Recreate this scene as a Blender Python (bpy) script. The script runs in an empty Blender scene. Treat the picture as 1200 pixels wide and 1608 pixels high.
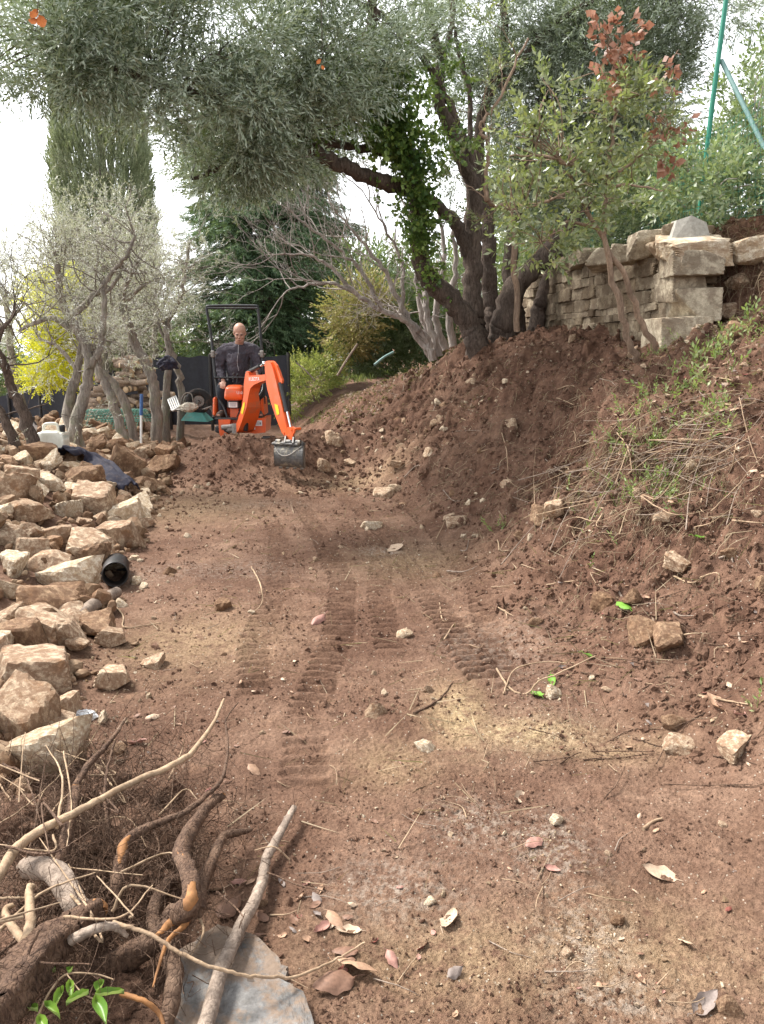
import bpy, bmesh, math, random
import numpy as np
from mathutils import Vector, Matrix
R_ = math.radians
SC = bpy.context.scene
COL = SC.collection
RNG = np.random.default_rng(7)

# ------------------------------------------------------------------ camera
F_PX, PITCH, CAM_H = 1220.0, R_(11.7), 1.6
cam_d = bpy.data.cameras.new('camera')
cam_d.sensor_fit = 'VERTICAL'
cam_d.angle = 2 * math.atan(804 / F_PX)
cam_d.clip_start, cam_d.clip_end = 0.05, 2000
cam = bpy.data.objects.new('camera', cam_d)
COL.objects.link(cam)
cam.location = (0, 0, CAM_H)
cam.rotation_euler = (R_(90) - PITCH, 0, 0)
SC.camera = cam

# ------------------------------------------------------------------ sky, sun, exposure (bright overcast)
SUN_EL, SUN_AZ = R_(52), R_(-62)          # azimuth from +Y towards +X: the brighter part of the sky is at the left
w = bpy.data.worlds.new('World'); SC.world = w; w.use_nodes = True
nt = w.node_tree; nt.nodes.clear()
sky = nt.nodes.new('ShaderNodeTexSky'); sky.sky_type = 'NISHITA'; sky.sun_disc = False
sky.sun_elevation = SUN_EL; sky.sun_rotation = SUN_AZ; sky.air_density = 1.0; sky.dust_density = 1.0; sky.ozone_density = 1.0
hs = nt.nodes.new('ShaderNodeHueSaturation'); hs.inputs['Saturation'].default_value = 0.12
bg = nt.nodes.new('ShaderNodeBackground'); bg.inputs['Strength'].default_value = 0.08
ow = nt.nodes.new('ShaderNodeOutputWorld')
nt.links.new(sky.outputs[0], hs.inputs['Color']); nt.links.new(hs.outputs[0], bg.inputs[0]); nt.links.new(bg.outputs[0], ow.inputs[0])
sd = bpy.data.lights.new('sun', 'SUN'); sd.energy = 1.5; sd.angle = R_(14); sd.color = (1, .96, .9)
so = bpy.data.objects.new('sun', sd); COL.objects.link(so)
sun_dir = Vector((math.sin(SUN_AZ) * math.cos(SUN_EL), math.cos(SUN_AZ) * math.cos(SUN_EL), math.sin(SUN_EL)))
so.rotation_euler = sun_dir.to_track_quat('Z', 'Y').to_euler()
SC.view_settings.view_transform = 'Standard'
SC.view_settings.look = 'None'
SC.view_settings.gamma = 1
SC.view_settings.exposure = 2.5
SC.cycles.max_bounces = 6; SC.cycles.diffuse_bounces = 3; SC.cycles.transmission_bounces = 4; SC.cycles.transparent_max_bounces = 8

# ------------------------------------------------------------------ numpy noise
def _h(ix, iy, iz, seed):
    h = (ix * 374761393 + iy * 668265263 + iz * 2147483647 + seed * 1274126177) & 0xffffffff
    h = ((h ^ (h >> 13)) * 1274126177) & 0xffffffff
    h = ((h ^ (h >> 16)) * 2246822519) & 0xffffffff
    return h ^ (h >> 15)
def n2(x, y, seed=0):
    x = np.asarray(x, float); y = np.asarray(y, float)
    xi = np.floor(x).astype(np.int64); yi = np.floor(y).astype(np.int64)
    fx, fy = x - xi, y - yi
    u, v = fx * fx * fx * (fx * (fx * 6 - 15) + 10), fy * fy * fy * (fy * (fy * 6 - 15) + 10)
    def g(a, b):
        t = _h(xi + a, yi + b, 0, seed) * (2 * math.pi / 4294967296)
        return np.cos(t) * (fx - a) + np.sin(t) * (fy - b)
    return 1.5 * ((g(0, 0) * (1 - u) + g(1, 0) * u) * (1 - v) + (g(0, 1) * (1 - u) + g(1, 1) * u) * v)
def v3(p, seed=0):                       # value noise in 3-D, -1..1
    p = np.asarray(p, float); i = np.floor(p).astype(np.int64); f = p - i; f = f * f * (3 - 2 * f)
    r = 0
    for a in (0, 1):
        for b in (0, 1):
            for c in (0, 1):
                wt = (f[..., 0] if a else 1 - f[..., 0]) * (f[..., 1] if b else 1 - f[..., 1]) * (f[..., 2] if c else 1 - f[..., 2])
                r = r + wt * (_h(i[..., 0] + a, i[..., 1] + b, i[..., 2] + c, seed) / 2147483648.0 - 1)
    return r
def fbm2(x, y, o=4, seed=0, lac=2.03, gain=.5):
    r, a = 0, 1
    for k in range(o):
        r = r + a * n2(x, y, seed + 17 * k); x = x * lac + 3.7; y = y * lac - 1.3; a *= gain
    return r
def sstep(a, b, x):
    t = np.clip((np.asarray(x, float) - a) / (b - a), 0, 1); return t * t * (3 - 2 * t)

# ------------------------------------------------------------------ the lie of the land
def toe(y):  return np.interp(y, [-5, 1.5, 2.8, 3.6, 4.8, 6, 7.8, 9, 10.4, 12, 14, 20], [1.9, 1.6, 1.15, .8, .62, .55, .35, -.05, -.55, -1.05, -1.75, -2.4])
def edge(y): return np.interp(y, [-5, 1, 2, 3.5, 4.5, 6.5, 8.5, 11, 13, 20], [-1.1, -1.15, -1.22, -1.5, -1.7, -2.12, -2.5, -2.85, -3.3, -4.2])
def xe(y):   return np.interp(y, [-5, 0, 4, 6, 7.4, 8.1, 11.5, 14, 20, 60], [6.5, 5.8, 4.7, 3.95, 3.5, 3.28, 2.6, 2.2, 1.8, 1.5])
MOUNDS = [(-2.75, 10.25, .22, .35), (-2.2, 10.05, .36, .42), (-1.6, 10.15, .38, .45), (-1.05, 10.45, .3, .4), (-.6, 10.7, .3, .45), (-2.9, 10.9, .2, .4), (-.95, 11.3, .4, .6), (-1.0, 9.95, .1, .25), (-1.9, 9.75, .12, .35)]
def Zm(x, y):
    x = np.asarray(x, float); y = np.asarray(y, float)
    wob = .12 * n2(x * .9, y * .9, 5) + .07 * n2(x * 2.3, y * 2.3, 6)
    s = np.maximum(x - toe(y) + .12 * n2(y * .8, x * .2, 9) + .1, 0)
    bank = .80 * s * s / (s + .3) + wob * sstep(.1, .6, s) * .8
    lip = s - 1.25 - .22 * n2(y * 1.4, x * .3, 13) - .08 * n2(y * 5, x, 14); ym = sstep(2.6, 3.6, y) * sstep(8, 6.6, y)
    bank = bank + ym * (.24 * sstep(-.05, .09, lip) - .24 * sstep(0, 1.3, s) - .10 * sstep(0, 1.0, lip)) + ym * .06 * sstep(.5, 1.2, s)
    cap = np.interp(y, [0, 4, 6.2, 8, 9.3, 10.5, 11.5, 12.5, 13.5, 15, 20, 40, 90], [2.0, 2.0, 1.8, 1.46, 1.58, 1.74, 1.66, 1.34, 1.02, .8, .8, 1.2, 1.2]) + .05 * np.maximum(x - 1.5, 0) + .5 * sstep(3.15, 4.2, x) + .04 * n2(x * 1.3, y * 1.3, 4)
    a = 7.0
    z = -np.log(np.exp(-a * bank) + np.exp(-a * cap)) / a + np.log(2) / a * np.exp(-a * np.abs(bank - cap)) * 0
    wdt = np.interp(y, [7.6, 8.2], [.45, .12])
    t = sstep(0, 1, (x - (xe(y) + .1 * n2(y * 2, 0 * y, 3))) / wdt)
    z = z + t * (2.74 + .05 * n2(x, y, 8) - z)
    sl = edge(y) - x + .08 * n2(x * 1.4, y * 1.4, 12)
    hgt = np.interp(y, [1.0, 2.4, 3.4, 5, 7, 9, 12, 14], [.12, .16, .26, .42, .48, .46, .48, .5])
    z = z + hgt * sstep(-.1, 1.5, sl)
    z = z - .06 * sstep(5, 25, -x) * np.maximum(-x - 5, 0) - .5 * sstep(14, 22, y) * sstep(3, 8, -x)
    z = z - .75 * sstep(11.8, 14.3, y) * sstep(-4.6, -6.2, x)
    z = z - sstep(30, 120, y) * 6 * sstep(-4, -20, x)
    for mx, my, h, r in MOUNDS:
        z = z + h * np.exp(-((x - mx) ** 2 + (y - my) ** 2) / r ** 2)
    z = z + .02 * n2(x * .7, y * .7, 21)
    return z
TRACKS = [([(-.29, 2.62), (-.31, 2.9), (-.34, 3.2), (-.25, 4.2), (-.27, 5.2), (-.5, 6.5), (-.8, 7.8), (-1.2, 9.2)], 1.0, .10),
          ([(.52, 3.6), (.39, 4.5), (.23, 5.5), (.1, 6.4), (-.2, 7.8), (-.62, 9.2)], .95, .10),
          ([(.6, 3.7), (.62, 4.2), (.66, 5.1), (.55, 6.3), (.32, 7.8), (.1, 8.9)], .9, .09),
          ([(-.6, 3.4), (-.71, 4.05), (-.72, 5.2), (-.9, 6.6), (-1.2, 8)], .7, .09),
          ([(.05, 4.0), (-.02, 5.0), (0, 6), (-.1, 7.2)], .8, .09)]
def track_relief(x, y):
    out = np.zeros_like(x); flat = np.zeros_like(x)
    for pts, amp, hw in TRACKS:
        P = np.array(pts); best = np.full(x.shape, 9.0); along = np.zeros_like(x); acc = 0
        for a, b in zip(P[:-1], P[1:]):
            d = b - a; L = math.hypot(*d); d = d / L
            t = np.clip((x - a[0]) * d[0] + (y - a[1]) * d[1], 0, L)
            dist = np.hypot(x - a[0] - t * d[0], y - a[1] - t * d[1])
            m = dist < best
            side = (x - a[0]) * d[1] - (y - a[1]) * d[0]
            along = np.where(m, acc + t + np.abs(side) * .05, along); best = np.where(m, dist, best); acc += L
        msk = sstep(hw, hw * .75, best + .012 * n2(x * 25, y * 25, 31)) * (.35 + .65 * sstep(-.5, .2, n2(x * 1.7, y * 1.7, 33) + .2)) * amp
        msk = msk * (.5 + .5 * sstep(2.7, 3.7, y)); ph = along / .082 + .12 * n2(x * 9, y * 9, 35)
        rib = sstep(.18, .42, np.abs((ph % 1) - .5) * 2 * .5)
        out += msk * (rib - .62) * .044
        flat = np.maximum(flat, msk)
    return out, flat
def Zd(x, y):
    x = np.asarray(x, float); y = np.asarray(y, float)
    s = x - toe(y)
    bankm = sstep(0, .7, s); path = (1 - bankm) * sstep(0, .4, x - edge(y))
    far = np.interp(y, [12, 25], [1, 0])
    dug = np.maximum(bankm * (.62 + .5 * n2(x * .9, y * .9, 38)), .62 * sstep(8.4, 9.6, y + .6 * n2(x * 1.2, y * .8, 39)))
    rough = (.42 + .8 * dug) * far
    d = .030 * fbm2(x * 3.1, y * 3.1, 3, 40) * rough
    d += .07 * bankm * far * fbm2(x * 1.6 + y * .3, y * 1.6, 3, 50)
    ux, uy = x + .15 * n2(x * 2.2, y * 2.2, 51), y + .15 * n2(x * 2.2, y * 2.2, 52)
    fb = bankm * far * sstep(9.5, 4, np.abs(y - 8.5) * 1.4)
    d += fb * (.13 * (.5 - np.abs(n2(ux * 2.4, uy * 2.4, 53))) + .10 * n2(ux * .8 + 3, uy * 3.4, 54) + .07 * (1 - 2 * np.abs(n2(ux * 1.6, uy * 6.0, 55))))
    q = 2.2 * n2(ux * 1.9, uy * 1.9, 56) + 6; d += fb * .075 * (np.floor(q) + sstep(.35, .6, q - np.floor(q)) - q)          # torn ledges
    wx, wy = x + .05 * n2(x * 7, y * 7, 45), y + .05 * n2(x * 7, y * 7, 46)
    rid = 1 - np.abs(n2(wx * 5.5 + .8 * n2(x * 2, y * 2, 1), wy * 5.5, 44)) * 2
    d += .030 * rid * dug * far
    lump = np.maximum(n2(wx * 8.5, wy * 8.5, 47) - .05, 0); d += .075 * lump * dug * far * sstep(-.3, .4, n2(x * 1.7, y * 1.7, 49))
    patch = sstep(-.3, .5, n2(x * 1.1, y * 1.1, 61) + .22 * dug + .3 * n2(x * 3.3, y * 3.3, 64)) * (.8 + .35 * dug)
    clod = np.abs(n2(wx * 15, wy * 15, 60)); d += .020 * clod * rough * patch
    lump = np.maximum(n2(wx * 30, wy * 30, 48) - .02, 0); d += .022 * lump * rough * patch
    clod = np.abs(n2(wx * 47, wy * 47, 62)); d += .0085 * clod * (.55 + .6 * rough) * far
    d += .0045 * fbm2(x * 95, y * 95, 2, 63) * far
    tr, fl = track_relief(x, y)
    m = path * (1 - bankm)
    return d * (1 - .72 * fl * m) + tr * m
def T(x, y): return Zm(x, y) + Zd(x, y)
HX0, HY0, HD = -9.0, .6, .02
_hx, _hy = np.meshgrid(np.arange(HX0, 8, HD), np.arange(HY0, 20, HD)); HF = T(_hx, _hy); del _hx, _hy
def Tq(x, y):
    x = np.asarray(x, float); y = np.asarray(y, float); inside = (x > HX0) & (x < 7.9) & (y > HY0) & (y < 19.9)
    a = np.clip((x - HX0) / HD, 0, HF.shape[1] - 1.01); b = np.clip((y - HY0) / HD, 0, HF.shape[0] - 1.01); i = a.astype(int); j = b.astype(int); a = a - i; b = b - j
    z = (HF[j, i] * (1 - a) + HF[j, i + 1] * a) * (1 - b) + (HF[j + 1, i] * (1 - a) + HF[j + 1, i + 1] * a) * b
    return z if inside.all() else np.where(inside, z, Zm(x, y))
def Tz(x, y): return float(Tq(np.array([x]), np.array([y]))[0])

# picture coordinates (1200 x 1608) -> world: a point at forward distance d, or where that sight line meets the ground
def ray(px, py):
    u, v = (px - 600) / F_PX, (804 - py) / F_PX
    return np.array([u, math.cos(PITCH) + v * math.sin(PITCH), -math.sin(PITCH) + v * math.cos(PITCH)])
def W(px, py, d):
    r = ray(px, py); return np.array([0, 0, CAM_H]) + r * (d / r[1])
def G(px, py, dmin=1.0, dmax=25):
    r = ray(px, py); r = r / r[1]
    t = np.geomspace(dmin, dmax, 900)
    z = CAM_H + r[2] * t - Tq(r[0] * t, t)
    k = np.argmax(z < 0)
    if not (z < 0).any(): return W(px, py, dmax)
    tt = t[k]; x, y = r[0] * tt, tt
    return np.array([x, y, Tz(x, y)])

# ------------------------------------------------------------------ mesh building
class MB:
    def __init__(s): s.v = []; s.f3 = []; s.f4 = []; s.m3 = []; s.m4 = []; s.n = 0
    def add(s, v, f, mi=0):
        v = np.asarray(v, np.float32).reshape(-1, 3); f = np.asarray(f, np.int64)
        s.v.append(v)
        if f.shape[1] == 3: s.f3.append(f + s.n); s.m3.append(np.full(len(f), mi, np.int32))
        else: s.f4.append(f + s.n); s.m4.append(np.full(len(f), mi, np.int32))
        s.n += len(v); return s
    def ngon(s, pts):                     # convex fan
        c = np.mean(pts, 0); n = len(pts)
        s.add(np.vstack([pts, [c]]), [(i, (i + 1) % n, n) for i in range(n)])
    def mesh(s, name, mats, smooth=False):
        me = bpy.data.meshes.new(name)
        v = np.vstack(s.v) if s.v else np.zeros((0, 3), np.float32)
        f3 = np.vstack(s.f3) if s.f3 else np.zeros((0, 3), np.int64)
        f4 = np.vstack(s.f4) if s.f4 else np.zeros((0, 4), np.int64)
        me.vertices.add(len(v)); me.vertices.foreach_set('co', v.ravel())
        me.loops.add(f3.size + f4.size); me.polygons.add(len(f3) + len(f4))
        me.polygons.foreach_set('loop_start', np.concatenate([np.arange(len(f3)) * 3, f3.size + np.arange(len(f4)) * 4]).astype(np.int32))
        me.loops.foreach_set('vertex_index', np.concatenate([f3.ravel(), f4.ravel()]).astype(np.int32))
        for m in (mats if isinstance(mats, (list, tuple)) else [mats]): me.materials.append(m)
        mi = np.concatenate([np.concatenate(s.m3) if s.m3 else np.zeros(0, np.int32), np.concatenate(s.m4) if s.m4 else np.zeros(0, np.int32)])
        me.polygons.foreach_set('material_index', mi)
        me.polygons.foreach_set('use_smooth', np.full(len(mi), smooth))
        me.update(calc_edges=True)
        return me
    def build(s, name, mats, parent=None, smooth=False):
        return link(name, s.mesh(name, mats, smooth), parent)
def link(name, me, parent=None):
    o = bpy.data.objects.new(name, me); COL.objects.link(o)
    if parent is not None:
        o.parent = parent
        o.matrix_parent_inverse = Matrix.Translation(-parent.location)   # parts are modelled in world coordinates
    return o
def tag(o, label, cat, group=None, kind=None):
    if label: o['label'] = label
    if cat: o['category'] = cat
    if group: o['group'] = group
    if kind: o['kind'] = kind
    return o
def thing(name, label, cat, loc, group=None):
    o = bpy.data.objects.new(name, None); COL.objects.link(o); o.location = Vector([float(c) for c in loc]); o.empty_display_size = .1
    return tag(o, label, cat, group)
def unit(v):
    v = np.asarray(v, float); return v / (np.linalg.norm(v, axis=-1, keepdims=True) + 1e-12)
def spline(pts, n=6):
    P = np.asarray(pts, float)
    if len(P) < 3: return np.array([P[0] + (P[-1] - P[0]) * t for t in np.linspace(0, 1, n + 1)])
    Q = np.vstack([2 * P[0] - P[1], P, 2 * P[-1] - P[-2]]); out = []
    for i in range(1, len(Q) - 2):
        a, b, c, d = Q[i - 1:i + 3]
        for t in np.arange(n) / n:
            out.append(.5 * (2 * b + (c - a) * t + (2 * a - 5 * b + 4 * c - d) * t * t + (3 * b - a - 3 * c + d) * t ** 3))
    out.append(P[-1]); return np.array(out)
def tube(mb, pts, r, sides=8, cap=True, rough=0, seed=0, mi=0, flat=1.0):
    P = np.asarray(pts, float); n = len(P)
    r = np.interp(np.linspace(0, 1, n), np.linspace(0, 1, len(r)), r) if np.ndim(r) else np.full(n, float(r))
    tn = unit(np.gradient(P, axis=0))
    up = np.array([0, 0, 1.0]) if abs(tn[0][2]) < .9 else np.array([1.0, 0, 0])
    a = unit(np.cross(up, tn[0])); A = []
    for i in range(n):
        a = unit(a - tn[i] * np.dot(a, tn[i])); A.append(a)
    A = np.array(A); B = np.cross(tn, A)
    th = np.arange(sides) * 2 * math.pi / sides
    ring = A[:, None] * np.cos(th)[None, :, None] + flat * B[:, None] * np.sin(th)[None, :, None]
    rr = r[:, None] * np.ones(sides)[None]
    if rough:
        q = P[:, None] * 0 + ring * 2.1
        q = q + (np.cumsum(np.r_[0, np.linalg.norm(np.diff(P, axis=0), axis=1)]) * 3.0 / max(r.max() * 8, .02) * .5)[:, None, None] * np.array([.2, .1, 1])
        rr = rr * (1 + rough * v3(q + seed * 7.3, seed) + rough * .6 * v3(q * 2.7 + seed, seed + 3))
    V = P[:, None] + ring * rr[..., None]
    i = np.arange(n - 1)[:, None] * sides; j = np.arange(sides)[None]; k = (j + 1) % sides
    F = np.stack([i + j, i + k, i + sides + k, i + sides + j], -1).reshape(-1, 4)
    mb.add(V.reshape(-1, 3), F, mi)
    if cap:
        for e, ri in ((0, 0), (n - 1, n - 1)):
            ringv = V[ri]; c = P[ri]
            mb.add(np.vstack([ringv, [c]]), [((q + 1) % sides, q, sides) if e == 0 else (q, (q + 1) % sides, sides) for q in range(sides)], mi)
def box(mb, c, size, rot=None, bev=0.0, mi=0):
    """box with chamfered edges; rot: 3x3"""
    s = np.asarray(size, float) / 2; b = min(bev, s.min() * .9)
    if b <= 0:
        V = np.array([[x, y, z] for x in (-1, 1) for y in (-1, 1) for z in (-1, 1)]) * s
        F = [(0, 1, 3, 2), (4, 6, 7, 5), (0, 4, 5, 1), (2, 3, 7, 6), (0, 2, 6, 4), (1, 5, 7, 3)]
        V = V @ (np.asarray(rot).T if rot is not None else np.eye(3)) + c
        mb.add(V, F, mi); return
    V = []; idx = {}
    for sx in (-1, 1):
        for sy in (-1, 1):
            for sz in (-1, 1):
                for ax in range(3):
                    p = np.array([sx, sy, sz]) * (s - b); p[ax] += (sx, sy, sz)[ax] * b
                    idx[(sx, sy, sz, ax)] = len(V); V.append(p)
    F4, F3 = [], []
    for sx in (-1, 1):
        for sy in (-1, 1):
            for sz in (-1, 1): F3.append([idx[(sx, sy, sz, a)] for a in range(3)])
    for ax in range(3):
        o = [a for a in range(3) if a != ax]
        for sg in (-1, 1):
            q = []
            for e in ((-1, -1), (1, -1), (1, 1), (-1, 1)):
                k = [0, 0, 0]; k[ax] = sg; k[o[0]], k[o[1]] = e; q.append(idx[(*k, ax)])
            F4.append(q)
        for e in ((-1, -1), (1, -1), (1, 1), (-1, 1)):
            k1 = [0, 0, 0]; k1[o[0]], k1[o[1]] = e; k2 = list(k1); k1[ax] = -1; k2[ax] = 1
            F4.append([idx[(*k1, o[0])], idx[(*k1, o[1])], idx[(*k2, o[1])], idx[(*k2, o[0])]])
    V = np.array(V) @ (np.asarray(rot).T if rot is not None else np.eye(3)) + c
    n0 = mb.n; mb.add(V, F4, mi)
    mb.f3.append(np.array(F3) + n0); mb.m3.append(np.full(len(F3), mi, np.int32))
def rotz(a): c, s = math.cos(a), math.sin(a); return np.array([[c, -s, 0], [s, c, 0], [0, 0, 1.0]])
def roty(a): c, s = math.cos(a), math.sin(a); return np.array([[c, 0, s], [0, 1, 0], [-s, 0, c]])
def rotx(a): c, s = math.cos(a), math.sin(a); return np.array([[1, 0, 0], [0, c, -s], [0, s, c]])
def lathe(mb, prof, c, axis=(0, 0, 1), n=20, mi=0):
    ax = unit(axis); a = unit(np.cross(ax, [0, 0, 1] if abs(ax[2]) < .9 else [1, 0, 0])); b = np.cross(ax, a)
    th = np.arange(n) * 2 * math.pi / n
    V = np.array([[np.asarray(c) + ax * h + r * (a * math.cos(t) + b * math.sin(t)) for t in th] for r, h in prof])
    m = len(prof)
    F = [(i * n + j, i * n + (j + 1) % n, (i + 1) * n + (j + 1) % n, (i + 1) * n + j) for i in range(m - 1) for j in range(n)]
    mb.add(V.reshape(-1, 3), F, mi)
def prism(mb, poly, nrm, th, mi=0):
    """polygon (in order, maybe concave) extruded along nrm by th (scalar or per vertex); caps by ear clipping in mathutils"""
    from mathutils.geometry import tessellate_polygon
    P = np.asarray(poly, float); n = len(P); nrm = unit(nrm)
    th = np.ones(n) * th; Q = P + nrm * th[:, None]
    tris = tessellate_polygon([[Vector(p) for p in P]])
    V = np.vstack([P, Q]); F = [(i, (i + 1) % n, n + (i + 1) % n, n + i) for i in range(n)]
    n0 = mb.n; mb.add(V, F, mi)
    t = np.array([list(a) for a in tris]); t2 = t[:, ::-1] + n
    mb.f3.append(np.vstack([t, t2]) + n0); mb.m3.append(np.full(2 * len(t), mi, np.int32))

def ico(sub):
    bm = bmesh.new(); bmesh.ops.create_icosphere(bm, subdivisions=sub, radius=1)
    v = np.array([p.co[:] for p in bm.verts]); f = np.array([[q.index for q in p.verts] for p in bm.faces]); bm.free(); return unit(v), f
ICO = {k: ico(k) for k in (1, 2, 3, 4, 5)}
def rock_shape(seed, sub=4, size=(1, .75, .55), nplanes=10, chip=.04, sharp=48, jit=.14):
    """an angular block: a box-like set of planes cut by random ones, with chipped faces"""
    r = np.random.default_rng(seed); v, f = ICO[sub]
    s = np.asarray(size)
    N = [np.array(a, float) for a in ((1, 0, 0), (-1, 0, 0), (0, 1, 0), (0, -1, 0), (0, 0, 1), (0, 0, -1))]
    N = [unit(n + r.normal(0, jit, 3)) for n in N]; D = [np.dot(np.abs(n), s) * r.uniform(.48, .62) for n in N]
    for _ in range(nplanes):
        n = unit(unit(r.normal(0, 1, 3)) * s[[1, 2, 0]] ** .3); sup = np.linalg.norm(n * s); N.append(n); D.append(sup * r.uniform(.42, .62))
    N = np.array(N); D = np.array(D)
    vs = unit(v * s); vs = unit(vs + .10 * np.stack([v3(vs * 2.3 + seed + q, seed + q) for q in (1, 2, 3)], -1))
    q = np.maximum((vs @ N.T) / D, 1e-3)
    rad = 1 / (np.sum(q ** sharp, 1) ** (1 / sharp))
    P = vs * rad[:, None]; k = 1 / s.mean()
    face = np.argmax(q, 1)
    tex = chip * v3(P * 2.6 * k + seed, seed) + chip * .6 * v3(P * 7 * k + seed, seed + 1) + chip * .4 * v3(P * 17 * k, seed + 2)
    step = chip * .9 * np.round(1.6 * v3(P * 3.5 * k + seed + 9, seed + 5)) * .5          # broken ledges
    return P * (1 + tex + step)[:, None], f
# ------------------------------------------------------------------ materials
def new_mat(name):
    m = bpy.data.materials.new(name); m.use_nodes = True
    nt = m.node_tree; nt.nodes.clear()
    out = nt.nodes.new('ShaderNodeOutputMaterial'); return m, nt, out
def N(nt, t, **k):
    n = nt.nodes.new(t)
    for a, b in k.items():
        if a.startswith('i_'): n.inputs[a[2:].replace('_', ' ')].default_value = b
        else: setattr(n, a, b)
    return n
def noise(nt, vec, scale, detail=4, rough=.55, dist=0):
    n = N(nt, 'ShaderNodeTexNoise'); n.inputs['Scale'].default_value = scale; n.inputs['Detail'].default_value = detail
    n.inputs['Roughness'].default_value = rough; n.inputs['Distortion'].default_value = dist
    if vec: nt.links.new(vec, n.inputs['Vector'])
    return n.outputs['Fac']
def ramp(nt, fac, stops, interp='LINEAR'):
    n = N(nt, 'ShaderNodeValToRGB'); n.color_ramp.interpolation = interp
    e = n.color_ramp.elements
    while len(e) < len(stops): e.new(.5)
    for q, (p, c) in zip(e, stops): q.position = p; q.color = (*c, 1) if len(c) == 3 else c
    nt.links.new(fac, n.inputs[0]); return n.outputs[0]
def mix(nt, fac, a, b, mode='MIX'):
    n = N(nt, 'ShaderNodeMix', data_type='RGBA', blend_type=mode)
    for s, v in ((n.inputs[0], fac), (n.inputs[6], a), (n.inputs[7], b)):
        if hasattr(v, 'links'): nt.links.new(v, s)
        elif isinstance(v, (int, float)): s.default_value = v
        else: s.default_value = (*v, 1)
    return n.outputs[2]
def mathn(nt, op, a, b=0.0):
    n = N(nt, 'ShaderNodeMath', operation=op)
    for s, v in ((n.inputs[0], a), (n.inputs[1], b)):
        if hasattr(v, 'links'): nt.links.new(v, s)
        else: s.default_value = v
    return n.outputs[0]
def bump(nt, h, strength, dist, nrm=None):
    n = N(nt, 'ShaderNodeBump'); n.inputs['Strength'].default_value = strength; n.inputs['Distance'].default_value = dist
    nt.links.new(h, n.inputs['Height'])
    if nrm: nt.links.new(nrm, n.inputs['Normal'])
    return n.outputs[0]
def princ(nt, out, col, rough=.8, nrm=None, metal=0, spec=.3):
    p = N(nt, 'ShaderNodeBsdfPrincipled')
    for s, v in ((p.inputs['Base Color'], col), (p.inputs['Roughness'], rough)):
        if hasattr(v, 'links'): nt.links.new(v, s)
        elif isinstance(v, (int, float)): s.default_value = v
        else: s.default_value = (*v, 1)
    p.inputs['Metallic'].default_value = metal; p.inputs['Specular IOR Level'].default_value = spec
    if nrm: nt.links.new(nrm, p.inputs['Normal'])
    if out: nt.links.new(p.outputs[0], out.inputs[0])
    return p
def geo_pos(nt): return N(nt, 'ShaderNodeNewGeometry').outputs['Position']
def obj_co(nt): return N(nt, 'ShaderNodeTexCoord').outputs['Object']

def mat_soil():
    m, nt, out = new_mat('soil'); P = geo_pos(nt)
    att = N(nt, 'ShaderNodeAttribute', attribute_name='mask'); sep = N(nt, 'ShaderNodeSeparateColor'); nt.links.new(att.outputs['Color'], sep.inputs[0])
    big = noise(nt, P, 1.3, 5, .6, .4); mid = noise(nt, P, 9, 5, .65); fine = noise(nt, P, 75, 4, .7); tiny = noise(nt, P, 330, 2, .6)
    c = ramp(nt, big, [(.28, (.110, .061, .042)), (.5, (.182, .111, .078)), (.72, (.272, .180, .129))])
    c = mix(nt, .75, c, ramp(nt, mid, [(.3, (.34, .30, .28)), (.55, (.52, .50, .48)), (.72, (.68, .64, .58))]), 'OVERLAY')
    c = mix(nt, .7, c, ramp(nt, fine, [(.3, (.30, .28, .27)), (.5, (.5, .5, .5)), (.75, (.74, .72, .68))]), 'OVERLAY')
    dmp = mathn(nt, 'MULTIPLY', ramp(nt, noise(nt, P, 2.6, 6, .72, .6), [(.46, (0, 0, 0)), (.60, (1, 1, 1))]), .55)
    c = mix(nt, dmp, c, ramp(nt, fine, [(.3, (.075, .037, .023)), (.6, (.145, .078, .050)), (.8, (.23, .142, .095))]))
    # moist dark earth of the fresh bank
    c = mix(nt, mathn(nt, 'MULTIPLY', sep.outputs['Green'], .8), c, ramp(nt, mid, [(.3, (.036, .017, .011)), (.47, (.090, .045, .029)), (.62, (.165, .091, .060)), (.78, (.26, .157, .104))]))
    # sandy decayed rock and pale grit
    sandc = ramp(nt, fine, [(.3, (.25, .165, .09)), (.55, (.45, .33, .19)), (.75, (.62, .49, .31))])
    sm = mathn(nt, 'MULTIPLY', sep.outputs['Red'], ramp(nt, noise(nt, P, 14, 6, .75), [(.34, (0, 0, 0)), (.54, (1, 1, 1))]))
    c = mix(nt, sm, c, sandc)
    gm = mathn(nt, 'MULTIPLY', sep.outputs['Blue'], ramp(nt, noise(nt, P, 28, 5, .75), [(.46, (0, 0, 0)), (.62, (1, 1, 1))]))
    c = mix(nt, gm, c, (.34, .275, .22))
    # scattered white specks of limestone grit
    vo = N(nt, 'ShaderNodeTexVoronoi', feature='F1'); vo.inputs['Scale'].default_value = 70; nt.links.new(P, vo.inputs['Vector'])
    hv = N(nt, 'ShaderNodeSeparateColor'); nt.links.new(vo.outputs['Color'], hv.inputs[0])
    sp = mathn(nt, 'MULTIPLY', mathn(nt, 'LESS_THAN', vo.outputs['Distance'], .22), mathn(nt, 'GREATER_THAN', hv.outputs[0], .90))
    c = mix(nt, sp, c, (.40, .34, .27))
    h = mathn(nt, 'ADD', mathn(nt, 'MULTIPLY', fine, 1.0), mathn(nt, 'MULTIPLY', tiny, .5))
    nb = bump(nt, h, 1.0, .009); nb = bump(nt, noise(nt, P, 26, 5, .7, .5), .8, .022, nb)
    princ(nt, out, c, .95, nb, spec=.15); return m
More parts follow.
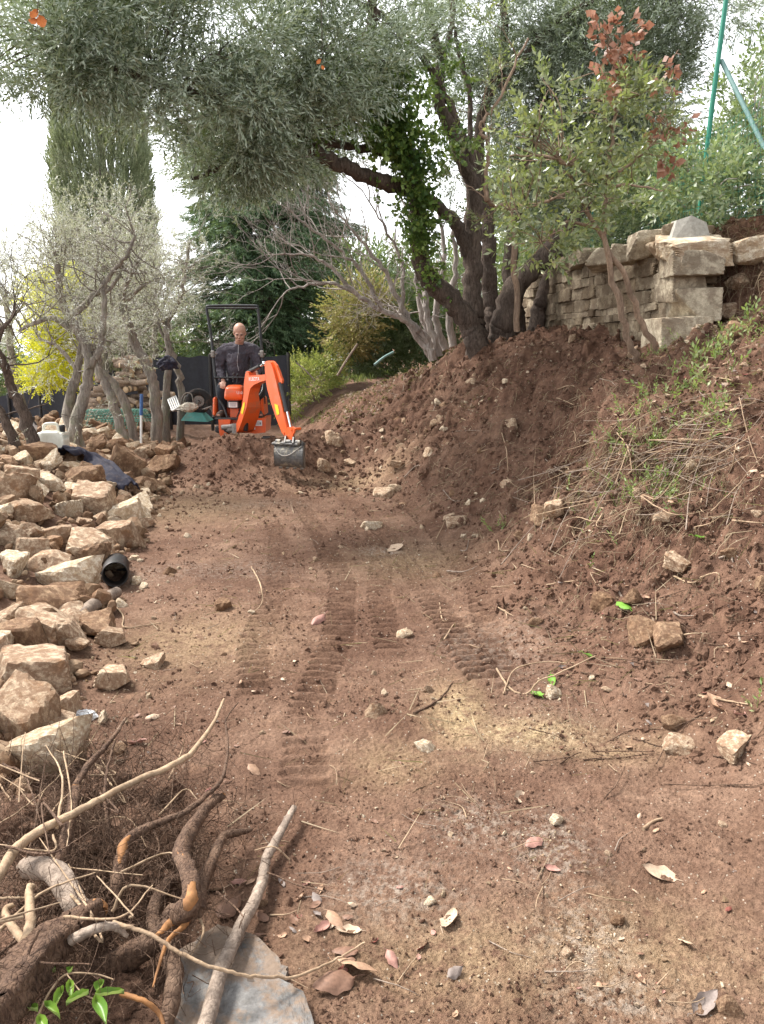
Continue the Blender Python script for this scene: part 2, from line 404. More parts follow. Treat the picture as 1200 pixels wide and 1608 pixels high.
def mat_rock(name, pale, mid_, ochre, earth=(.19, .115, .075), bumpd=.012):
    m, nt, out = new_mat(name); P = obj_co(nt)
    oi = N(nt, 'ShaderNodeObjectInfo'); v = N(nt, 'ShaderNodeVectorMath', operation='ADD'); nt.links.new(P, v.inputs[0])
    cx = N(nt, 'ShaderNodeCombineXYZ'); nt.links.new(mathn(nt, 'MULTIPLY', oi.outputs['Random'], 40.0), cx.inputs[0]); nt.links.new(cx.outputs[0], v.inputs[1]); P = v.outputs[0]
    a = noise(nt, P, 3.2, 7, .68, .8); b = noise(nt, P, 17, 7, .75, .3); d = noise(nt, P, 90, 3, .7)
    c = ramp(nt, a, [(.3, ochre), (.45, mid_), (.62, pale)])
    c = mix(nt, .8, c, ramp(nt, b, [(.28, (.25, .24, .22)), (.5, (.5, .5, .5)), (.72, (.72, .72, .72))]), 'OVERLAY')
    c = mix(nt, .5, c, ramp(nt, d, [(.3, (.3, .3, .3)), (.7, (.7, .7, .7))]), 'OVERLAY')
    ge = noise(nt, P, 7, 6, .7); em = ramp(nt, ge, [(.45, (0, 0, 0)), (.54, (1, 1, 1))])
    c = mix(nt, mathn(nt, 'MULTIPLY', em, .7), c, earth)
    rv = ramp(nt, oi.outputs['Random'], [(0, (.74, .67, .60)), (.5, (.95, .93, .9)), (1, (1.2, 1.17, 1.12))])
    c = mix(nt, 1.0, c, rv, 'MULTIPLY')
    isl = N(nt, 'ShaderNodeNewGeometry').outputs['Random Per Island']; c = mix(nt, 1.0, c, ramp(nt, isl, [(0, (.60, .54, .47)), (.5, (.88, .85, .80)), (1, (1.12, 1.1, 1.05))]), 'MULTIPLY')
    nb = bump(nt, b, .7, bumpd); nb = bump(nt, d, .5, bumpd * .3, nb)
    princ(nt, out, c, .9, nb, spec=.2); return m
def mat_bark(name, dark, light, scale=1.0, stretch=(1, 1, .22), moss=None, bd=None):
    m, nt, out = new_mat(name)
    mp = N(nt, 'ShaderNodeMapping'); mp.inputs['Scale'].default_value = stretch; nt.links.new(geo_pos(nt), mp.inputs[0]); P = mp.outputs[0]
    a = noise(nt, P, 28 * scale, 6, .7, .6); b = noise(nt, P, 5 * scale, 4, .6); d = noise(nt, geo_pos(nt), 120, 3, .6)
    vo = N(nt, 'ShaderNodeTexVoronoi', feature='DISTANCE_TO_EDGE'); vo.inputs['Scale'].default_value = 34 * scale; nt.links.new(P, vo.inputs['Vector'])
    c = ramp(nt, a, [(.3, dark), (.7, light)])
    c = mix(nt, .7, c, ramp(nt, b, [(.3, (.28, .28, .28)), (.7, (.72, .72, .70))]), 'OVERLAY')
    if moss: c = mix(nt, mathn(nt, 'MULTIPLY', ramp(nt, noise(nt, geo_pos(nt), 6, 5, .7), [(.5, (0, 0, 0)), (.66, (1, 1, 1))]), .6), c, moss)
    h = mathn(nt, 'ADD', a, mathn(nt, 'MINIMUM', mathn(nt, 'MULTIPLY', vo.outputs[0], 3.0), .5))
    nb = bump(nt, h, 1.0, bd or .018 / scale); nb = bump(nt, d, .4, .003, nb)
    princ(nt, out, c, .9, nb, spec=.2); return m
def mat_leaf(name, cols, back=None, trans=.25, rough=.5, vary=.9, clump=2.0, tcol=(.35, .45, .08)):
    """cols: three colours picked per leaf and by clump; back: colour of the underside"""
    m, nt, out = new_mat(name); g = N(nt, 'ShaderNodeNewGeometry')
    r = mathn(nt, 'ADD', mathn(nt, 'MULTIPLY', g.outputs['Random Per Island'], .5), mathn(nt, 'SUBTRACT', mathn(nt, 'MULTIPLY', noise(nt, g.outputs['Position'], clump, 3, .6), 1.3), .33))  # noise term puts lit and shaded clumps of a crown into the colour
    k = len(cols); c = ramp(nt, r, [(.25 + .6 * i / (k - 1), cc) for i, cc in enumerate(cols)])
    if back: c = mix(nt, g.outputs['Backfacing'], c, back)
    p = princ(nt, None, c, rough, spec=.4)
    t = N(nt, 'ShaderNodeBsdfTranslucent'); nt.links.new(mix(nt, .6, c, tcol), t.inputs[0])
    ms = N(nt, 'ShaderNodeMixShader'); ms.inputs[0].default_value = trans
    nt.links.new(p.outputs[0], ms.inputs[1]); nt.links.new(t.outputs[0], ms.inputs[2]); nt.links.new(ms.outputs[0], out.inputs[0]); return m
def mat_simple(name, col, rough=.6, metal=0, var=.25, scale=30, dirt=None, dirt_amt=.6, spec=.4, bmp=.0):
    m, nt, out = new_mat(name); P = geo_pos(nt)
    a = noise(nt, P, scale, 5, .65)
    c = mix(nt, var, col, ramp(nt, a, [(.3, (.25, .25, .25)), (.7, (.75, .75, .75))]), 'OVERLAY')
    if dirt:
        dm = ramp(nt, noise(nt, P, scale * .35, 6, .75), [(.5, (0, 0, 0)), (.68, (1, 1, 1))])
        c = mix(nt, mathn(nt, 'MULTIPLY', dm, dirt_amt), c, dirt)
    nb = bump(nt, a, .5, bmp) if bmp else None
    princ(nt, out, c, rough, nb, metal, spec); return m

SOILC = (.13, .075, .05)
M = {}
M['soil'] = mat_soil()
M['rock'] = mat_rock('limestone', (.50, .415, .325), (.33, .25, .185), (.27, .155, .085))
M['rock_white'] = mat_rock('pale_limestone', (.62, .57, .49), (.50, .43, .34), (.38, .28, .17), (.30, .21, .14))
M['rock_brown'] = mat_rock('earthy_limestone', (.33, .235, .16), (.245, .16, .105), (.19, .11, .065), (.13, .075, .05))
M['wallstone'] = mat_rock('wall_limestone', (.46, .42, .345), (.325, .29, .235), (.25, .195, .14), (.17, .135, .105))
M['slate'] = mat_rock('grey_stone', (.22, .22, .225), (.14, .14, .146), (.085, .083, .085), (.20, .14, .10), .010)
M['bark'] = mat_bark('olive_bark', (.036, .025, .020), (.165, .125, .102), 1.5, (1, 1, .28), bd=.009)
M['bark_pale'] = mat_bark('pale_olive_bark', (.12, .10, .085), (.38, .335, .29), moss=(.20, .21, .13), bd=.010)
M['bark_grey'] = mat_bark('grey_twig_bark', (.20, .17, .15), (.46, .41, .38), bd=.006)
M['bark_brown'] = mat_bark('brown_stem_bark', (.15, .10, .07), (.36, .26, .19), 2, bd=.002)
M['root_dark'] = mat_bark('earthy_root_bark', (.040, .022, .016), (.17, .105, .07), 2.2, (1, 1, .5), moss=(.24, .16, .11), bd=.005)
M['root_pale'] = mat_bark('pale_root_bark', (.22, .150, .092), (.43, .315, .215), 1.4, (1, 1, .5), moss=(.30, .20, .13), bd=.0012)
M['branch_grey'] = mat_bark('grey_branch_bark', (.14, .105, .082), (.36, .285, .23), 2.0, (1, 1, .6), bd=.0018)
M['torn'] = mat_simple('torn_wood', (.27, .125, .045), .8, scale=45, var=.6, dirt=(.20, .10, .05), dirt_amt=.8, bmp=.004)
M['cutwood'] = mat_simple('cut_wood', (.55, .40, .25), .8, scale=40)
M['olive'] = mat_leaf('olive_leaf', [(.034, .052, .028), (.125, .160, .105), (.40, .46, .34)], (.38, .43, .34), .17, .34, clump=1.1)  # wide dark-to-silver range by clump paints crown shade and highlights into the leaves
M['olive_pale'] = mat_leaf('pale_olive_leaf', [(.25, .235, .195), (.42, .40, .355), (.60, .575, .53)], (.62, .60, .56), .25, .5, clump=1.2)
M['cypress'] = mat_leaf('cypress_scale', [(.17, .20, .11), (.28, .32, .19), (.42, .45, .31)], None, .15, .7)
M['cedar'] = mat_leaf('conifer_needles', [(.035, .075, .040), (.095, .165, .085), (.21, .31, .17)], None, .15, .6)
M['ivy'] = mat_leaf('ivy_leaf', [(.030, .068, .020), (.085, .16, .042), (.25, .34, .085)], None, .3, .4, clump=3)
M['shrub'] = mat_leaf('evergreen_leaf', [(.060, .085, .040), (.13, .165, .075), (.34, .35, .13)], (.26, .28, .17), .3, .30, clump=3)
M['hedge'] = mat_leaf('hedge_leaf', [(.035, .070, .032), (.095, .145, .072), (.24, .30, .19)], None, .3, .5, clump=1.4)
M['hedgeleaf'] = mat_leaf('fence_hedge_leaf', [(.06, .10, .055), (.15, .21, .11), (.34, .38, .25)], (.30, .36, .22), .3, .4)
M['lime'] = mat_leaf('yellow_green_leaf', [(.12, .16, .04), (.28, .31, .08), (.50, .47, .16)], None, .35, .5)
M['ochre'] = mat_leaf('ochre_leaf', [(.18, .12, .05), (.33, .25, .10), (.42, .36, .18)], None, .3, .6)
M['mimosa'] = mat_leaf('yellow_blossom', [(.62, .58, .02), (.88, .84, .03), (.95, .92, .10)], None, .35, .6)
M['redleaf'] = mat_leaf('rust_red_leaf', [(.17, .075, .045), (.31, .145, .09), (.46, .28, .20)], None, .3, .5, clump=9, tcol=(.46, .20, .12))
M['grass'] = mat_leaf('grass_blade', [(.10, .15, .05), (.17, .25, .075), (.36, .39, .19)], None, .35, .5, clump=4)
M['straw'] = mat_leaf('dry_straw', [(.12, .08, .05), (.23, .16, .10), (.40, .31, .20)], None, .2, .7, clump=4)
M['litter'] = mat_leaf('leaf_litter', [(.12, .070, .045), (.24, .155, .11), (.38, .28, .21)], None, .15, .7, clump=6)
M['freshleaf'] = mat_leaf('fresh_green_leaf', [(.055, .14, .02), (.12, .25, .035), (.25, .38, .06)], (.20, .30, .11), .3, .4, clump=9)
for nm, c in (('leaf_tan', (.34, .21, .135)), ('leaf_pink', (.32, .17, .135)), ('leaf_red', (.16, .05, .036)), ('leaf_brown', (.18, .10, .066)), ('leaf_cream', (.44, .325, .23)), ('leaf_grey', (.20, .16, .14)), ('leaf_green', (.12, .25, .03)), ('leaf_orange', (.50, .15, .035))):
    M[nm] = mat_simple(nm, c, .6, scale=90, var=.5, spec=.3, bmp=.001)
M['orange'] = mat_simple('orange_paint', (.78, .115, .022), .32, var=.12, scale=14, dirt=(.34, .17, .10), dirt_amt=.6, spec=.5)
M['black'] = mat_simple('black_paint', (.018, .018, .020), .38, var=.2, scale=20, dirt=(.12, .09, .07), dirt_amt=.3, spec=.5)
M['rubber'] = mat_simple('rubber', (.022, .021, .021), .75, var=.3, dirt=SOILC, dirt_amt=.8)
M['hose'] = mat_simple('hose_rubber', (.015, .015, .016), .45)
M['chrome'] = mat_simple('chrome_rod', (.75, .76, .78), .15, 1, var=.05)
M['steel'] = mat_simple('worn_steel', (.26, .24, .22), .55, .6, var=.6, scale=35, dirt=(.20, .14, .10), dirt_amt=.9, bmp=.002)
M['bucketpaint'] = mat_simple('scuffed_grey_paint', (.12, .115, .11), .55, .3, var=.7, scale=28, dirt=(.42, .36, .26), dirt_amt=.85, bmp=.003)
M['whitepaper'] = mat_simple('white_sticker', (.80, .80, .78), .5, var=.1)
M['ink'] = mat_simple('sticker_ink', (.10, .10, .14), .6, var=.1)
M['yellowtape'] = mat_simple('yellow_reflector', (.88, .62, .02), .35, var=.1)
M['skin'] = mat_simple('skin', (.50, .285, .21), .5, var=.15, scale=25)
M['lips'] = mat_simple('lips', (.36, .15, .12), .5)
M['hair'] = mat_simple('shaved_grey_hair', (.22, .15, .12), .85, var=.5, scale=160)
M['jacket'] = mat_simple('dark_fleece', (.070, .060, .074), .9, var=.35, scale=60, bmp=.004)
M['trousers'] = mat_simple('dark_trousers', (.022, .024, .032), .85, var=.3, scale=50, bmp=.003)
M['shoe'] = mat_simple('dusty_boot', (.06, .045, .035), .8, var=.3, dirt=(.25, .18, .12))
M['zip'] = mat_simple('grey_zip', (.35, .34, .36), .5)
M['eye'] = mat_simple('dark_eye', (.03, .02, .02), .2)
M['cloth'] = mat_simple('navy_cloth', (.022, .022, .040), .85, var=.3, scale=40, dirt=(.16, .12, .10), dirt_amt=.4, bmp=.004)
M['shade'] = mat_simple('dark_shade_net', (.034, .036, .046), .8, var=.35, scale=18, bmp=.002)
M['jerry'] = mat_simple('milky_plastic', (.72, .70, .60), .4, var=.2, scale=12, dirt=(.45, .40, .30), dirt_amt=.4)
M['pipe'] = mat_simple('black_plastic', (.016, .015, .015), .45, var=.3, dirt=(.14, .09, .07), dirt_amt=.4)
M['bluepipe'] = mat_simple('blue_plastic', (.045, .12, .30), .4)
M['whitepipe'] = mat_simple('white_plastic', (.75, .75, .72), .4)
M['teal'] = mat_simple('teal_paint', (.07, .27, .24), .5, dirt=(.20, .15, .11))
M['greenpost'] = mat_simple('green_coated_steel', (.018, .19, .125), .42, var=.2)
M['greenwire'] = mat_simple('green_wire', (.022, .15, .10), .5)
M['greenpost_pale'] = mat_simple('grey_green_coated_steel', (.17, .28, .26), .45, var=.25)
M['log'] = mat_bark('firewood_bark', (.24, .165, .12), (.56, .44, .34), 1.6, (1, 1, 1))
M['rust'] = mat_simple('rusty_iron', (.20, .085, .05), .85, var=.6, bmp=.002)
M['plastic_sheet'] = mat_simple('clear_plastic_scrap', (.62, .63, .64), .25, var=.3)

# ------------------------------------------------------------------ the ground: one sheet to the horizon, dense near the camera
def build_ground():
    ys = np.concatenate([np.linspace(-8, .9, 14)[:-1], np.geomspace(.9, 14, 760), np.geomspace(14.15, 60, 130), np.geomspace(64, 900, 26)])
    u = np.linspace(-1, 1, 861); u = .62 * u + .38 * u ** 3
    hw = np.where(ys < .9, 3.2, .80 * np.maximum(ys, .9) + 2.3) * np.where(ys > 14, 1 + (ys - 14) * .02, 1)
    X = u[None] * hw[:, None]; Y = np.repeat(ys[:, None], len(u), 1)
    Z = Zm(X, Y) + Zd(X, Y)
    n, m = X.shape
    i = np.arange(n - 1)[:, None] * m + np.arange(m - 1)[None]
    F = np.stack([i, i + 1, i + m + 1, i + m], -1).reshape(-1, 4)
    mb = MB(); mb.add(np.stack([X, Y, Z], -1).reshape(-1, 3), F)
    o = mb.build('ground', M['soil'], smooth=True); tag(o, None, None, kind='structure')
    def blob(px, py, rx, ry):
        g = G(px, py); return np.exp(-(((X - g[0]) / rx) ** 2 + ((Y - g[1]) / ry) ** 2) * 1.2)
    sand = 0
    for a in ((830, 1150, .30, .17), (720, 1120, .14, .35), (640, 880, .45, .5), (560, 760, .8, .5), (300, 1010, .5, .5), (960, 1180, .25, .14), (760, 1500, .5, .2), (1000, 1500, .35, .25), (620, 1200, .2, .2), (300, 800, .7, .8)):
        k = 1.0 if a[0] in (830, 720) else .42
        sand = np.maximum(sand, k * blob(*a))
    grit = 0
    for a in ((915, 1480, .13, .16), (860, 1330, .16, .2), (740, 1290, .15, .15), (600, 870, .2, .15), (960, 1570, .15, .1), (620, 1400, .2, .15)):
        grit = np.maximum(grit, blob(*a))
    grit = np.maximum(grit, .5 * sstep(.3, .8, n2(X * .8, Y * .8, 77)))
    s = X - toe(Y)
    bank = sstep(.15, .8, s + .3 * n2(X * 1.5, Y * 1.5, 70)) * sstep(17, 14, Y)
    for mx, my, h, r in MOUNDS: bank = np.maximum(bank, np.exp(-((X - mx) ** 2 + (Y - my) ** 2) / (r * 1.25) ** 2))
    wet = np.maximum(bank * (.75 + .35 * n2(X * 1.1, Y * 1.1, 71)), .0)
    me = o.data; ca = me.color_attributes.new('mask', 'FLOAT_COLOR', 'POINT')
    c = np.stack([sand * (1 - bank * .8), np.clip(wet, 0, 1), grit * (1 - bank), np.ones_like(X)], -1).astype(np.float32)
    ca.data.foreach_set('color', c.ravel())
    return o
ground = build_ground()
# ------------------------------------------------------------------ foliage tools
def leafq(base, d, side, L, w):
    """one leaf: a four-cornered blade, slightly folded along its length"""
    base, d, side = map(lambda a: np.asarray(a, float), (base, d, side))
    return np.array([base, base + d * L * .45 + side * w / 2, base + d * L, base + d * L * .45 - side * w / 2])
def sprig(n, L, ll, lw, spread, seed, flat=False, droop=0.0, twig=.0015):
    """twig along +Z with n leaves; returns (verts, quads)"""
    r = np.random.default_rng(seed); V, F = [], []
    for i in range(n):
        t = (i + .6) / n; z = L * t; ph = i * 2.4 + r.normal(0, .4) if not flat else (i % 2) * math.pi + r.normal(0, .25)
        rad = np.array([math.cos(ph), math.sin(ph), 0])
        sp = spread * r.uniform(.6, 1.3) * (1 - .5 * t)
        d = unit(rad * math.sin(sp) + np.array([0, 0, 1]) * math.cos(sp) + r.normal(0, .12, 3))
        sd = unit(np.cross(d, unit(r.normal(0, 1, 3)))) if not flat else unit(np.cross(d, [0.05, 1, 0.05]) + r.normal(0, .2, 3))
        b = np.array([0, 0, z]) + rad * .002; b = b + np.array([droop * z * z / L, 0, 0])
        q = leafq(b, d, sd, ll * r.uniform(.7, 1.2), lw * r.uniform(.8, 1.2)); F.append(np.arange(4) + len(V) * 4); V.append(q)
    V = np.vstack(V); F = np.array(F)
    if twig:
        s = np.array([twig, 0, 0]); a = np.array([0, 0, 0]); b = np.array([droop * L, 0, L])
        V = np.vstack([V, [a - s, a + s, b + s * .3, b - s * .3], [a - s[[1, 0, 2]], a + s[[1, 0, 2]], b + s[[1, 0, 2]] * .3, b - s[[1, 0, 2]] * .3]])
        k = len(V) - 8; F = np.vstack([F, [[k, k + 1, k + 2, k + 3], [k + 4, k + 5, k + 6, k + 7]]])
    return V, F
def frames(d, rng):
    d = unit(d); up = np.where(np.abs(d[:, 2:3]) < .9, np.array([[0, 0, 1.0]]), np.array([[1.0, 0, 0]]))
    a = unit(np.cross(up, d)); b = np.cross(d, a); t = rng.uniform(0, 2 * math.pi, len(d))[:, None]
    A = a * np.cos(t) + b * np.sin(t); B = np.cross(d, A)
    return np.stack([A, B, d], -1)          # columns
def scatter(mb, protos, pos, dirs, scale, rng, mi=0, keep_up=False):
    pos = np.asarray(pos, float); n = len(pos)
    if n == 0: return
    Rm = frames(np.asarray(dirs, float), rng); which = rng.integers(0, len(protos), n); scale = np.ones(n) * scale
    if keep_up:                              # roll so that the frond lies level
        d = unit(dirs); a = unit(np.cross([0, 0, 1], d)); Rm = np.stack([a, np.cross(d, a), d], -1)
    for k, (V, F) in enumerate(protos):
        m = which == k; q = m.sum()
        if not q: continue
        X = np.einsum('kij,nj->kni', Rm[m] * scale[m][:, None, None], V) + pos[m][:, None]
        FF = (F[None] + (np.arange(q) * len(V))[:, None, None]).reshape(-1, F.shape[1])
        mb.add(X.reshape(-1, 3), FF, mi)
def ell_points(n, rng, shell=.6):
    d = unit(rng.normal(0, 1, (n, 3))); r = rng.uniform(0, 1, n) ** (1 / 3); r = shell * (1 - (1 - r) * .45) + (1 - shell) * r
    return d * r[:, None], d
def clumps(mb, protos, center, rad, n_clump, per, rng, rc=.28, up=.25, out=.7, scale=(.8, 1.25), shell=.6, down=0.0, mi=0):
    """leaf clumps spread through an ellipsoid; returns the clump centres"""
    c, d = ell_points(n_clump, rng, shell); C = center + c * rad
    rcv = rc * rng.uniform(.6, 1.35, n_clump)
    k = rng.poisson(per, n_clump); idx = np.repeat(np.arange(n_clump), k)
    q, qd = ell_points(len(idx), rng, .7)
    dr = unit(qd * .75 + d[idx] * out + np.array([0, 0, up - down]) + rng.normal(0, .3, (len(idx), 3)))
    pos = C[idx] + q * rcv[idx][:, None] * np.array([1, 1, .75])
    scatter(mb, protos, pos, dr, rng.uniform(*scale, len(idx)), rng, mi)
    return C
def limb(mb, pts, r0, r1, sides=10, rough=.16, seed=0, n=6, mi=0, radii=None):
    P = spline(pts, n)
    rs = np.random.default_rng(seed + 99)
    L = np.linalg.norm(P[-1] - P[0])
    P[1:-1] += rs.normal(0, .006 * min(L, 2), (len(P) - 2, 3))
    tube(mb, P, radii if radii is not None else [r0, r1], sides, rough=rough, seed=seed, mi=mi); return P
def reach(mb, skel, C, rng, r0=.012, r1=.003, sides=4, frac=1.0):
    """thin branches from the nearest place of the limbs to each clump"""
    S = np.asarray(skel)
    for c in C:
        if rng.random() > frac: continue
        d = np.linalg.norm(S - c, axis=1) + .5 * np.maximum(S[:, 2] - c[2], 0); a = S[np.argmin(d)]
        m = (a + c) / 2 + rng.normal(0, .08, 3) * np.linalg.norm(c - a) + np.array([0, 0, .08 * np.linalg.norm(c - a)])
        L = np.linalg.norm(c - a); k = min(1.6, .5 + L * .5)
        tube(mb, spline([a, m, c], 4), [r0 * k, r1], sides, cap=False)
def ramify(mb, p, d, L, r, depth, rng, tips, kids=(2, 4), ang=.6, shrink=.68, up=.1, sides=5, wig=.18, rmin=.002, mi=0):
    """a branch that forks again and again; tips collects (point, direction)"""
    n = 4; P = [p]; dd = unit(d)
    for i in range(n):
        dd = unit(dd + rng.normal(0, wig, 3) + np.array([0, 0, up])); P.append(P[-1] + dd * L / n)
    P = np.array(P); r1 = max(r * .6, rmin * .7)
    tube(mb, P, [r, r1], max(3, sides), cap=False, mi=mi)
    if depth == 0:
        tips.append((P[-1], dd)); tips.append((P[2], unit(dd + rng.normal(0, .5, 3)))); return
    for k in range(rng.integers(kids[0], kids[1] + 1)):
        t = rng.integers(2, n + 1) if k else n
        perp = unit(np.cross(dd, rng.normal(0, 1, 3)))
        nd = unit(dd * math.cos(ang * rng.uniform(.5, 1.3)) + perp * math.sin(ang * rng.uniform(.6, 1.3)))
        ramify(mb, P[t], nd, L * shrink * rng.uniform(.75, 1.2), r1 * (.9 if k == 0 else .7), depth - 1, rng, tips, kids, ang, shrink, up, sides - 1, wig, rmin, mi)

OL = [sprig(14, .26, .070, .0150, .72, s, droop=.15) for s in range(6)]
OLs = [sprig(9, .16, .045, .009, .8, 40 + s) for s in range(5)]
CY = [sprig(22, .30, .055, .026, .42, 60 + s, twig=.004) for s in range(5)]
CE = [sprig(40, .36, .060, .020, 1.0, 80 + s, flat=False, droop=.45, twig=.004) for s in range(5)]
IV = [sprig(6, .16, .065, .060, 1.1, 100 + s) for s in range(5)]
SH = [sprig(8, .16, .066, .026, 1.0, 120 + s) for s in range(6)]
HE = [sprig(12, .26, .060, .026, .8, 140 + s) for s in range(5)]
MI = [sprig(16, .22, .030, .022, .9, 160 + s) for s in range(4)]

# ------------------------------------------------------------------ the great olive on the bank
def great_olive():
    rng = np.random.default_rng(11)
    th = thing('olive_tree', 'huge old many-stemmed olive with silvery overhanging crown on top of the earth bank', 'tree', G(770, 545))
    tr = MB(); skel = []
    def L(px, r0, r1, sides=12, seed=0, rough=.11):
        pts = [W(*p) for p in px]
        if px[0][1] > 530: pts[0][2] = min(pts[0][2], Tz(pts[0][0], pts[0][1])) - .25; pts.insert(1, pts[0] * .25 + pts[1] * .75)
        P = limb(tr, pts, r0, r1, sides, rough, seed, 7); skel.extend(P); return P
    # leaning ivy-clad stem
    L([(762, 560, 10.9), (742, 520, 10.95), (712, 476, 10.9), (676, 440, 10.8), (660, 400, 10.7), (658, 340, 10.6), (652, 290, 10.5), (630, 230, 10.35), (606, 170, 10.2), (592, 110, 10.1), (585, 40, 10), (590, -40, 9.9)], .17, .05, 14, 1)
    # long limbs reaching left over the track
    L([(652, 300, 10.55), (600, 285, 10.3), (540, 262, 10.0), (500, 240, 9.8), (462, 205, 9.5), (420, 180, 9.2), (360, 160, 8.9), (290, 140, 8.5), (200, 110, 8.1), (110, 70, 7.8)], .10, .03, 10, 2)
    L([(632, 250, 10.4), (590, 235, 10.3), (530, 226, 10.1), (470, 208, 9.8), (400, 235, 9.5), (350, 262, 9.3), (300, 280, 9.2)], .065, .018, 8, 3)
    # middle stem
    L([(752, 550, 11.1), (744, 500, 11.15), (742, 430, 11.2), (742, 360, 11.2), (746, 300, 11.2), (724, 250, 11.1), (712, 210, 11.1), (690, 160, 11), (690, 100, 11), (680, 50, 10.9), (668, -30, 10.8)], .155, .05, 12, 4)
    L([(735, 400, 11.2), (720, 360, 11.1), (690, 325, 11), (664, 300, 10.9), (640, 250, 10.9), (600, 190, 10.7)], .10, .04, 10, 5)
    L([(690, 110, 11), (706, 60, 10.9), (712, 10, 10.9), (705, -50, 10.8)], .045, .02, 8, 6)
    L([(746, 290, 11.2), (738, 220, 11.3), (738, 150, 11.3), (716, 60, 11.2), (700, -20, 11)], .045, .02, 8, 7)
    # right-hand stems
    L([(775, 548, 11.5), (770, 480, 11.6), (768, 400, 11.6), (764, 330, 11.7), (752, 250, 11.6), (758, 180, 11.6), (790, 90, 11.5), (790, -20, 11.4)], .145, .045, 10, 8)
    L([(786, 560, 11.3), (790, 510, 11.2), (812, 450, 11.2), (850, 410, 11.3), (880, 370, 11.5), (930, 300, 11.6), (960, 200, 11.6), (970, 90, 11.5)], .21, .05, 14, 9)
    L([(815, 540, 11.7), (808, 480, 11.8), (800, 420, 11.9), (812, 330, 11.9), (830, 240, 11.9), (860, 120, 11.8), (880, -10, 11.7)], .15, .05, 10, 10)
    L([(832, 540, 11.5), (850, 470, 11.5), (872, 420, 11.6), (900, 395, 11.7)], .12, .08, 10, 11)
    L([(742, 255, 11.1), (700, 150, 11), (640, 60, 10.5), (560, 0, 9.8), (460, -40, 9)], .06, .02, 8, 12)
    L([(785, 140, 11.5), (850, 60, 11.2), (930, 0, 10.8), (1040, -30, 10.4)], .06, .02, 8, 13)
    tr.build('trunk', M['bark'], th, True)
    cr = MB(); tw = MB()
    B = [  # px, py, depth, radii, clumps
        (50, 60, 7.6, (.60, .55, .48), 34), (130, 20, 7.7, (.6, .6, .5), 36), (25, 105, 7.7, (.30, .4, .20), 9), (150, 100, 7.8, (.45, .5, .36), 24), (95, 120, 7.9, (.26, .35, .18), 8),
        (215, 60, 7.9, (.5, .6, .6), 38), (225, 150, 8.2, (.28, .4, .28), 15), (290, 60, 8.2, (.6, .6, .75), 48), (222, 200, 8.7, (.14, .3, .18), 5),
        (375, 75, 8.4, (.6, .6, .8), 54), (350, 190, 8.8, (.55, .5, .48), 34), (460, 50, 8.8, (.65, .6, .75), 54), (440, 140, 9.0, (.55, .5, .5), 36), (540, 70, 9.2, (.65, .6, .8), 56), (500, 130, 9.6, (.6, .5, .32), 22),
        (375, 245, 9.4, (.50, .5, .40), 28), (345, 275, 9.4, (.34, .4, .22), 14), (480, 225, 10.9, (.5, .4, .25), 12), (560, 150, 10.4, (.55, .4, .36), 18), (600, 20, 9.7, (.5, .6, .5), 30),
        (820, 40, 11.6, (.9, .6, .7), 44), (790, 150, 11.9, (.6, .5, .6), 26), (740, 60, 12, (.6, .5, .7), 16), (880, 130, 11.6, (.7, .6, .8), 54), (960, 60, 11.2, (.8, .6, .8), 62), (1010, 150, 11.4, (.55, .5, .8), 46), (930, 230, 11.9, (.6, .5, .7), 44),
        (860, 260, 12.2, (.55, .4, .6), 26), (1040, 30, 10.8, (.42, .5, .5), 30), (650, 110, 10.7, (.35, .5, .6), 10), (700, 250, 12, (.4, .3, .5), 10), (640, 40, 10.8, (.6, .5, .5), 22), (760, 20, 11.5, (.7, .5, .5), 26), (840, 120, 11.4, (.5, .4, .5), 24), (1020, 80, 11, (.6, .4, .6), 36), (900, 40, 11, (.7, .5, .5), 36), (1100, 0, 10.4, (.6, .5, .22), 16), (1180, -10, 10.2, (.5, .5, .22), 12), (830, 330, 12.2, (.4, .3, .3), 10), (900, 330, 12.4, (.7, .4, .6), 50), (820, 220, 12.6, (.7, .4, .7), 40), (760, 120, 12.6, (.6, .4, .7), 26), (1000, 250, 12.2, (.6, .4, .6), 50), (960, 150, 12.3, (.8, .4, .8), 60), (370, 250, 9.6, (.6, .4, .35), 30), (440, 250, 10.9, (.6, .4, .3), 22), (530, 190, 11.0, (.5, .4, .4), 22), (420, 190, 9.3, (.6, .4, .5), 40)]
    for px, py, d, rr, n in B:
        C = clumps(cr, OL, W(px, py, d), np.array(rr), int(n * .78), 17, rng, rc=.17, up=.15, out=.6, scale=(.75, 1.2))
        tw = MB(); reach(tw, skel, C, rng, .012, .003, 4, .7); tw.build('branch', M['bark'], th, True)
    cr.build('crown', M['olive'], th)
    ivy = MB(); P = spline([W(*p) for p in [(690, 460, 10.6), (664, 400, 10.5), (660, 340, 10.4), (655, 290, 10.3), (634, 230, 10.15), (610, 170, 10.0), (592, 100, 9.9)]], 20)
    for i, p in enumerate(P):
        t = i / len(P); k = int(2 if t < .15 else (4 + 15 * t) * (.25 if n2(i * .13, 3.1, 8) < -.05 else 1))
        c = p + rng.normal(0, 1, (k, 3)) * np.array([.10 + .16 * t, .10, .09])
        scatter(ivy, IV, c, rng.normal(0, .6, (k, 3)) + np.array([-.1, -.7, .1]), rng.uniform(.6, 1.15, k), rng)
    for px, py, d, rr, n in [(560, 130, 9.9, (.42, .3, .40), 11), (600, 210, 10.1, (.36, .3, .36), 7), (520, 200, 9.8, (.35, .3, .22), 6), (690, 130, 10.6, (.26, .3, .25), 6), (690, 220, 10.5, (.3, .3, .25), 6)]:
        clumps(ivy, IV, W(px, py, d), np.array(rr), n, 12, rng, rc=.2, up=-.1, scale=(.6, 1.1))
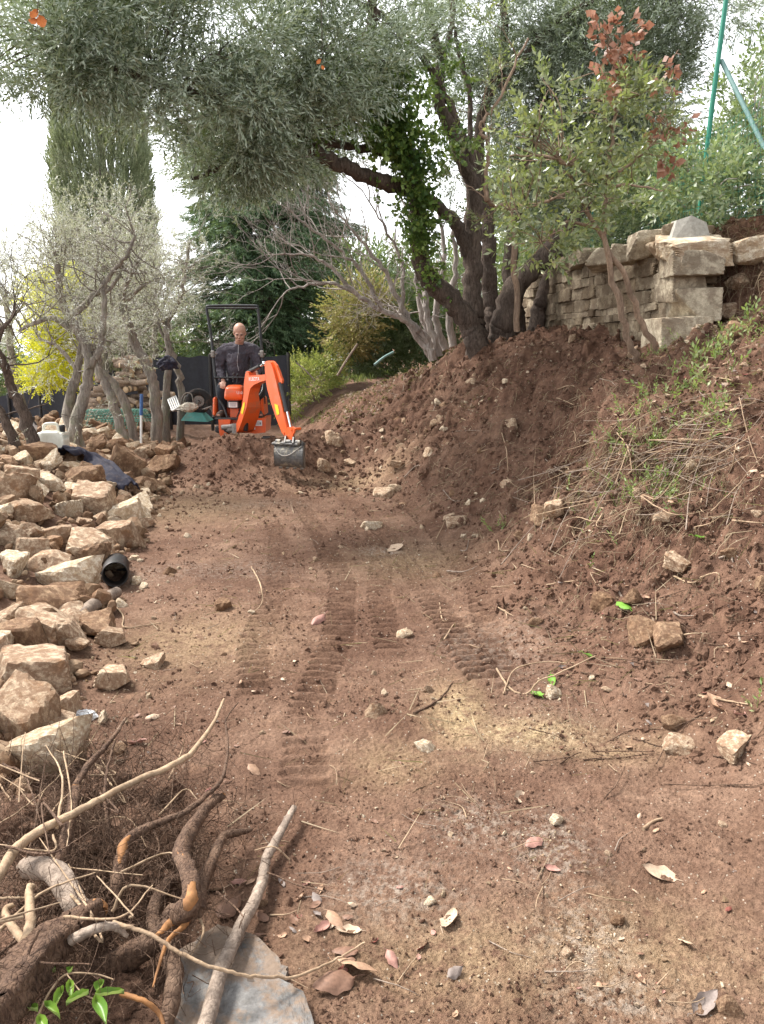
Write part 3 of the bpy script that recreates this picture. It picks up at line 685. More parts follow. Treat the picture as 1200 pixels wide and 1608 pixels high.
    o = ivy.build('ivy', M['ivy']); tag(o, 'green ivy climbing the leaning stem of the great olive', 'climber')
great_olive()

# ------------------------------------------------------------------ cypress, conifer, bare tree
def cypress():
    rng = np.random.default_rng(12); th = thing('cypress_tree', 'tall pale green column of a cypress rising behind the left olives', 'tree', (-7.4, 22, -.2))
    tr = MB(); tube(tr, [(-7.4, 22, -.4), (-7.4, 22, 4), (-7.4, 22, 11)], [.22, .05], 8); tr.build('trunk', M['bark_pale'], th, True)
    cr = MB(); n = 34000
    z = rng.uniform(.6, 13.2, n); th_ = rng.uniform(0, 2 * math.pi, n)
    prof = np.interp(z, [.6, 2, 4.5, 8, 11, 13.2], [.8, 1.08, 1.18, 1.14, .98, .25])
    lob = 1 + .16 * n2(th_ * 2.2, z * .45, 5) + .13 * n2(th_ * 6, z * 1.3, 6) + .10 * (rng.random(n) < .03)
    r = prof * lob * (1 - .25 * rng.uniform(0, 1, n) ** 2)
    pos = np.stack([-7.4 + r * np.cos(th_), 22 + r * np.sin(th_), z], -1)
    d = np.stack([np.cos(th_) * .35, np.sin(th_) * .35, np.ones(n)], -1) + rng.normal(0, .18, (n, 3))
    scatter(cr, CY, pos, d, rng.uniform(.6, 1.05, n), rng); cr.build('crown', M['cypress'], th)
cypress()
def conifer():
    rng = np.random.default_rng(13); bx, by = W(424, 560, 18.5)[:2]
    th = thing('conifer_tree', 'dark green conifer with drooping sprays behind the digger', 'tree', (bx, by, .5))
    tr = MB(); tube(tr, spline([(bx, by, .3), (bx + .02, by, 2), (bx - .05, by, 5), (bx, by, 8)], 5), [.2, .17, .06], 10, rough=.1)
    cr = MB()
    for k in range(230):
        z = 1.0 + (k / 230) * 6.5 + rng.normal(0, .15); a = rng.uniform(0, 2 * math.pi)
        Lb = np.interp(z, [1, 1.8, 3, 4.5, 6, 7.5], [.9, 1.8, 2.2, 2.1, 1.7, 1.0]) * rng.uniform(.7, 1.08)
        dv = np.array([math.cos(a), math.sin(a), 0])
        P = spline([(bx, by, z), np.array([bx, by, z + .12]) + dv * Lb * .5, np.array([bx, by, z - .18]) + dv * Lb], 6)
        tube(tr, P, [.035, .008], 5, cap=False)
        m = int(82 * Lb / 1.7); t = rng.uniform(.22, 1, m) ** .8; i = (t * (len(P) - 1)).astype(int)
        side = np.cross(dv, [0, 0, 1]); off = rng.normal(0, .24, (m, 1)) * side * (.4 + t[:, None]) + rng.normal(0, .05, (m, 3)) - np.array([0, 0, .05])
        pos = P[i] + off
        dd = dv * .7 + np.sign(rng.normal(0, 1, (m, 1))) * side * .5 + np.array([0, 0, -.45]) + rng.normal(0, .25, (m, 3))
        scatter(cr, CE, pos, dd, rng.uniform(.6, 1.05, m), rng, keep_up=True)
    # dead drooping twigs low down inside
    dt = MB()
    for k in range(260):
        a = rng.uniform(0, 2 * math.pi); z = rng.uniform(.9, 2.6); r = rng.uniform(.3, 1.5)
        p = np.array([bx + r * math.cos(a), by + r * math.sin(a), z])
        tube(dt, spline([p, p + rng.normal(0, .12, 3) - [0, 0, .2], p + rng.normal(0, .2, 3) - [0, 0, .5]], 3), [.006, .003], 3, cap=False)
    tr.build('trunk', M['bark'], th, True); cr.build('crown', M['cedar'], th); dt.build('branch', M['bark'], th)
conifer()
def bare_tree():
    rng = np.random.default_rng(14); th = thing('bare_tree', 'leafless many-branched tree with pale twigs at the far end of the bank', 'tree', G(690, 560))
    tr = MB(); tips = []
    stems = [[(680, 566, 12.6), (668, 530, 12.6), (640, 505, 12.5), (600, 488, 12.4), (560, 462, 12.3), (520, 445, 12.2), (470, 450, 12.1), (445, 462, 12.1)],
             [(678, 560, 12.7), (650, 520, 12.6), (626, 470, 12.6), (600, 420, 12.5), (560, 370, 12.4), (520, 320, 12.3)],
             [(628, 500, 12.6), (634, 440, 12.5), (626, 400, 12.5), (600, 350, 12.4), (570, 300, 12.4)],
             [(600, 488, 12.4), (570, 430, 12.3), (530, 390, 12.2), (480, 350, 12.1), (440, 320, 12)],
             [(560, 462, 12.3), (520, 420, 12.2), (480, 400, 12.1), (430, 400, 12.0)],
             [(690, 560, 12.8), (672, 500, 12.8), (664, 450, 12.9), (650, 400, 12.9), (640, 340, 12.9), (620, 290, 12.9)]]
    for i, s in enumerate(stems):
        P = limb(tr, [W(*p) for p in s], .065 if i in (0, 1, 5) else .035, .009, 7, .12, i, 6)
        for k in range(6, len(P), 2):
            d = unit(P[min(k + 1, len(P) - 1)] - P[k - 1])
            ramify(tr, P[k], unit(d + rng.normal(0, .6, 3) + [0, 0, .4]), rng.uniform(.4, .8), .010, 4, rng, tips, (2, 3), .5, .70, .03, 4, .2, .0024)
    tr.build('trunk', M['bark_grey'], th)
    th2 = thing('bare_tree', 'cluster of thin grey upright stems just left of the ivy-clad trunk', 'tree', G(715, 555))
    tr = MB(); tips = []
    for s in [[(690, 555, 13.6), (664, 500, 13.6), (655, 440, 13.6), (662, 380, 13.6)], [(700, 550, 13.8), (684, 500, 13.8), (690, 450, 13.8), (700, 400, 13.8), (690, 330, 13.8)], [(712, 545, 13.5), (704, 480, 13.5), (716, 420, 13.5), (712, 360, 13.5)]]:
        P = limb(tr, [W(*p) for p in s], .07, .03, 8, .1, 3, 5)
        for k in range(6, len(P), 2): ramify(tr, P[k], rng.normal(0, .6, 3) + [0, 0, .6], .5, .012, 2, rng, tips, (2, 3), .5, .7, .05, 4)
    tr.build('trunk', M['bark_grey'], th2, True)
bare_tree()

# ------------------------------------------------------------------ the pruned olives at the left
def pruned(label, stems, crown, seed, r0=.09, nl=1.0, leaf='olive_pale', bark='bark_pale'):
    rng = np.random.default_rng(seed); base = W(*stems[0][0])
    th = thing('pruned_olive_tree', label, 'tree', (base[0], base[1], Tz(base[0], base[1]))); tr = MB(); tips = []; skel = []
    for i, s in enumerate(stems):
        pts = [W(*p) for p in s]
        if i == 0 or s[0][1] > 630: pts[0][2] = min(pts[0][2], Tz(pts[0][0], pts[0][1]) - .05)
        rr = r0 if i == 0 or s[0][1] > 630 else r0 * .5
        rr *= .84; P = limb(tr, pts, rr, rr * .42, 10, .18, seed + i, 6); skel.extend(P)
        for k in range(int(len(P) * .55), len(P), 2):
            ramify(tr, P[k], unit(rng.normal(0, .7, 3) + [0, 0, .55]), rng.uniform(.3, .55), .010, 3, rng, tips, (2, 3), .6, .68, .04, 4, .22, .0022)
    cr = MB()
    tp = np.array([t[0] for t in tips]); td = np.array([t[1] for t in tips])
    k = rng.random(len(tp)) < .8 * nl
    scatter(cr, OLs, tp[k], td[k], rng.uniform(.6, 1.1, k.sum()), rng)
    for px, py, d, rr, n in crown:
        C = clumps(cr, OLs, W(px, py, d), np.array(rr) * 1.22, int(n * nl * .85), 6, rng, rc=.18, up=.1, out=.5, scale=(.6, 1.1)); reach(tr, skel, C, rng, .009, .0025, 3, .9)
        for c in C[::2]: ramify(tr, c, rng.normal(0, 1, 3), .22, .004, 2, rng, tips, (2, 3), .7, .7, 0, 3, .2, .002)
    tr.build('trunk', M[bark], th, True); cr.build('crown', M[leaf], th)
pruned('twin-trunk olive with rough grey bark standing beside the white jerrycan', [
    [(112, 705, 9.3), (120, 660, 9.3), (134, 610, 9.3), (140, 560, 9.3), (118, 515, 9.3), (100, 480, 9.3), (92, 440, 9.2), (91, 415, 9.2)],
    [(128, 700, 9.5), (108, 640, 9.45), (122, 585, 9.4), (128, 540, 9.35)],
    [(142, 575, 9.25), (156, 550, 9.2), (163, 500, 9.2), (165, 450, 9.2), (178, 428, 9.2), (200, 400, 9.1), (212, 370, 9.1)],
    [(112, 495, 9.3), (130, 483, 9.3), (148, 462, 9.3), (170, 455, 9.3), (190, 430, 9.3)], [(110, 515, 9.3), (85, 500, 9.3), (60, 505, 9.2), (30, 520, 9.2)]],
    [(90, 380, 9.2, (.45, .4, .32), 30), (170, 370, 9.2, (.5, .4, .35), 34), (40, 440, 9.2, (.4, .4, .3), 18)], 201, .095)
pruned('leaning dark-barked olive at the left edge above the stone heap', [
    [(58, 700, 8.6), (42, 660, 8.6), (20, 610, 8.6), (5, 570, 8.5), (-20, 530, 8.4), (-40, 480, 8.4)], [(28, 705, 8.8), (8, 660, 8.8), (-15, 620, 8.8)],
    [(-10, 550, 8.5), (5, 515, 8.5), (18, 502, 8.5)]], [(10, 440, 8.6, (.4, .4, .3), 16), (-20, 500, 8.6, (.4, .4, .4), 14)], 202, .085, .9, bark='bark')
pruned('slender olive curving left in front of the firewood stack', [
    [(244, 668, 11.6), (243, 620, 11.6), (234, 580, 11.6), (214, 540, 11.6), (200, 500, 11.5), (192, 470, 11.5), (200, 440, 11.4), (216, 415, 11.4)],
    [(196, 490, 11.5), (178, 478, 11.5), (160, 470, 11.4)], [(200, 470, 11.5), (222, 450, 11.4), (240, 440, 11.4)]],
    [(210, 380, 11.4, (.6, .5, .5), 46), (160, 420, 11.4, (.5, .4, .35), 26), (260, 420, 11.4, (.4, .4, .4), 22)], 203, .10)
pruned('olive with crossing inclined trunks behind the twin-trunk one', [
    [(200, 680, 11.0), (180, 640, 11), (165, 600, 11), (150, 570, 11), (135, 530, 11), (120, 480, 11)],
    [(215, 665, 11.3), (190, 620, 11.3), (160, 580, 11.3), (148, 540, 11.3)], [(120, 580, 11), (95, 548, 11), (60, 530, 11)]],
    [(90, 470, 11.2, (.5, .4, .4), 24), (60, 400, 11.2, (.5, .4, .35), 20), (150, 480, 11.3, (.5, .4, .3), 22)], 204, .085)
pruned('bent olive with two thin trunks beside the dark shade net', [
    [(280, 648, 12.6), (284, 610, 12.6), (276, 570, 12.6), (264, 540, 12.6), (266, 500, 12.6), (285, 465, 12.5), (292, 420, 12.5), (296, 380, 12.5)],
    [(262, 540, 12.6), (250, 510, 12.6), (246, 470, 12.6)]],
    [(285, 430, 12.5, (.28, .4, .6), 24), (250, 440, 12.6, (.35, .4, .45), 26), (275, 500, 12.6, (.3, .3, .3), 14)], 205, .07)
pruned('short olive with a dark rag hung in its fork', [
    [(256, 655, 12.4), (262, 610, 12.4), (266, 570, 12.4), (262, 530, 12.5), (254, 500, 12.5)]], [(235, 500, 12.8, (.4, .3, .3), 20)], 206, .085)
pruned('slim pale olive stem in the gap between the inclined trunks', [
    [(192, 655, 13.4), (192, 610, 13.4), (196, 570, 13.4), (188, 540, 13.4), (176, 520, 13.4)]], [(180, 520, 13.4, (.5, .3, .3), 30), (130, 500, 13.5, (.6, .4, .3), 26)], 207, .06)
def far_olive(i, label, px, py, d, r, n, trunk):
    rng = np.random.default_rng(300 + i); c = W(px, py, d); th = thing('pruned_olive_tree', label, 'tree', (c[0], c[1], float(Zm(c[0], c[1]))))
    tr = MB(); tips = []; b = np.array([c[0] + trunk, c[1], float(Zm(c[0], c[1])) - .1]); P = limb(tr, [b, (b + c) / 2 + rng.normal(0, .15, 3), c], .10, .05, 8, .15, i); skel = list(P)
    for k in range(5): ramify(tr, P[-3], unit(rng.normal(0, .7, 3) + [0, 0, .5]), .7, .03, 4, rng, tips, (2, 3), .55, .72, .04, 5)
    cr = MB(); C = clumps(cr, OLs, c + [0, 0, .2], np.array(r), n, 12, rng, rc=.26, up=.1, scale=(.9, 1.5)); reach(tr, skel, C, rng, .012, .003, 3)
    tr.build('trunk', M['bark_pale'], th, True); cr.build('crown', M['olive_pale'], th)
far_olive(0, 'hazy grey olive crown against the sky at the far left', 10, 480, 15, (1.2, 1, 1.0), 46, .3)
far_olive(1, 'grey-green olive crown at the foot of the cypress', 150, 395, 16, (1.5, 1, .95), 90, .1)
far_olive(2, 'grey olive crown in the gap between cypress and dark conifer', 245, 465, 18, (.9, 1, .8), 46, -.2)
far_olive(3, 'low grey olive beyond the shade net, behind the firewood', 205, 500, 17, (1.5, .8, .7), 76, .2)
def sprawl(name, label, cat, cl, mat, protos, seed, twigc='bark_grey', rc=.3, per=14, base=None, up=.3, scale=(.8, 1.4)):
    rng = np.random.default_rng(seed); c0 = W(*cl[0][:3]); z0 = float(Zm(c0[0], c0[1])) if base is None else base
    th = thing(name, label, cat, (c0[0], c0[1], z0)); cr = MB()
    for px, py, d, rr, n in cl:
        tw = MB(); c = W(px, py, d); C = clumps(cr, protos, c, np.array(rr), n, per, rng, rc=rc, up=up, scale=scale)
        S = [np.array([c[0] + a, c[1], z0 + b]) for a in np.linspace(-.3, .3, 3) for b in np.linspace(0, max(c[2] - z0, .3), 5)]
        reach(tw, S, C, rng, .012, .003, 3, .6); tw.build('stem', M[twigc], th)
    cr.build('crown' if 'tree' in name else 'foliage', M[mat], th)
sprawl('mimosa_tree', 'mimosa covered in bright yellow blossom behind the left olives', 'tree', [(88, 470, 14.0, (.24, .3, .4), 20), (96, 515, 14.0, (.30, .3, .32), 24), (98, 570, 14, (.32, .4, .28), 26), (66, 455, 14.2, (.2, .3, .2), 8), (72, 590, 14, (.25, .3, .16), 9), (75, 540, 14, (.3, .3, .3), 14)], 'mimosa', MI, 31, rc=.16, per=20)
sprawl('shrub', 'yellow-green leafy shrub just right of the digger against the dark conifer', 'shrub', [(480, 590, 15.0, (.42, .35, .35), 34), (460, 625, 14.6, (.25, .3, .3), 16), (510, 575, 15.5, (.35, .3, .3), 16)], 'lime', HE, 32, scale=(.5, .9), rc=.2)
sprawl('shrub', 'tall green broom-like shrub behind the bare tree', 'shrub', [(590, 510, 16, (.55, .4, .8), 50), (625, 545, 16, (.5, .4, .5), 34), (560, 560, 16, (.35, .3, .35), 20), (640, 480, 17, (.5, .4, .6), 24)], 'hedge', HE, 33, up=1.2)
sprawl('shrub', 'ochre-leaved shrub between conifer and bare tree', 'shrub', [(565, 485, 15.2, (.45, .3, .38), 30), (548, 530, 15.4, (.25, .3, .35), 14)], 'ochre', HE, 34)
sprawl('shrub', 'dark leafy bush behind the trunks of the great olive', 'shrub', [(690, 500, 16, (.7, .4, .8), 40), (740, 480, 16, (.8, .4, .6), 30), (800, 460, 15, (.8, .4, .6), 36), (870, 420, 14, (.6, .4, .5), 36)], 'hedge', HE, 35)
for i, (lab, px, py, d, rr, n) in enumerate([('mass of dark evergreen far behind the shade net at the left', 60, 575, 30, (4.5, 1.5, 1.0), 90), ('dark evergreen tree behind conifer and shade net', 230, 560, 26, (2.6, 1.2, 1.0), 90), ('dark evergreen tree behind the broom-like shrub', 560, 500, 24, (2.6, 1.2, 1.9), 110), ('green tree beyond the great olive stems', 720, 470, 26, (3.0, 1.2, 1.4), 60), ('green tree beyond the wall and fence', 950, 330, 20, (2.6, 1.0, 1.6), 150)]):
    rng = np.random.default_rng(400 + i); c = W(px, py, d); zb = float(Zm(c[0], c[1])) - .2
    th = thing('evergreen_tree', lab, 'tree', (c[0], c[1], zb)); tr = MB(); P = limb(tr, [(c[0], c[1], zb), (c[0] + .1, c[1], (zb + c[2]) / 2), c], .2, .08, 8); cr = MB()
    C = clumps(cr, HE, c, np.array(rr), n, 22, rng, rc=.6, up=.2, scale=(1.6, 2.6)); reach(tr, list(P), C, rng, .03, .01, 4, .6)
    tr.build('trunk', M['bark'], th, True); cr.build('crown', M['hedge'], th)
# hedge behind the green fence at the right
sprawl('hedge', 'loose leafy hedge growing through the green wire fence', 'hedge', [(1060, 300, 9.9, (.55, .3, .45), 40), (1130, 290, 9.4, (.55, .3, .55), 48), (1190, 250, 9.0, (.45, .3, .75), 50), (1000, 330, 10.4, (.5, .3, .4), 34), (1230, 200, 8.8, (.5, .3, .9), 50), (960, 370, 10.8, (.4, .3, .3), 22), (1160, 160, 9.6, (.35, .3, .35), 9), (1120, 300, 8.3, (.35, .2, .25), 14), (1080, 270, 8.4, (.3, .2, .3), 12), (1180, 290, 8.0, (.3, .2, .3), 14)], 'hedgeleaf', SH, 36, base=2.7, rc=.20, per=9, scale=(.8, 1.3))
# ------------------------------------------------------------------ small evergreen tree with rust-red leaves on the bank
def small_tree():
    rng = np.random.default_rng(15)
    for lab, stem, cl, red in [
        ('small evergreen tree on the bank, brown stem, rust-red leaves at its top', [(1002, 598, 7.3), (990, 540, 7.2), (968, 470, 7.15), (955, 400, 7.1), (950, 330, 7.1), (952, 280, 7.1), (965, 180, 7.1), (968, 90, 7.1)],
         [(960, 200, 7.1, (.40, .4, .34), 40), (900, 190, 7.1, (.36, .35, .30), 30), (1010, 200, 7.1, (.30, .3, .3), 22), (950, 150, 7.1, (.25, .25, .22), 14), (1000, 290, 7.1, (.3, .3, .18), 14)], [(965, 60, 7.1, (.16, .12, .14), 22), (975, 85, 7.1, (.12, .1, .14), 14), (945, 65, 7.1, (.08, .1, .12), 12), (955, 130, 7.0, (.12, .1, .10), 6), (1050, 120, 7.1, (.06, .06, .14), 7), (1062, 240, 7.0, (.10, .1, .18), 10), (1020, 180, 7.0, (.3, .2, .2), 8)]),
        ('small evergreen tree on the bank, pale stem leaning left across its neighbour', [(1036, 568, 7.5), (1010, 510, 7.4), (975, 430, 7.3), (940, 360, 7.2), (905, 300, 7.1), (880, 250, 7.0)],
         [(840, 250, 7.0, (.36, .35, .30), 34), (870, 330, 7.0, (.42, .35, .26), 40), (820, 330, 7.0, (.22, .3, .25), 18), (840, 390, 7.0, (.22, .2, .12), 12), (900, 260, 7.0, (.34, .35, .3), 26), (800, 220, 7.0, (.16, .2, .2), 9), (860, 140, 7.0, (.14, .2, .14), 6)], [])]:
        b = W(*stem[0]); b[2] = Tz(b[0], b[1]) - .05; pts = [b] + [W(*p) for p in stem[1:]]
        th = thing('evergreen_tree', lab, 'tree', b); tr = MB(); P = limb(tr, pts, .034, .010, 10, .04, 5, 5)
        cr = MB(); rd = MB(); skel = list(P[len(P) // 2:])
        for s in ([(952, 285, 7.1), (900, 262, 7.1), (850, 245, 7.0), (800, 245, 7)], [(952, 285, 7.1), (1000, 250, 7.1), (1050, 200, 7.1)], [(950, 300, 7.1), (985, 290, 7), (1040, 300, 6.9)]) if red else ([(900, 300, 7.1), (850, 320, 7), (800, 330, 7)], [(940, 360, 7.2), (890, 350, 7.1), (850, 380, 7)]):
            skel += list(limb(tr, [W(*p) for p in s], .018, .006, 6, .1, 9, 5))
        for px, py, d, rr, n in cl:
            C = clumps(cr, SH, W(px, py, d), np.array(rr) * 1.1, int(n * .60), 4.2, rng, rc=.10, up=.15, scale=(.7, 1.15), shell=.35); reach(tr, skel, C, rng, .008, .003, 4, 1.0)
        for px, py, d, rr, n in red:
            C = clumps(rd, [sprig(3, .07, .075, .058, .9, 900 + q) for q in range(5)], W(px, py, d), np.array(rr), max(3, int(n * .6)), 2.4, rng, rc=.07, up=-.5); reach(tr, skel, C, rng, .006, .003, 3, 1.0)
        tr.build('trunk', M['bark_brown'], th, True); cr.build('crown', M['shrub'], th)
        if red: tag(rd.build('leaves', M['redleaf'], th), 'rust-red and pink leaves', None)
small_tree()
# bare rambling stems left of it, rising from the olive
def extra_stem():
    rng = np.random.default_rng(16); tr = MB(); tips = []
    th = thing('bare_tree', 'thin brown bare stem with a sharp bend in front of the great olive', 'tree', G(810, 520))
    P = limb(tr, [W(*p) for p in [(812, 520, 9.9), (808, 400, 9.8), (800, 330, 9.7), (775, 322, 9.6), (762, 300, 9.5), (768, 240, 9.5), (756, 200, 9.5), (780, 160, 9.5), (830, 60, 9.5)]], .04, .012, 8, .1, 2, 7)
    for k in range(10, len(P), 4): ramify(tr, P[k], rng.normal(0, .6, 3) + [0, 0, .5], .35, .008, 2, rng, tips, (2, 3), .5, .7, .05, 4)
    cr = MB(); tp = np.array([t[0] for t in tips]); td = np.array([t[1] for t in tips]); scatter(cr, SH, tp, td, .8, rng)
    tr.build('trunk', M['bark_brown'], th, True); cr.build('crown', M['shrub'], th)
extra_stem()
# an orange leaf pair dangling on a twig near the camera, top left; one smaller in the crown
# ------------------------------------------------------------------ dry-stone wall and the earth at its end
def GH(px, py, h=0.0, dmin=1.0, dmax=25):
    """where the sight line is h above the ground"""
    r = ray(px, py); r = r / r[1]; t = np.geomspace(dmin, dmax, 900)
    z = CAM_H + r[2] * t - Tq(r[0] * t, t) - h
    tt = t[np.argmax(z < 0)] if (z < 0).any() else dmax
    return np.array([r[0] * tt, tt, CAM_H + r[2] * tt])
def stone_wall():
    rng = np.random.default_rng(21); A = np.array([3.02, 7.95]); B = np.array([2.2, 12.5]); L = np.linalg.norm(B - A); d = (B - A) / L; nrm = np.array([-d[1], d[0]])
    if nrm[0] > 0: nrm = -nrm
    th = thing('stone_wall', 'old dry-stone wall of tan limestone on top of the bank', 'wall', (A[0], A[1], 1.5))
    Rm = np.array([[d[0], nrm[0], 0], [d[1], nrm[1], 0], [0, 0, 1.0]])
    mb = MB(); z = 1.15; k = 0; protos = [rock_shape(500 + i, 4, (1, .9, 1), 0, .012, 70, .035) for i in range(16)]
    while z < 2.84:
        h = rng.uniform(.075, .155); t = rng.uniform(-.05, .1)
        while t < L:
            l = rng.uniform(.13, .36) * (1.2 if h > .12 else 1); hh = h * rng.uniform(.86, 1.03)
            top = 2.80 + .06 * math.sin(t * 3) - .02 * t
            if z + hh * .5 < top and Tz(*(A + d * t)) - .2 < z + hh:
                V, F = protos[rng.integers(16)]
                p = A + d * (t + l / 2) + nrm * (rng.uniform(-.012, .015) - .12)
                mb.add((V * np.array([l * .95, .30, hh * .93])) @ (rotx(rng.normal(0, .015)) @ roty(rng.normal(0, .02))).T @ Rm.T + [p[0], p[1], z + h / 2], F)
            t += l + .012
        z += h * 1.0
    mb.build('masonry', M['wallstone'], th, False)
    core = MB(); c = (A + B) / 2 - nrm * .36; box(core, (c[0], c[1], 1.95), (L - .2, .30, 1.55), Rm, .02); core.build('core', M['rock_brown'], th)
    # big corner stones at the near end, facing the camera
    qs = [((1091, 416), (80, 31), 7.70, .0, 'projecting flat corner slab'), ((1074, 449), (62, 38), 7.86, .08, None), ((1090, 481), (70, 42), 7.76, -.05, None), ((1064, 523), (70, 50), 7.72, .12, None), ((1070, 562), (56, 34), 7.68, -.1, None)]
    for i, ((px, py), (wp, hp), dd, a, lb) in enumerate(qs):
        V, F = rock_shape(540 + i, 5, (1, .9, 1), 1, .014, 70, .06); q = MB(); s = dd / 1220 / 1.03
        q.add((V * np.array([wp * s * .92, .40, hp * s * .96])) @ (rotz(-.12 + a) @ roty(-.03)).T + W(px, py, dd + .1), F); o = q.build('quoin', M['wallstone'], th, False)
        if lb: o['label'] = lb
    for i, (px, py, dd, s) in enumerate([(1015, 385, 8.4, (.3, .3, .2)), (985, 400, 8.9, (.3, .3, .15)), (1045, 395, 8.1, (.24, .3, .16)), (950, 405, 9.6, (.3, .3, .14)), (1078, 398, 7.9, (.62, .35, .09)), (1110, 385, 8.0, (.2, .2, .16)), (1050, 372, 8.1, (.15, .2, .15)), (920, 405, 10.3, (.3, .3, .12)), (895, 412, 11, (.3, .3, .12))]):
        V, F = rock_shape(560 + i, 4, s, 4, .03); q = MB(); q.add(V @ rotz(rng.uniform(-.4, .4)).T + W(px, py, dd), F); q.build('capstone', M['rock_white' if i in (4, 2) else 'wallstone'], th, False)
    q = MB(); c = W(1078, 368, 8.0); s = np.array([.20, .17])       # mortar block with a ridge
    V = np.array([c + [-.21, -.14, -.13], c + [.21, -.14, -.13], c + [.21, .14, -.13], c + [-.21, .14, -.13], c + [-.13, -.07, .12], c + [.16, -.07, .10], c + [.14, .1, .12], c + [-.12, .1, .13], c + [-.01, -.17, -.13], c + [.0, -.1, .16]])
    q.add(V, [(0, 8, 9, 4), (8, 1, 5, 9), (1, 2, 6, 5), (2, 3, 7, 6), (3, 0, 4, 7)]); q.add(V, [(4, 9, 7), (9, 5, 6), (9, 6, 7)])
    o = q.build('mortar_block', mat_simple('pale_mortar', (.36, .34, .30), .9, scale=30, var=.5, bmp=.004), th); o['label'] = 'pale mortar block with a ridge'
stone_wall()

# ------------------------------------------------------------------ stones
ROCKS = {}
def rock_mesh(kind, mat, n, size, sub, npl, chip):
    out = []; chip = chip * 1.1
    for i in range(n):
        s = np.array(size) * np.random.default_rng(hash_(kind) + i).uniform([.85, .8, .75], [1.15, 1.2, 1.25])
        V, F = rock_shape(hash_(kind) + i, sub, s, npl, chip); mb = MB(); mb.add(V, F); me = mb.mesh('rock_shape', M[mat], False); out.append(me)
    return out
def hash_(s): return sum(ord(c) * (i + 1) * 31 for i, c in enumerate(s)) % 100000
ROCKS['rock'] = rock_mesh('rock', 'rock', 14, (1, .78, .58), 4, 5, .035)
ROCKS['rock_white'] = rock_mesh('white', 'rock_white', 6, (1, .75, .55), 4, 5, .035)
ROCKS['rock_brown'] = rock_mesh('brown', 'rock_brown', 9, (1, .72, .55), 4, 5, .045)
ROCKS['flat'] = rock_mesh('flat', 'rock', 6, (1, .75, .26), 4, 4, .04)
ROCKS['small'] = rock_mesh('small', 'rock', 10, (1, .75, .55), 3, 8, .05)
ROCKS['small_white'] = rock_mesh('smallw', 'rock_white', 6, (1, .7, .5), 3, 8, .05)
ROCKS['small_brown'] = rock_mesh('smallb', 'rock_brown', 8, (1, .75, .6), 3, 9, .06)
def put_rock(kind, p, size, label, group, rng, name='rock', tilt=.3, rz=None, sc=(1, 1, 1)):
    me = ROCKS[kind][rng.integers(len(ROCKS[kind]))]; o = link(name, me); o.location = Vector([float(c) for c in p])
    o.rotation_euler = (rng.normal(0, tilt), rng.normal(0, tilt), rng.uniform(0, 6.28) if rz is None else rz); o.scale = [size * c for c in sc]
    return tag(o, label, 'rock' if name == 'rock' else name, group)
PLACED = []
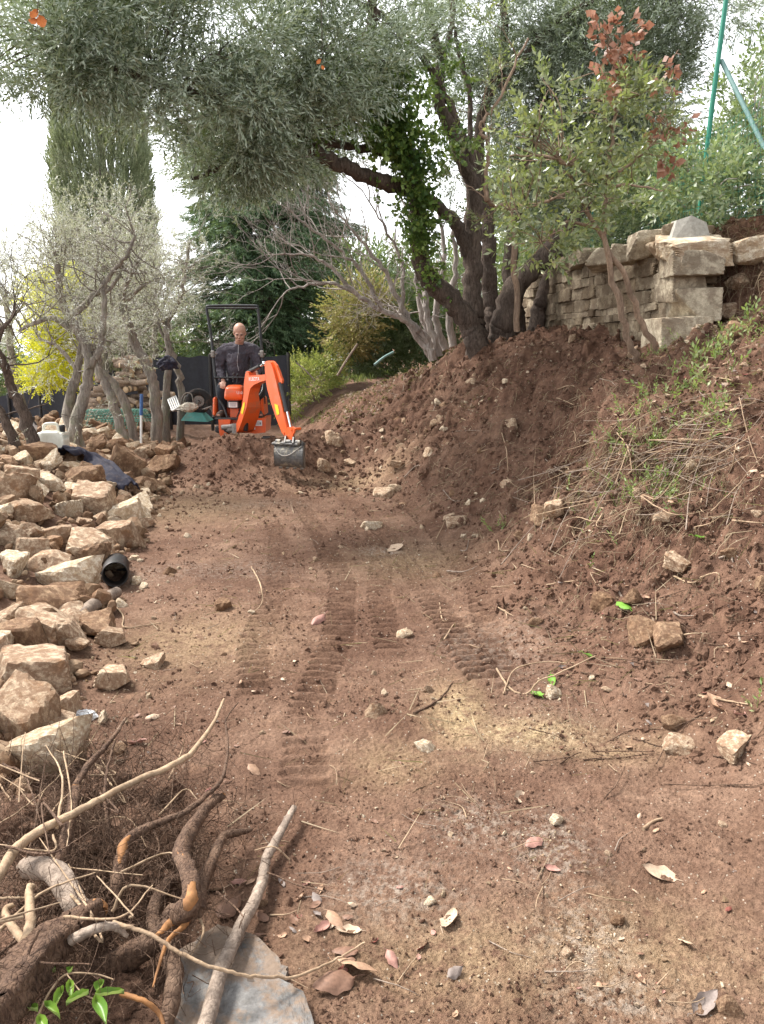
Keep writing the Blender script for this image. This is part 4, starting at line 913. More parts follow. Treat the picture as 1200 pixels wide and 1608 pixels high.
def rocks():
    rng = np.random.default_rng(22)
    big = [  # x0,x1,y0,y1 in the photograph, kind, label, height factor
        (0, 63, 950, 1031, 'rock_brown', 'squarish brown block at the left edge, topmost of the three stacked towards the roots'), (20, 106, 905, 981, 'rock_brown', 'big brown rock with dark front, between the squarish block and the pale flat-topped rock'),
        (-8, 106, 1020, 1092, 'rock', 'long tan block with an ochre end at the left edge'), (-20, 94, 1074, 1184, 'rock', 'largest pale block at the left edge just above the root heap'),
        (70, 122, 972, 1022, 'rock', 'tan wedge rock leaning against the squarish brown block'), (66, 132, 892, 934, 'rock_white', 'pale flat-topped rock immediately left of the pale pole'),
        (-4, 66, 775, 822, 'rock', 'tan rock with ochre side at the left edge in the middle of the heap'), (110, 178, 762, 812, 'rock', 'ochre-faced block at the heap edge below the navy cloth'),
        (170, 217, 782, 828, 'rock_white', 'whitish rock at the path edge below the ochre-faced block'), (158, 217, 818, 868, 'rock', 'rounded tan rock on the path edge above the black pipe'),
        (60, 112, 815, 868, 'rock', 'upright brown-tan rock in the middle of the heap, left of the rounded one'), (96, 152, 732, 770, 'rock_brown', 'earthy rock lying under the navy cloth'),
        (166, 226, 704, 762, 'rock_brown', 'large earthy rock right of the navy cloth'), (60, 125, 1122, 1160, 'flat', 'flat tan stone beside the crumpled plastic'),
        (36, 100, 1136, 1168, 'rock_white', 'small pale stone between the largest block and the flat stone'), (5, 104, 1160, 1222, 'rock_white', 'mottled pale stone at the top of the root heap'),
        (152, 200, 984, 1012, 'flat', 'flat tan stone on the path below the pale pole'), (150, 206, 1044, 1076, 'flat', 'flat light stone on the path near the left blocks'),
        (104, 140, 995, 1026, 'rock', 'small ochre stone touching the long tan block'), (0, 40, 862, 900, 'rock_white', 'pale rock at the left edge above the brown ones'), (30, 92, 690, 735, 'rock_brown', 'earthy slab in front of the jerrycan'),
        (0, 50, 725, 765, 'rock', 'tan block at the left edge high in the heap'), (52, 100, 740, 772, 'rock_white', 'pale block left of the earthy rock under the cloth'),
        (112, 165, 862, 895, 'rock_brown', 'brown stone above the pale flat-topped rock'), (20, 75, 842, 880, 'rock', 'tan rock with a flat top at the left, mid height in the heap')]
    for i, (x0, x1, y0, y1, kd, lb) in enumerate(big):
        g = GH((x0 + x1) / 2, (y0 * .35 + y1 * .65), .05); t = np.linalg.norm(g[:2]) and g[1]
        s = t / 1220 / .95; wdt = (x1 - x0) * s; hgt = (y1 - y0) * s
        o = put_rock(kd, g + np.array([0, wdt * .12, hgt * .05]), 1, lb, None, rng, tilt=.12, rz=rng.uniform(-.5, .5))
        k = .62 if kd != 'flat' else .3
        o.scale = (wdt * .86, wdt * .75, min(hgt / k * (.72 if kd != 'flat' else .6), wdt * 1.2)); PLACED.append((g[0], g[1], wdt * .5))
    # the loose heap, filled between
    for q in (G(181, 920), G(165, 945), G(135, 965), G(196, 905)): PLACED.append((q[0], q[1], .07))
    q = G(181, 925); PLACED.append((q[0] + .02, q[1] - .12, .15)); PLACED.append((q[0] - .02, q[1] + .12, .15))
    pts = [(a, b, r) for a, b, r in PLACED]; n = 0; tries = 0
    # a small dependence on distance: bigger ones near
    while n < 270 and tries < 30000:
        tries += 1; y = 2.6 + 9.6 * rng.random() ** 1.15; sl = rng.uniform(-.02, 2.3) if y > 8 else rng.uniform(-.02, min(2.2, y * .5 + .3)); x = float(edge(y)) - sl
        if x < -.66 * y - .25: continue
        r = rng.uniform(.048, .108) * (1.0 if rng.random() < .75 else 1.25)
        if any((x - a) ** 2 + (y - b) ** 2 < ((r + q) * .63) ** 2 for a, b, q in pts): continue
        pts.append((x, y, r)); kd = rng.choice(['rock', 'rock', 'rock_white', 'rock_brown'] if y < 8.5 else ['rock', 'rock_brown', 'rock_brown', 'rock_white', 'rock_brown'])
        where = 'nearest the camera' if y < 4.5 else 'halfway along' if y < 8.5 else 'around the olive trunks at the far end'
        col = {'rock': 'tan', 'rock_white': 'whitish', 'rock_brown': 'earthy brown'}[kd]
        o = put_rock(kd, (x, y, Tz(x, y) + r * .42), r * 2.15, f'{col} limestone rock in the loose heap, {where}', f'{col} rocks of the heap, {where}', rng, tilt=.35); o.scale[2] *= rng.uniform(.8, 1.15); n += 1
    # small rubble filling the gaps of the heap
    mb = MB(); P8 = [rock_shape(900 + i, 2, (1, .75, .6), 8, .05) for i in range(8)]; m = 3000; y = 2.5 + 11 * rng.random(m) ** 1.1; x = edge(y) - rng.uniform(-.05, 2.6, m); q = G(181, 925); k = (x > -.68 * y - .4) & (np.hypot(x - q[0], y - q[1]) > .22); x, y = x[k], y[k]; s = .045 * np.exp(rng.normal(0, .5, len(x)))
    scatter(mb, P8, np.stack([x, y, T(x, y) + s * .3 + rng.uniform(0, .04, len(x))], -1), rng.normal(0, 1, (len(x), 3)), s, rng); tag(mb.build('rubble', M['rock'], None), 'small tan rubble filling the gaps of the stone heap', 'rubble', kind='stuff')
    # stones on the path
    st = [(635, 1000, 24, 'small_white', 'pale half-buried stone in the middle of the path between the track prints'), (583, 830, 26, 'small_white', 'whitish stone with a dark underside in the middle of the track'), (600, 778, 30, 'flat', 'flat pale stone lying far up the track'),
          (714, 826, 28, 'flat', 'pale slab at the foot of the bank'), (852, 816, 34, 'small_brown', 'brown stone under the stem tangle on the bank'), (872, 805, 34, 'small', 'rounded tan stone beside the brown one under the stem tangle'),
          (350, 955, 30, 'small_brown', 'earthy stone on the left part of the path'), (1012, 1002, 46, 'rock_brown', 'upright brown stone of the pair on the lower bank'), (1048, 1008, 58, 'rock_brown', 'split brown stone of the pair on the lower bank'),
          (1066, 892, 40, 'flat', 'hollow tan stone shell on the bank at the right'), (870, 1092, 28, 'small_white', 'pale angular stone near the thin bent roots'), (1060, 1138, 30, 'small_brown', 'brown round stone at the right foot of the bank'),
          (1065, 1172, 36, 'flat', 'tan slab standing out of the soil at the right'), (1150, 1172, 46, 'flat', 'long white stone at the lower right of the bank'), (668, 1178, 26, 'small_white', 'pair-topping white stone in the path'), (240, 1045, 30, 'flat', 'flat tan stone near the left blocks, on the path'),
          (890, 1497, 18, 'small', 'grey lump among white grit near the bottom'), (970, 1450, 20, 'small_brown', 'small dark lump right of the white grit'), (1142, 1585, 36, 'small_brown', 'dark lump at the bottom right corner'), (1060, 385, 60, 'small', None)]
    for px, py, wpx, kd, lb in st[:-1]:
        g = G(px, py); s = g[1] / 1220 / .95; o = put_rock(kd, g + [0, 0, wpx * s * .1], wpx * s * 1.05, lb, None, rng, 'stone', .2); PLACED.append((g[0], g[1], wpx * s * .6))
    def many(n, sampler, smin, smax, where, kinds=('small', 'small_white', 'small_brown'), sink=.12):
        k = 0
        while k < n:
            x, y = sampler(); 
            if abs(x) > .56 * y + .1 or y < 1.6: continue
            s = smin * (smax / smin) ** (rng.random() ** 1.7); kd = kinds[rng.integers(len(kinds))]; col = {'small': 'tan', 'small_white': 'pale', 'small_brown': 'earth-brown', 'flat': 'flat tan'}[kd]
            put_rock(kd, (x, y, Tz(x, y) + s * sink), s, f'small {col} stone {where}', f'small {col} stones {where}', rng, 'stone', .35); k += 1
    many(75, lambda: ((lambda y: (rng.uniform(edge(y) + .05, toe(y) + .2), y))(2 + 8.5 * rng.random() ** 1.3)), .022, .085, 'strewn over the track')
    many(125, lambda: ((lambda y: (toe(y) + rng.uniform(.1, 2.6), y))(3 + 8.5 * rng.random())), .03, .14, 'stuck in the earth bank')
    many(45, lambda: (rng.uniform(-1.3, .9), rng.uniform(8.6, 10.9)), .04, .15, 'in the dug-over soil around the bucket', ('small', 'small_white', 'flat', 'small_brown'))
    many(45, lambda: ((lambda y: (edge(y) + rng.uniform(-.1, .45), y))(2.4 + 7 * rng.random())), .03, .11, 'fallen from the heap to the path edge')
    many(60, lambda: (rng.uniform(2.3, 4.6), rng.uniform(5.6, 8.0)), .05, .19, 'on the rubble slope at the foot of the wall end', ('small', 'small_white', 'flat'))
    for px, py, wpx, lb in [(1190, 405, 60, 'big white-topped boulder sticking out of the root mat at the right edge'), (1160, 445, 26, 'small stone below the root mat at the right edge'), (1140, 500, 40, 'tan stone on the slope right of the wall end'), (520, 690, 26, 'tan stone in the scraped earth right of the bucket'), (508, 735, 30, 'ochre stone on the ground right of the bucket'), (820, 380, 1, None)]:
        if not lb: continue
        g = G(px, py); s = g[1] / 1220; put_rock('rock_white' if px > 1180 else 'small', g, wpx * s, lb, None, rng, 'rock', .2)
rocks()
# ------------------------------------------------------------------ the micro excavator
def text(name, body, loc, xd, up, size, mat, parent):
    cu = bpy.data.curves.new(name, 'FONT'); cu.body = body; cu.size = size; cu.align_x = 'CENTER'; cu.align_y = 'CENTER'; cu.extrude = .0006; cu.materials.append(M[mat])
    tmp = bpy.data.objects.new('tmp', cu); COL.objects.link(tmp); dg = bpy.context.evaluated_depsgraph_get(); me = bpy.data.meshes.new_from_object(tmp.evaluated_get(dg)); bpy.data.objects.remove(tmp)
    o = link(name, me); xd = unit(xd); up = unit(np.asarray(up) - xd * np.dot(up, xd)); n = np.cross(xd, up)
    mw = Matrix(((xd[0], up[0], n[0], loc[0]), (xd[1], up[1], n[1], loc[1]), (xd[2], up[2], n[2], loc[2]), (0, 0, 0, 1)))
    o.parent = parent; o.matrix_parent_inverse = Matrix.Translation(-parent.location); o.matrix_basis = mw; return o
def digger():
    base = W(380, 700, 11.1); base[2] = Tz(base[0], base[1])
    th = thing('mini_excavator', 'small orange micro digger with black roll bar, its bucket resting on the soil', 'excavator', base)
    def part(name, mb, mat, smooth=False, label=None, parent=th):
        o = mb.build(name, M[mat] if isinstance(mat, str) else mat, parent, smooth)
        if label: o['label'] = label
        if parent is not th: o.matrix_parent_inverse = Matrix.Identity(4)
        return o
    # undercarriage: two rubber tracks with wheels, frame, dozer blade
    zb = base[2] - .03
    for sx in (-.30, .30):
        cx = base[0] + sx; mb = MB(); y0, y1, r = 10.62, 11.72, .17; prof = []
        for a in np.linspace(-math.pi / 2, math.pi / 2, 12): prof.append((y1 + r * math.cos(a), zb + r + r * math.sin(a)))
        for a in np.linspace(math.pi / 2, 3 * math.pi / 2, 12): prof.append((y0 + r * math.cos(a), zb + r + r * math.sin(a)))
        pr = np.array(prof); c = np.array([(y0 + y1) / 2, zb + r]); inn = c + (pr - c) * np.array([.95, .8]); n = len(pr); V = []
        for q in (pr, inn):
            for s in (-.09, .09): V += [(cx + s, y, z) for y, z in q]
        F = []
        for i in range(n):
            j = (i + 1) % n; F += [(i, j, n + j, n + i), (2 * n + i, 3 * n + i, 3 * n + j, 2 * n + j), (i, 2 * n + i, 2 * n + j, j), (n + i, n + j, 3 * n + j, 3 * n + i)]
        mb.add(V, F)
        for i in range(44):
            t = i / 44 * n; k = int(t); p = pr[k] * (1 - t + k) + pr[(k + 1) % n] * (t - k); dv = pr[(k + 1) % n] - pr[k]; a = math.atan2(dv[1], dv[0])
            box(mb, (cx, p[0], p[1]), (.18, .03, .024), rotx(a), .004)
        tk = part('track', mb, 'rubber')
        for yy, rr in ((y0, .13), (y1, .13), (10.9, .06), (11.17, .06), (11.44, .06)):
            w_ = MB(); lathe(w_, [(0, -.07), (rr, -.07), (rr, .07), (rr * .4, .07), (rr * .35, .085), (0, .085)], (cx, yy, zb + (r if rr > .1 else .09)), (1, 0, 0), 16); part('roller', w_, 'steel', parent=tk)
    mb = MB(); box(mb, (base[0], 11.17, zb + .24), (.44, .8, .14), None, .02); lathe(mb, [(0, 0), (.2, 0), (.2, .08), (0, .08)], (base[0], 11.17, zb + .3)); part('undercarriage', mb, 'black')
    mb = MB(); c = W(364, 706, 10.42); hw = .37
    pr = [(0, -.13), (-.035, -.06), (-.04, .02), (-.02, .11), (.0, .13), (.012, .11), (-.008, .02), (-.003, -.06), (.02, -.13)]
    P = [np.array([c[0] - hw, c[1] + a, c[2] + b]) for a, b in pr]; prism(mb, P, (1, 0, 0), 2 * hw)
    for s in (-.2, .2): box(mb, (c[0] + s, c[1] + .22, c[2] - .02), (.05, .42, .06), None, .01)
    part('dozer_blade', mb, 'steel')
    # body
    d0 = 10.72; ff = lambda pts, d=d0: [W(x, y, d) for x, y in pts]
    mb = MB(); back = (0, 1, 0)
    prism(mb, ff([(343, 659), (362, 659), (361, 666), (352, 668), (351, 677), (358, 681), (356, 685), (346, 686), (344, 676)]), back, .5)
    prism(mb, ff([(385, 659), (418, 656), (418, 662), (417, 679), (400, 681), (386, 679), (384, 668)]), back, .5)
    prism(mb, ff([(361.5, 640), (374, 640), (376, 662), (372, 672), (362, 672)], 10.86), back, .2)
    prism(mb, ff([(380, 640), (398, 650), (398, 676), (370, 676), (372, 662)], 10.92), back, .2)
    part('body', mb, 'orange')
    mb = MB(); box(mb, W(380, 671, 11.05), (.64, .62, .10), None, .02); c = W(379, 664, 10.95); box(mb, (c[0], 11.0, W(380, 657, 10.72)[2] - .01), (.66, .5, .03), None, .008)
    part('floor_plate', mb, 'black')
    mb = MB(); box(mb, W(370, 673, 10.62), (.24, .2, .10), None, .03); lathe(mb, [(0, -.09), (.05, -.09), (.05, .09), (0, .09)], W(370, 676, 10.52), (0, 0, 1), 14); lathe(mb, [(0, -.12), (.035, -.12), (.035, .12), (0, .12)], W(362, 670, 10.55), (1, 0, .1), 12)
    part('swing_bracket', mb, 'steel')
    # engine and seat housing behind the operator's legs
    mb = MB(); box(mb, W(379, 640, 11.55), (.68, .5, .34), None, .09); part('engine_cover', mb, 'orange')
    mb = MB()
    for px in (341.5, 414.5): box(mb, W(px, 637, 11.15), (.05, .42, .26), roty(.06 if px < 380 else -.06), .02)
    part('side_cover', mb, 'orange')
    mb = MB(); box(mb, W(377, 617, 11.5), (.40, .36, .09), None, .035); box(mb, W(377, 597, 11.72), (.40, .09, .34), rotx(-.12), .035); part('seat', mb, 'black')
    # console hood with rounded nose
    mb = MB(); c = W(369, 616.5, 10.78); n = 7; V, F = ICO[4]
    P = np.sign(V) * np.abs(V) ** .42 * np.array([.128, .15, .105]); P[:, 0] += -.02 * (P[:, 2] < 0) * 0; P[:, 0] *= 1 - .10 * (P[:, 2] / .105); P[:, 2] -= .18 * np.maximum(-P[:, 1], 0) * (P[:, 2] > 0)
    mb.add(P + c, F); hood = part('hood', mb, 'orange', True)
    mb = MB(); box(mb, W(368, 635, 10.84), (.17, .16, .10), None, .015); part('console', mb, 'black')
    mb = MB(); box(mb, W(366, 635.5, 10.75), (.12, .004, .075), None, .001); st = part('sticker', mb, 'whitepaper')
    mb = MB()
    for k, wd in enumerate((.09, .09, .07, .085)): box(mb, W(366, 632.8 + k * 1.6, 10.745), (wd, .002, .004))
    part('print', mb, 'ink', parent=st)
    mb = MB(); box(mb, W(406, 664.5, 10.705), (.10, .004, .075), None, .001); st = part('sticker', mb, 'whitepaper')
    mb = MB()
    for k in range(3): box(mb, W(404.5 + k % 2, 662.5 + k * 1.9, 10.7), (.06, .002, .005))
    box(mb, W(409, 665, 10.7), (.012, .002, .03)); part('print', mb, 'ink', parent=st)
    mb = MB(); box(mb, W(396, 672, 10.705), (.085, .004, .045), None, .001); st = part('sticker', mb, 'whitepaper')
    mb = MB()
    for k in range(2): box(mb, W(396, 671 + k * 1.8, 10.7), (.06, .002, .005))
    part('print', mb, 'ink', parent=st)
    text('model_lettering', 'U10', W(376.5, 617, 10.61), (1, 0, 0), (0, 0, 1), .05, 'whitepaper', th)
    # roll bar
    mb = MB()
    lp = [(343, 628, 11.05), (338, 590, 11.1), (335, 560, 11.15), (332, 530, 11.25), (328, 505, 11.3), (325.2, 488, 11.34), (325.5, 482.5, 11.35), (329, 480.8, 11.35), (364, 480, 11.36), (400, 480.4, 11.35), (404, 482, 11.35), (405.5, 488, 11.34), (408, 510, 11.3), (410.5, 540, 11.22), (412, 560, 11.15), (413, 600, 11.1), (415, 634, 11.08)]
    tube(mb, spline([W(*p) for p in lp], 4), .021, 10)
    tube(mb, [W(325.5, 484, 11.2), W(404, 484, 11.2)], .012, 8)
    rops = part('roll_bar', mb, 'black', True)
    mb = MB()
    for px, py in ((334.5, 556), (411.5, 556)):
        c = W(px, py, 11.12); box(mb, c, (.055, .06, .10), None, .012); lathe(mb, [(0, -.05), (.013, -.05), (.013, .05), (0, .05)], c, (1, 0, 0), 8)
    part('hinge', mb, 'steel', parent=rops)
    mb = MB(); tube(mb, [W(336, 593, 11.0), W(386, 593, 10.95)], .014, 8)
    tube(mb, spline([W(345, 628, 10.9), W(352, 640, 10.85), W(357, 655, 10.8)], 5), .017, 8); tube(mb, spline([W(414, 596, 10.95), W(412, 614, 10.8), W(404, 626, 10.7), W(401, 640, 10.75), W(401, 655, 10.8)], 6), .018, 8)
    part('grab_rail', mb, 'black', True)
    for a, b in (((366, 600, 10.85), (367, 588, 10.9)), ((372, 601, 10.85), (373, 589, 10.9)), ((352, 612, 10.9), (350, 602, 10.96)), ((400, 600, 10.9), (402, 588, 10.98))):
        mb = MB(); p, q = W(*a), W(*b); tube(mb, [p, q], .006, 6); lathe(mb, [(0, -.02), (.013, -.015), (.016, 0), (.012, .02), (0, .024)], q, (0, 0, 1), 10); part('lever', mb, 'black', True)
    mb = MB()
    for k in range(7):
        a = W(372 + k * 4, 655, 10.8); b = W(384 + k * 3, 598 + k, 10.7)
        tube(mb, spline([a, (a + b) / 2 + [(-1) ** k * .04, .08, -.03 * k], b], 6), .008, 6)
    for k in range(4):
        tube(mb, spline([W(386 + k * 2, 590, 10.5), W(398 + k * 2, 578 - k, 10.3), W(414 + k, 574, 10.05)], 5), .007, 6)
    part('hydraulic_hose', mb, 'hose', True)
    # boom and arm lie in one upright plane turned towards the camera and to the right
    S = W(371, 678, 10.48); a = R_(50); bd = np.array([math.cos(a), -math.sin(a), 0]); nv = np.array([-math.sin(a), -math.cos(a), 0])
    def U(px, py, off=0.0):
        r = ray(px, py); o = np.array([0, 0, CAM_H]); return o + r * (np.dot(S + nv * off - o, nv) / np.dot(r, nv))
    def plate(pts, th_, off=0.0, mb=None): prism(mb, [U(x, y, off) for x, y in pts], -nv, th_); return mb
    mb = MB()
    bp = [(367.5, 677), (372, 663), (376.5, 650), (380, 637), (382.5, 622), (383, 604), (385, 588), (387, 583), (390, 584), (391.5, 590), (417, 588), (418.5, 592), (417.5, 597), (408, 600), (399, 604), (393, 610), (390.5, 620), (387, 640), (380.5, 660), (374.5, 676), (371, 680)]
    prism(mb, [U(x, y) for x, y in bp], -nv, np.array([.24 if y > 655 else .22 if y > 625 else .15 if y > 606 else .11 for x, y in bp])); bm_ = part('boom', mb, 'orange')
    bm_['label'] = 'bent orange boom with a yellow reflector strip'
    mb = MB(); prism(mb, [U(x, y, .004) for x, y in ((378.5, 648), (380.5, 639), (382.5, 632), (384.5, 631), (384, 640), (381, 651))], nv, .002); part('reflector', mb, 'yellowtape')
    text('lettering', 'KUBOTA', U(399, 595.5, .004), bd + [0, 0, .04], (0, 0, 1), .066, 'whitepaper', th)
    mb = MB(); plate([(415.5, 569), (418, 567), (421, 566.5), (424.5, 569), (428, 577), (431.5, 590), (434.5, 602), (436.5, 612), (441, 630), (446.5, 655), (451, 676), (443, 680), (438, 668), (432, 652), (426, 634), (420, 612), (417, 595)], .085, 0, mb); part('arm', mb, 'orange')
    mb = MB(); plate([(424, 567), (429, 568), (434, 573.5), (438, 583), (441, 592), (443, 597), (442.5, 602), (439, 602), (436, 595), (431, 583), (427, 574)], .022, -.03, mb); plate([(425, 567), (430, 568), (435, 573.5), (439, 583), (442, 592), (444, 597), (443, 602), (440, 602), (437, 595), (432, 583), (427, 574)], .022, -.10, mb); part('arm_bracket', mb, 'orange')
    mb = MB(); prism(mb, [U(x, y, .004) for x, y in ((431, 634), (436.5, 636), (439, 650), (435, 652))], nv, .002); part('reflector', mb, 'yellowtape')
    mb = MB(); plate([(443, 677), (451, 671), (459, 670), (463, 673), (462, 679), (459.5, 684), (458, 697), (451, 698), (449, 688), (446, 684)], .02, .01, mb); plate([(443, 677), (451, 671), (459, 670), (463, 673), (462, 679), (459.5, 684), (458, 697), (451, 698), (449, 688), (446, 684)], .02, -.08, mb)
    for px, py in ((447, 680), (459, 674), (454, 694)): lathe(mb, [(0, -.02), (.017, -.02), (.017, .12), (0, .12)], U(px, py), -nv, 12)
    part('link', mb, 'orange')
    def cyl(p, q, t, r1, r2, name):
        mb = MB(); m = p + (q - p) * t; tube(mb, [p, m], r1, 12); tube(mb, [m - (m - p) * .06, m + (q - p) * .01], r1 * 1.12, 12); c = part(name, mb, 'black', True)
        mb = MB(); tube(mb, [m, q], r2, 10); lathe(mb, [(0, -.03), (r2 * 1.9, -.03), (r2 * 1.9, .03), (0, .03)], q, nv, 10); part('rod', mb, 'chrome', True, parent=c)
    cyl(U(440.5, 601, -.04), U(457.5, 675, -.04), .60, .030, .015, 'bucket_cylinder')
    cyl(U(388, 586, -.06), U(416, 571, -.04), .72, .028, .015, 'arm_cylinder')
    cyl(U(386, 676, -.1), U(389, 622, -.08), .65, .032, .018, 'boom_cylinder')
    # bucket: curved shell with side cheeks, teeth, and the quick hitch above
    c = U(455, 715, .02); fx = np.array([.93, -.36, 0]); fy = np.array([-.36, -.93, 0]) * -1; wd = .40
    ar = [(math.cos(t) * .135, math.sin(t) * .145) for t in np.linspace(R_(100), R_(-75), 14)]      # from the hitch over the back to the lip
    ar = [(-.12, .14)] + ar + [(-.12, -.165)]
    mb = MB(); out = [c - fx * wd / 2 + np.array([0, -1, 0]) * u + np.array([0, 0, 1]) * v for u, v in ar]; inn = [c - fx * wd / 2 + np.array([0, -1, 0]) * u * .9 + np.array([0, 0, 1]) * v * .9 for u, v in ar]
    n = len(ar); V = out + inn + [p + fx * wd for p in out] + [p + fx * wd for p in inn]; F = []
    for i in range(n - 1): F += [(i, i + 1, 2 * n + i + 1, 2 * n + i), (n + i, 3 * n + i, 3 * n + i + 1, n + i + 1)]
    F += [(0, 2 * n, 3 * n, n), (n - 1, 2 * n - 1, 4 * n - 1, 3 * n - 1)]; mb.add(V, F)
    for s in (0, 1):
        off = fx * (wd * s - (.012 if s else 0)); prism(mb, [p + off for p in out], fx, .012)
    bk = part('bucket', mb, 'bucketpaint')
    for k in range(4):
        mb = MB(); p = out[-1] + fx * wd * (k + .5) / 4; box(mb, p + [0, .03, -.012], (.04, .09, .018), None, .005); part('tooth', mb, 'steel', parent=bk)
    mb = MB()
    for s in (-.06, .05): prism(mb, [c + fx * s + np.array([0, -1, 0]) * u + np.array([0, 0, 1]) * v for u, v in ((-.11, .12), (.09, .12), (.11, .17), (.03, .23), (-.06, .24), (-.12, .18))], fx, .018)
    box(mb, c + np.array([-.02, 0, .145]), (.36, .17, .03), np.array([fx, np.cross([0, 0, 1], fx), [0, 0, 1]]).T, .008)
    for s in (-.14, .0, .13): lathe(mb, [(0, -.03), (.035, -.03), (.035, .03), (0, .03)], c + fx * s + [0, -.05, .165], fx, 10)
    part('quick_hitch', mb, 'bucketpaint'); 
    mb = MB(); V, F = ICO[4]; rr = 1 + .25 * v3(V * 3, 5) + .12 * v3(V * 8, 6); cc = c + np.array([.01, .0, .15]); P = V * rr[:, None] * np.array([.20, .10, .035]); mb.add(P @ np.array([fx, np.cross([0, 0, 1], fx), [0, 0, 1]]) + cc, F)
    o = mb.build('soil_heap', M['bucketpaint'], th, True)
    mb = MB(); tube(mb, spline([c + fx * .18 + [0, -.08, .13], c + [0, -.16, .02], c - fx * .12 + [0, -.15, .03], c - fx * .2 + [0, -.08, .13]], 6), .006, 6)
    part('chain', mb, 'steel', True)
digger()

# ------------------------------------------------------------------ the driver
def remesh(o, vox, smooth=3):
    m = o.modifiers.new('remesh', 'REMESH'); m.mode = 'VOXEL'; m.voxel_size = vox; m.use_smooth_shade = True
    if smooth: s = o.modifiers.new('smooth', 'SMOOTH'); s.iterations = smooth; s.factor = .5
def ellipsoid(mb, c, r, rot=None, sub=3):
    V, F = ICO[sub]; P = V * np.asarray(r); P = P @ (np.asarray(rot).T if rot is not None else np.eye(3)); mb.add(P + c, F)
def driver():
    J = {k: W(*v) for k, v in dict(head=(376.5, 522.5, 11.08), neck=(375, 541, 11.2), chest=(374, 566, 11.28), pelvis=(376, 606, 11.42), shl=(353.5, 553, 11.27), shr=(397, 551, 11.27), ell=(345, 582, 11.22), elr=(407, 578, 11.18), hal=(351, 599, 10.98), har=(402, 586, 11.0), hil=(367, 608, 11.4), hir=(387, 607, 11.4), knl=(350, 610, 10.98), knr=(405, 612, 11.0), anl=(350, 646, 10.98), anr=(404, 645, 11.0), tol=(343, 653, 10.78), tor=(410, 653, 10.8)).items()}
    th = thing('person', 'bald man in dark jacket seated at the controls of the orange digger, looking down', 'person', J['pelvis'])
    f = unit(np.array([.12, -1, -.42])); rt = unit(np.cross(f, [0, 0, 1])); up = np.cross(rt, f); H = np.stack([rt, -f, up], -1)   # head frame: x right, y back, z up
    # picture-right is +x
    hp = lambda x, y, z: J['head'] + H @ np.array([x, y, z])
    b = MB()
    ellipsoid(b, hp(0, .015, .040), (.083, .103, .090), H, 4); ellipsoid(b, hp(0, -.012, -.025), (.070, .086, .092), H, 4); ellipsoid(b, hp(0, -.040, -.085), (.054, .056, .040), H)
    for s in (-1, 1):
        ellipsoid(b, hp(.080 * s, .012, -.010), (.011, .021, .033), H); ellipsoid(b, hp(.031 * s, -.092, .018), (.028, .014, .0085), H); ellipsoid(b, hp(.040 * s, -.078, -.032), (.020, .014, .016), H)
    tube(b, [hp(0, -.092, .008), hp(0, -.106, -.018), hp(0, -.120, -.032)], [.008, .011, .014], 8); ellipsoid(b, hp(0, -.104, -.036), (.020, .014, .009), H)
    ellipsoid(b, hp(0, -.094, -.060), (.026, .012, .0065), H); ellipsoid(b, hp(0, -.092, -.070), (.022, .012, .007), H)
    tube(b, [J['head'] + [0, .04, -.05], J['neck'] + [0, .03, 0], J['chest'] + [0, .04, .12]], [.064, .060, .05], 12)
    tube(b, spline([J['neck'] + [0, .02, -.05], J['chest'], J['pelvis']], 5), [.055, .11, .10], 14, flat=.6)
    for s, (sh, el, ha, hi, kn, an, to) in ((-1, ('shl', 'ell', 'hal', 'hil', 'knl', 'anl', 'tol')), (1, ('shr', 'elr', 'har', 'hir', 'knr', 'anr', 'tor'))):
        tube(b, spline([J['neck'] + [0, .02, -.06], J[sh], J[el], J[ha]], 5), [.04, .045, .045, .038, .027], 10)
        tube(b, spline([J['pelvis'], J[hi], J[kn], J[an]], 5), [.08, .075, .055, .04], 10); tube(b, [J[an], J[to]], [.04, .03], 8)
        # hand: palm, four curled fingers, a thumb against them
        w0 = J[ha]; fd = unit(np.array([-.05 * s, -.75, -.45])); sd = unit(np.cross(fd, [0, 0, 1])); un = np.cross(sd, fd); Hm = np.stack([sd, fd, un], -1)
        ellipsoid(b, w0 + fd * .045, (.041, .052, .019), Hm)
        for k, ln in enumerate((.072, .082, .077, .060)):
            o = (-.030 + .020 * k) * (1 if s > 0 else -1); p0 = w0 + fd * .085 + sd * o; p1 = p0 + fd * ln * .42 - un * .008; p2 = p1 + fd * ln * .12 - un * ln * .36; p3 = p2 - fd * ln * .22 - un * ln * .14
            tube(b, spline([p0 - fd * .02, p0, p1, p2, p3], 3), [.0105, .0095, .008], 7)
        o = -.036 * (1 if s > 0 else -1); p0 = w0 + fd * .03 + sd * o; tube(b, spline([p0, p0 + sd * o * .5 + fd * .03 - un * .01, p0 + sd * o * .3 + fd * .055 - un * .028], 3), [.012, .009], 7)
    body = b.build('body', M['skin'], th); remesh(body, .0055, 2)
    for s in (-1, 1):
        e = MB(); ellipsoid(e, hp(.031 * s, -.096, .004), (.014, .008, .0065), H, 2); e.build('eye', M['eye'], th, True)
    for s in (-1, 1):
        e = MB(); tube(e, spline([hp(.014 * s, -.108, .016), hp(.034 * s, -.107, .024), hp(.056 * s, -.092, .016)], 4), [.004, .0055, .003], 6); e.build('eyebrow', M['hair'], th, True)  # dark brow hair, also standing in for the shadow line over the eyes
    e = MB(); ellipsoid(e, hp(0, -.108, -.066), (.026, .006, .0075), H, 3); e.build('lips', M['lips'], th, True)
    hr = MB(); ellipsoid(hr, hp(0, .030, .018), (.0875, .096, .074), H, 4); hr.build('hair', M['hair'], th, True)
    j = MB()
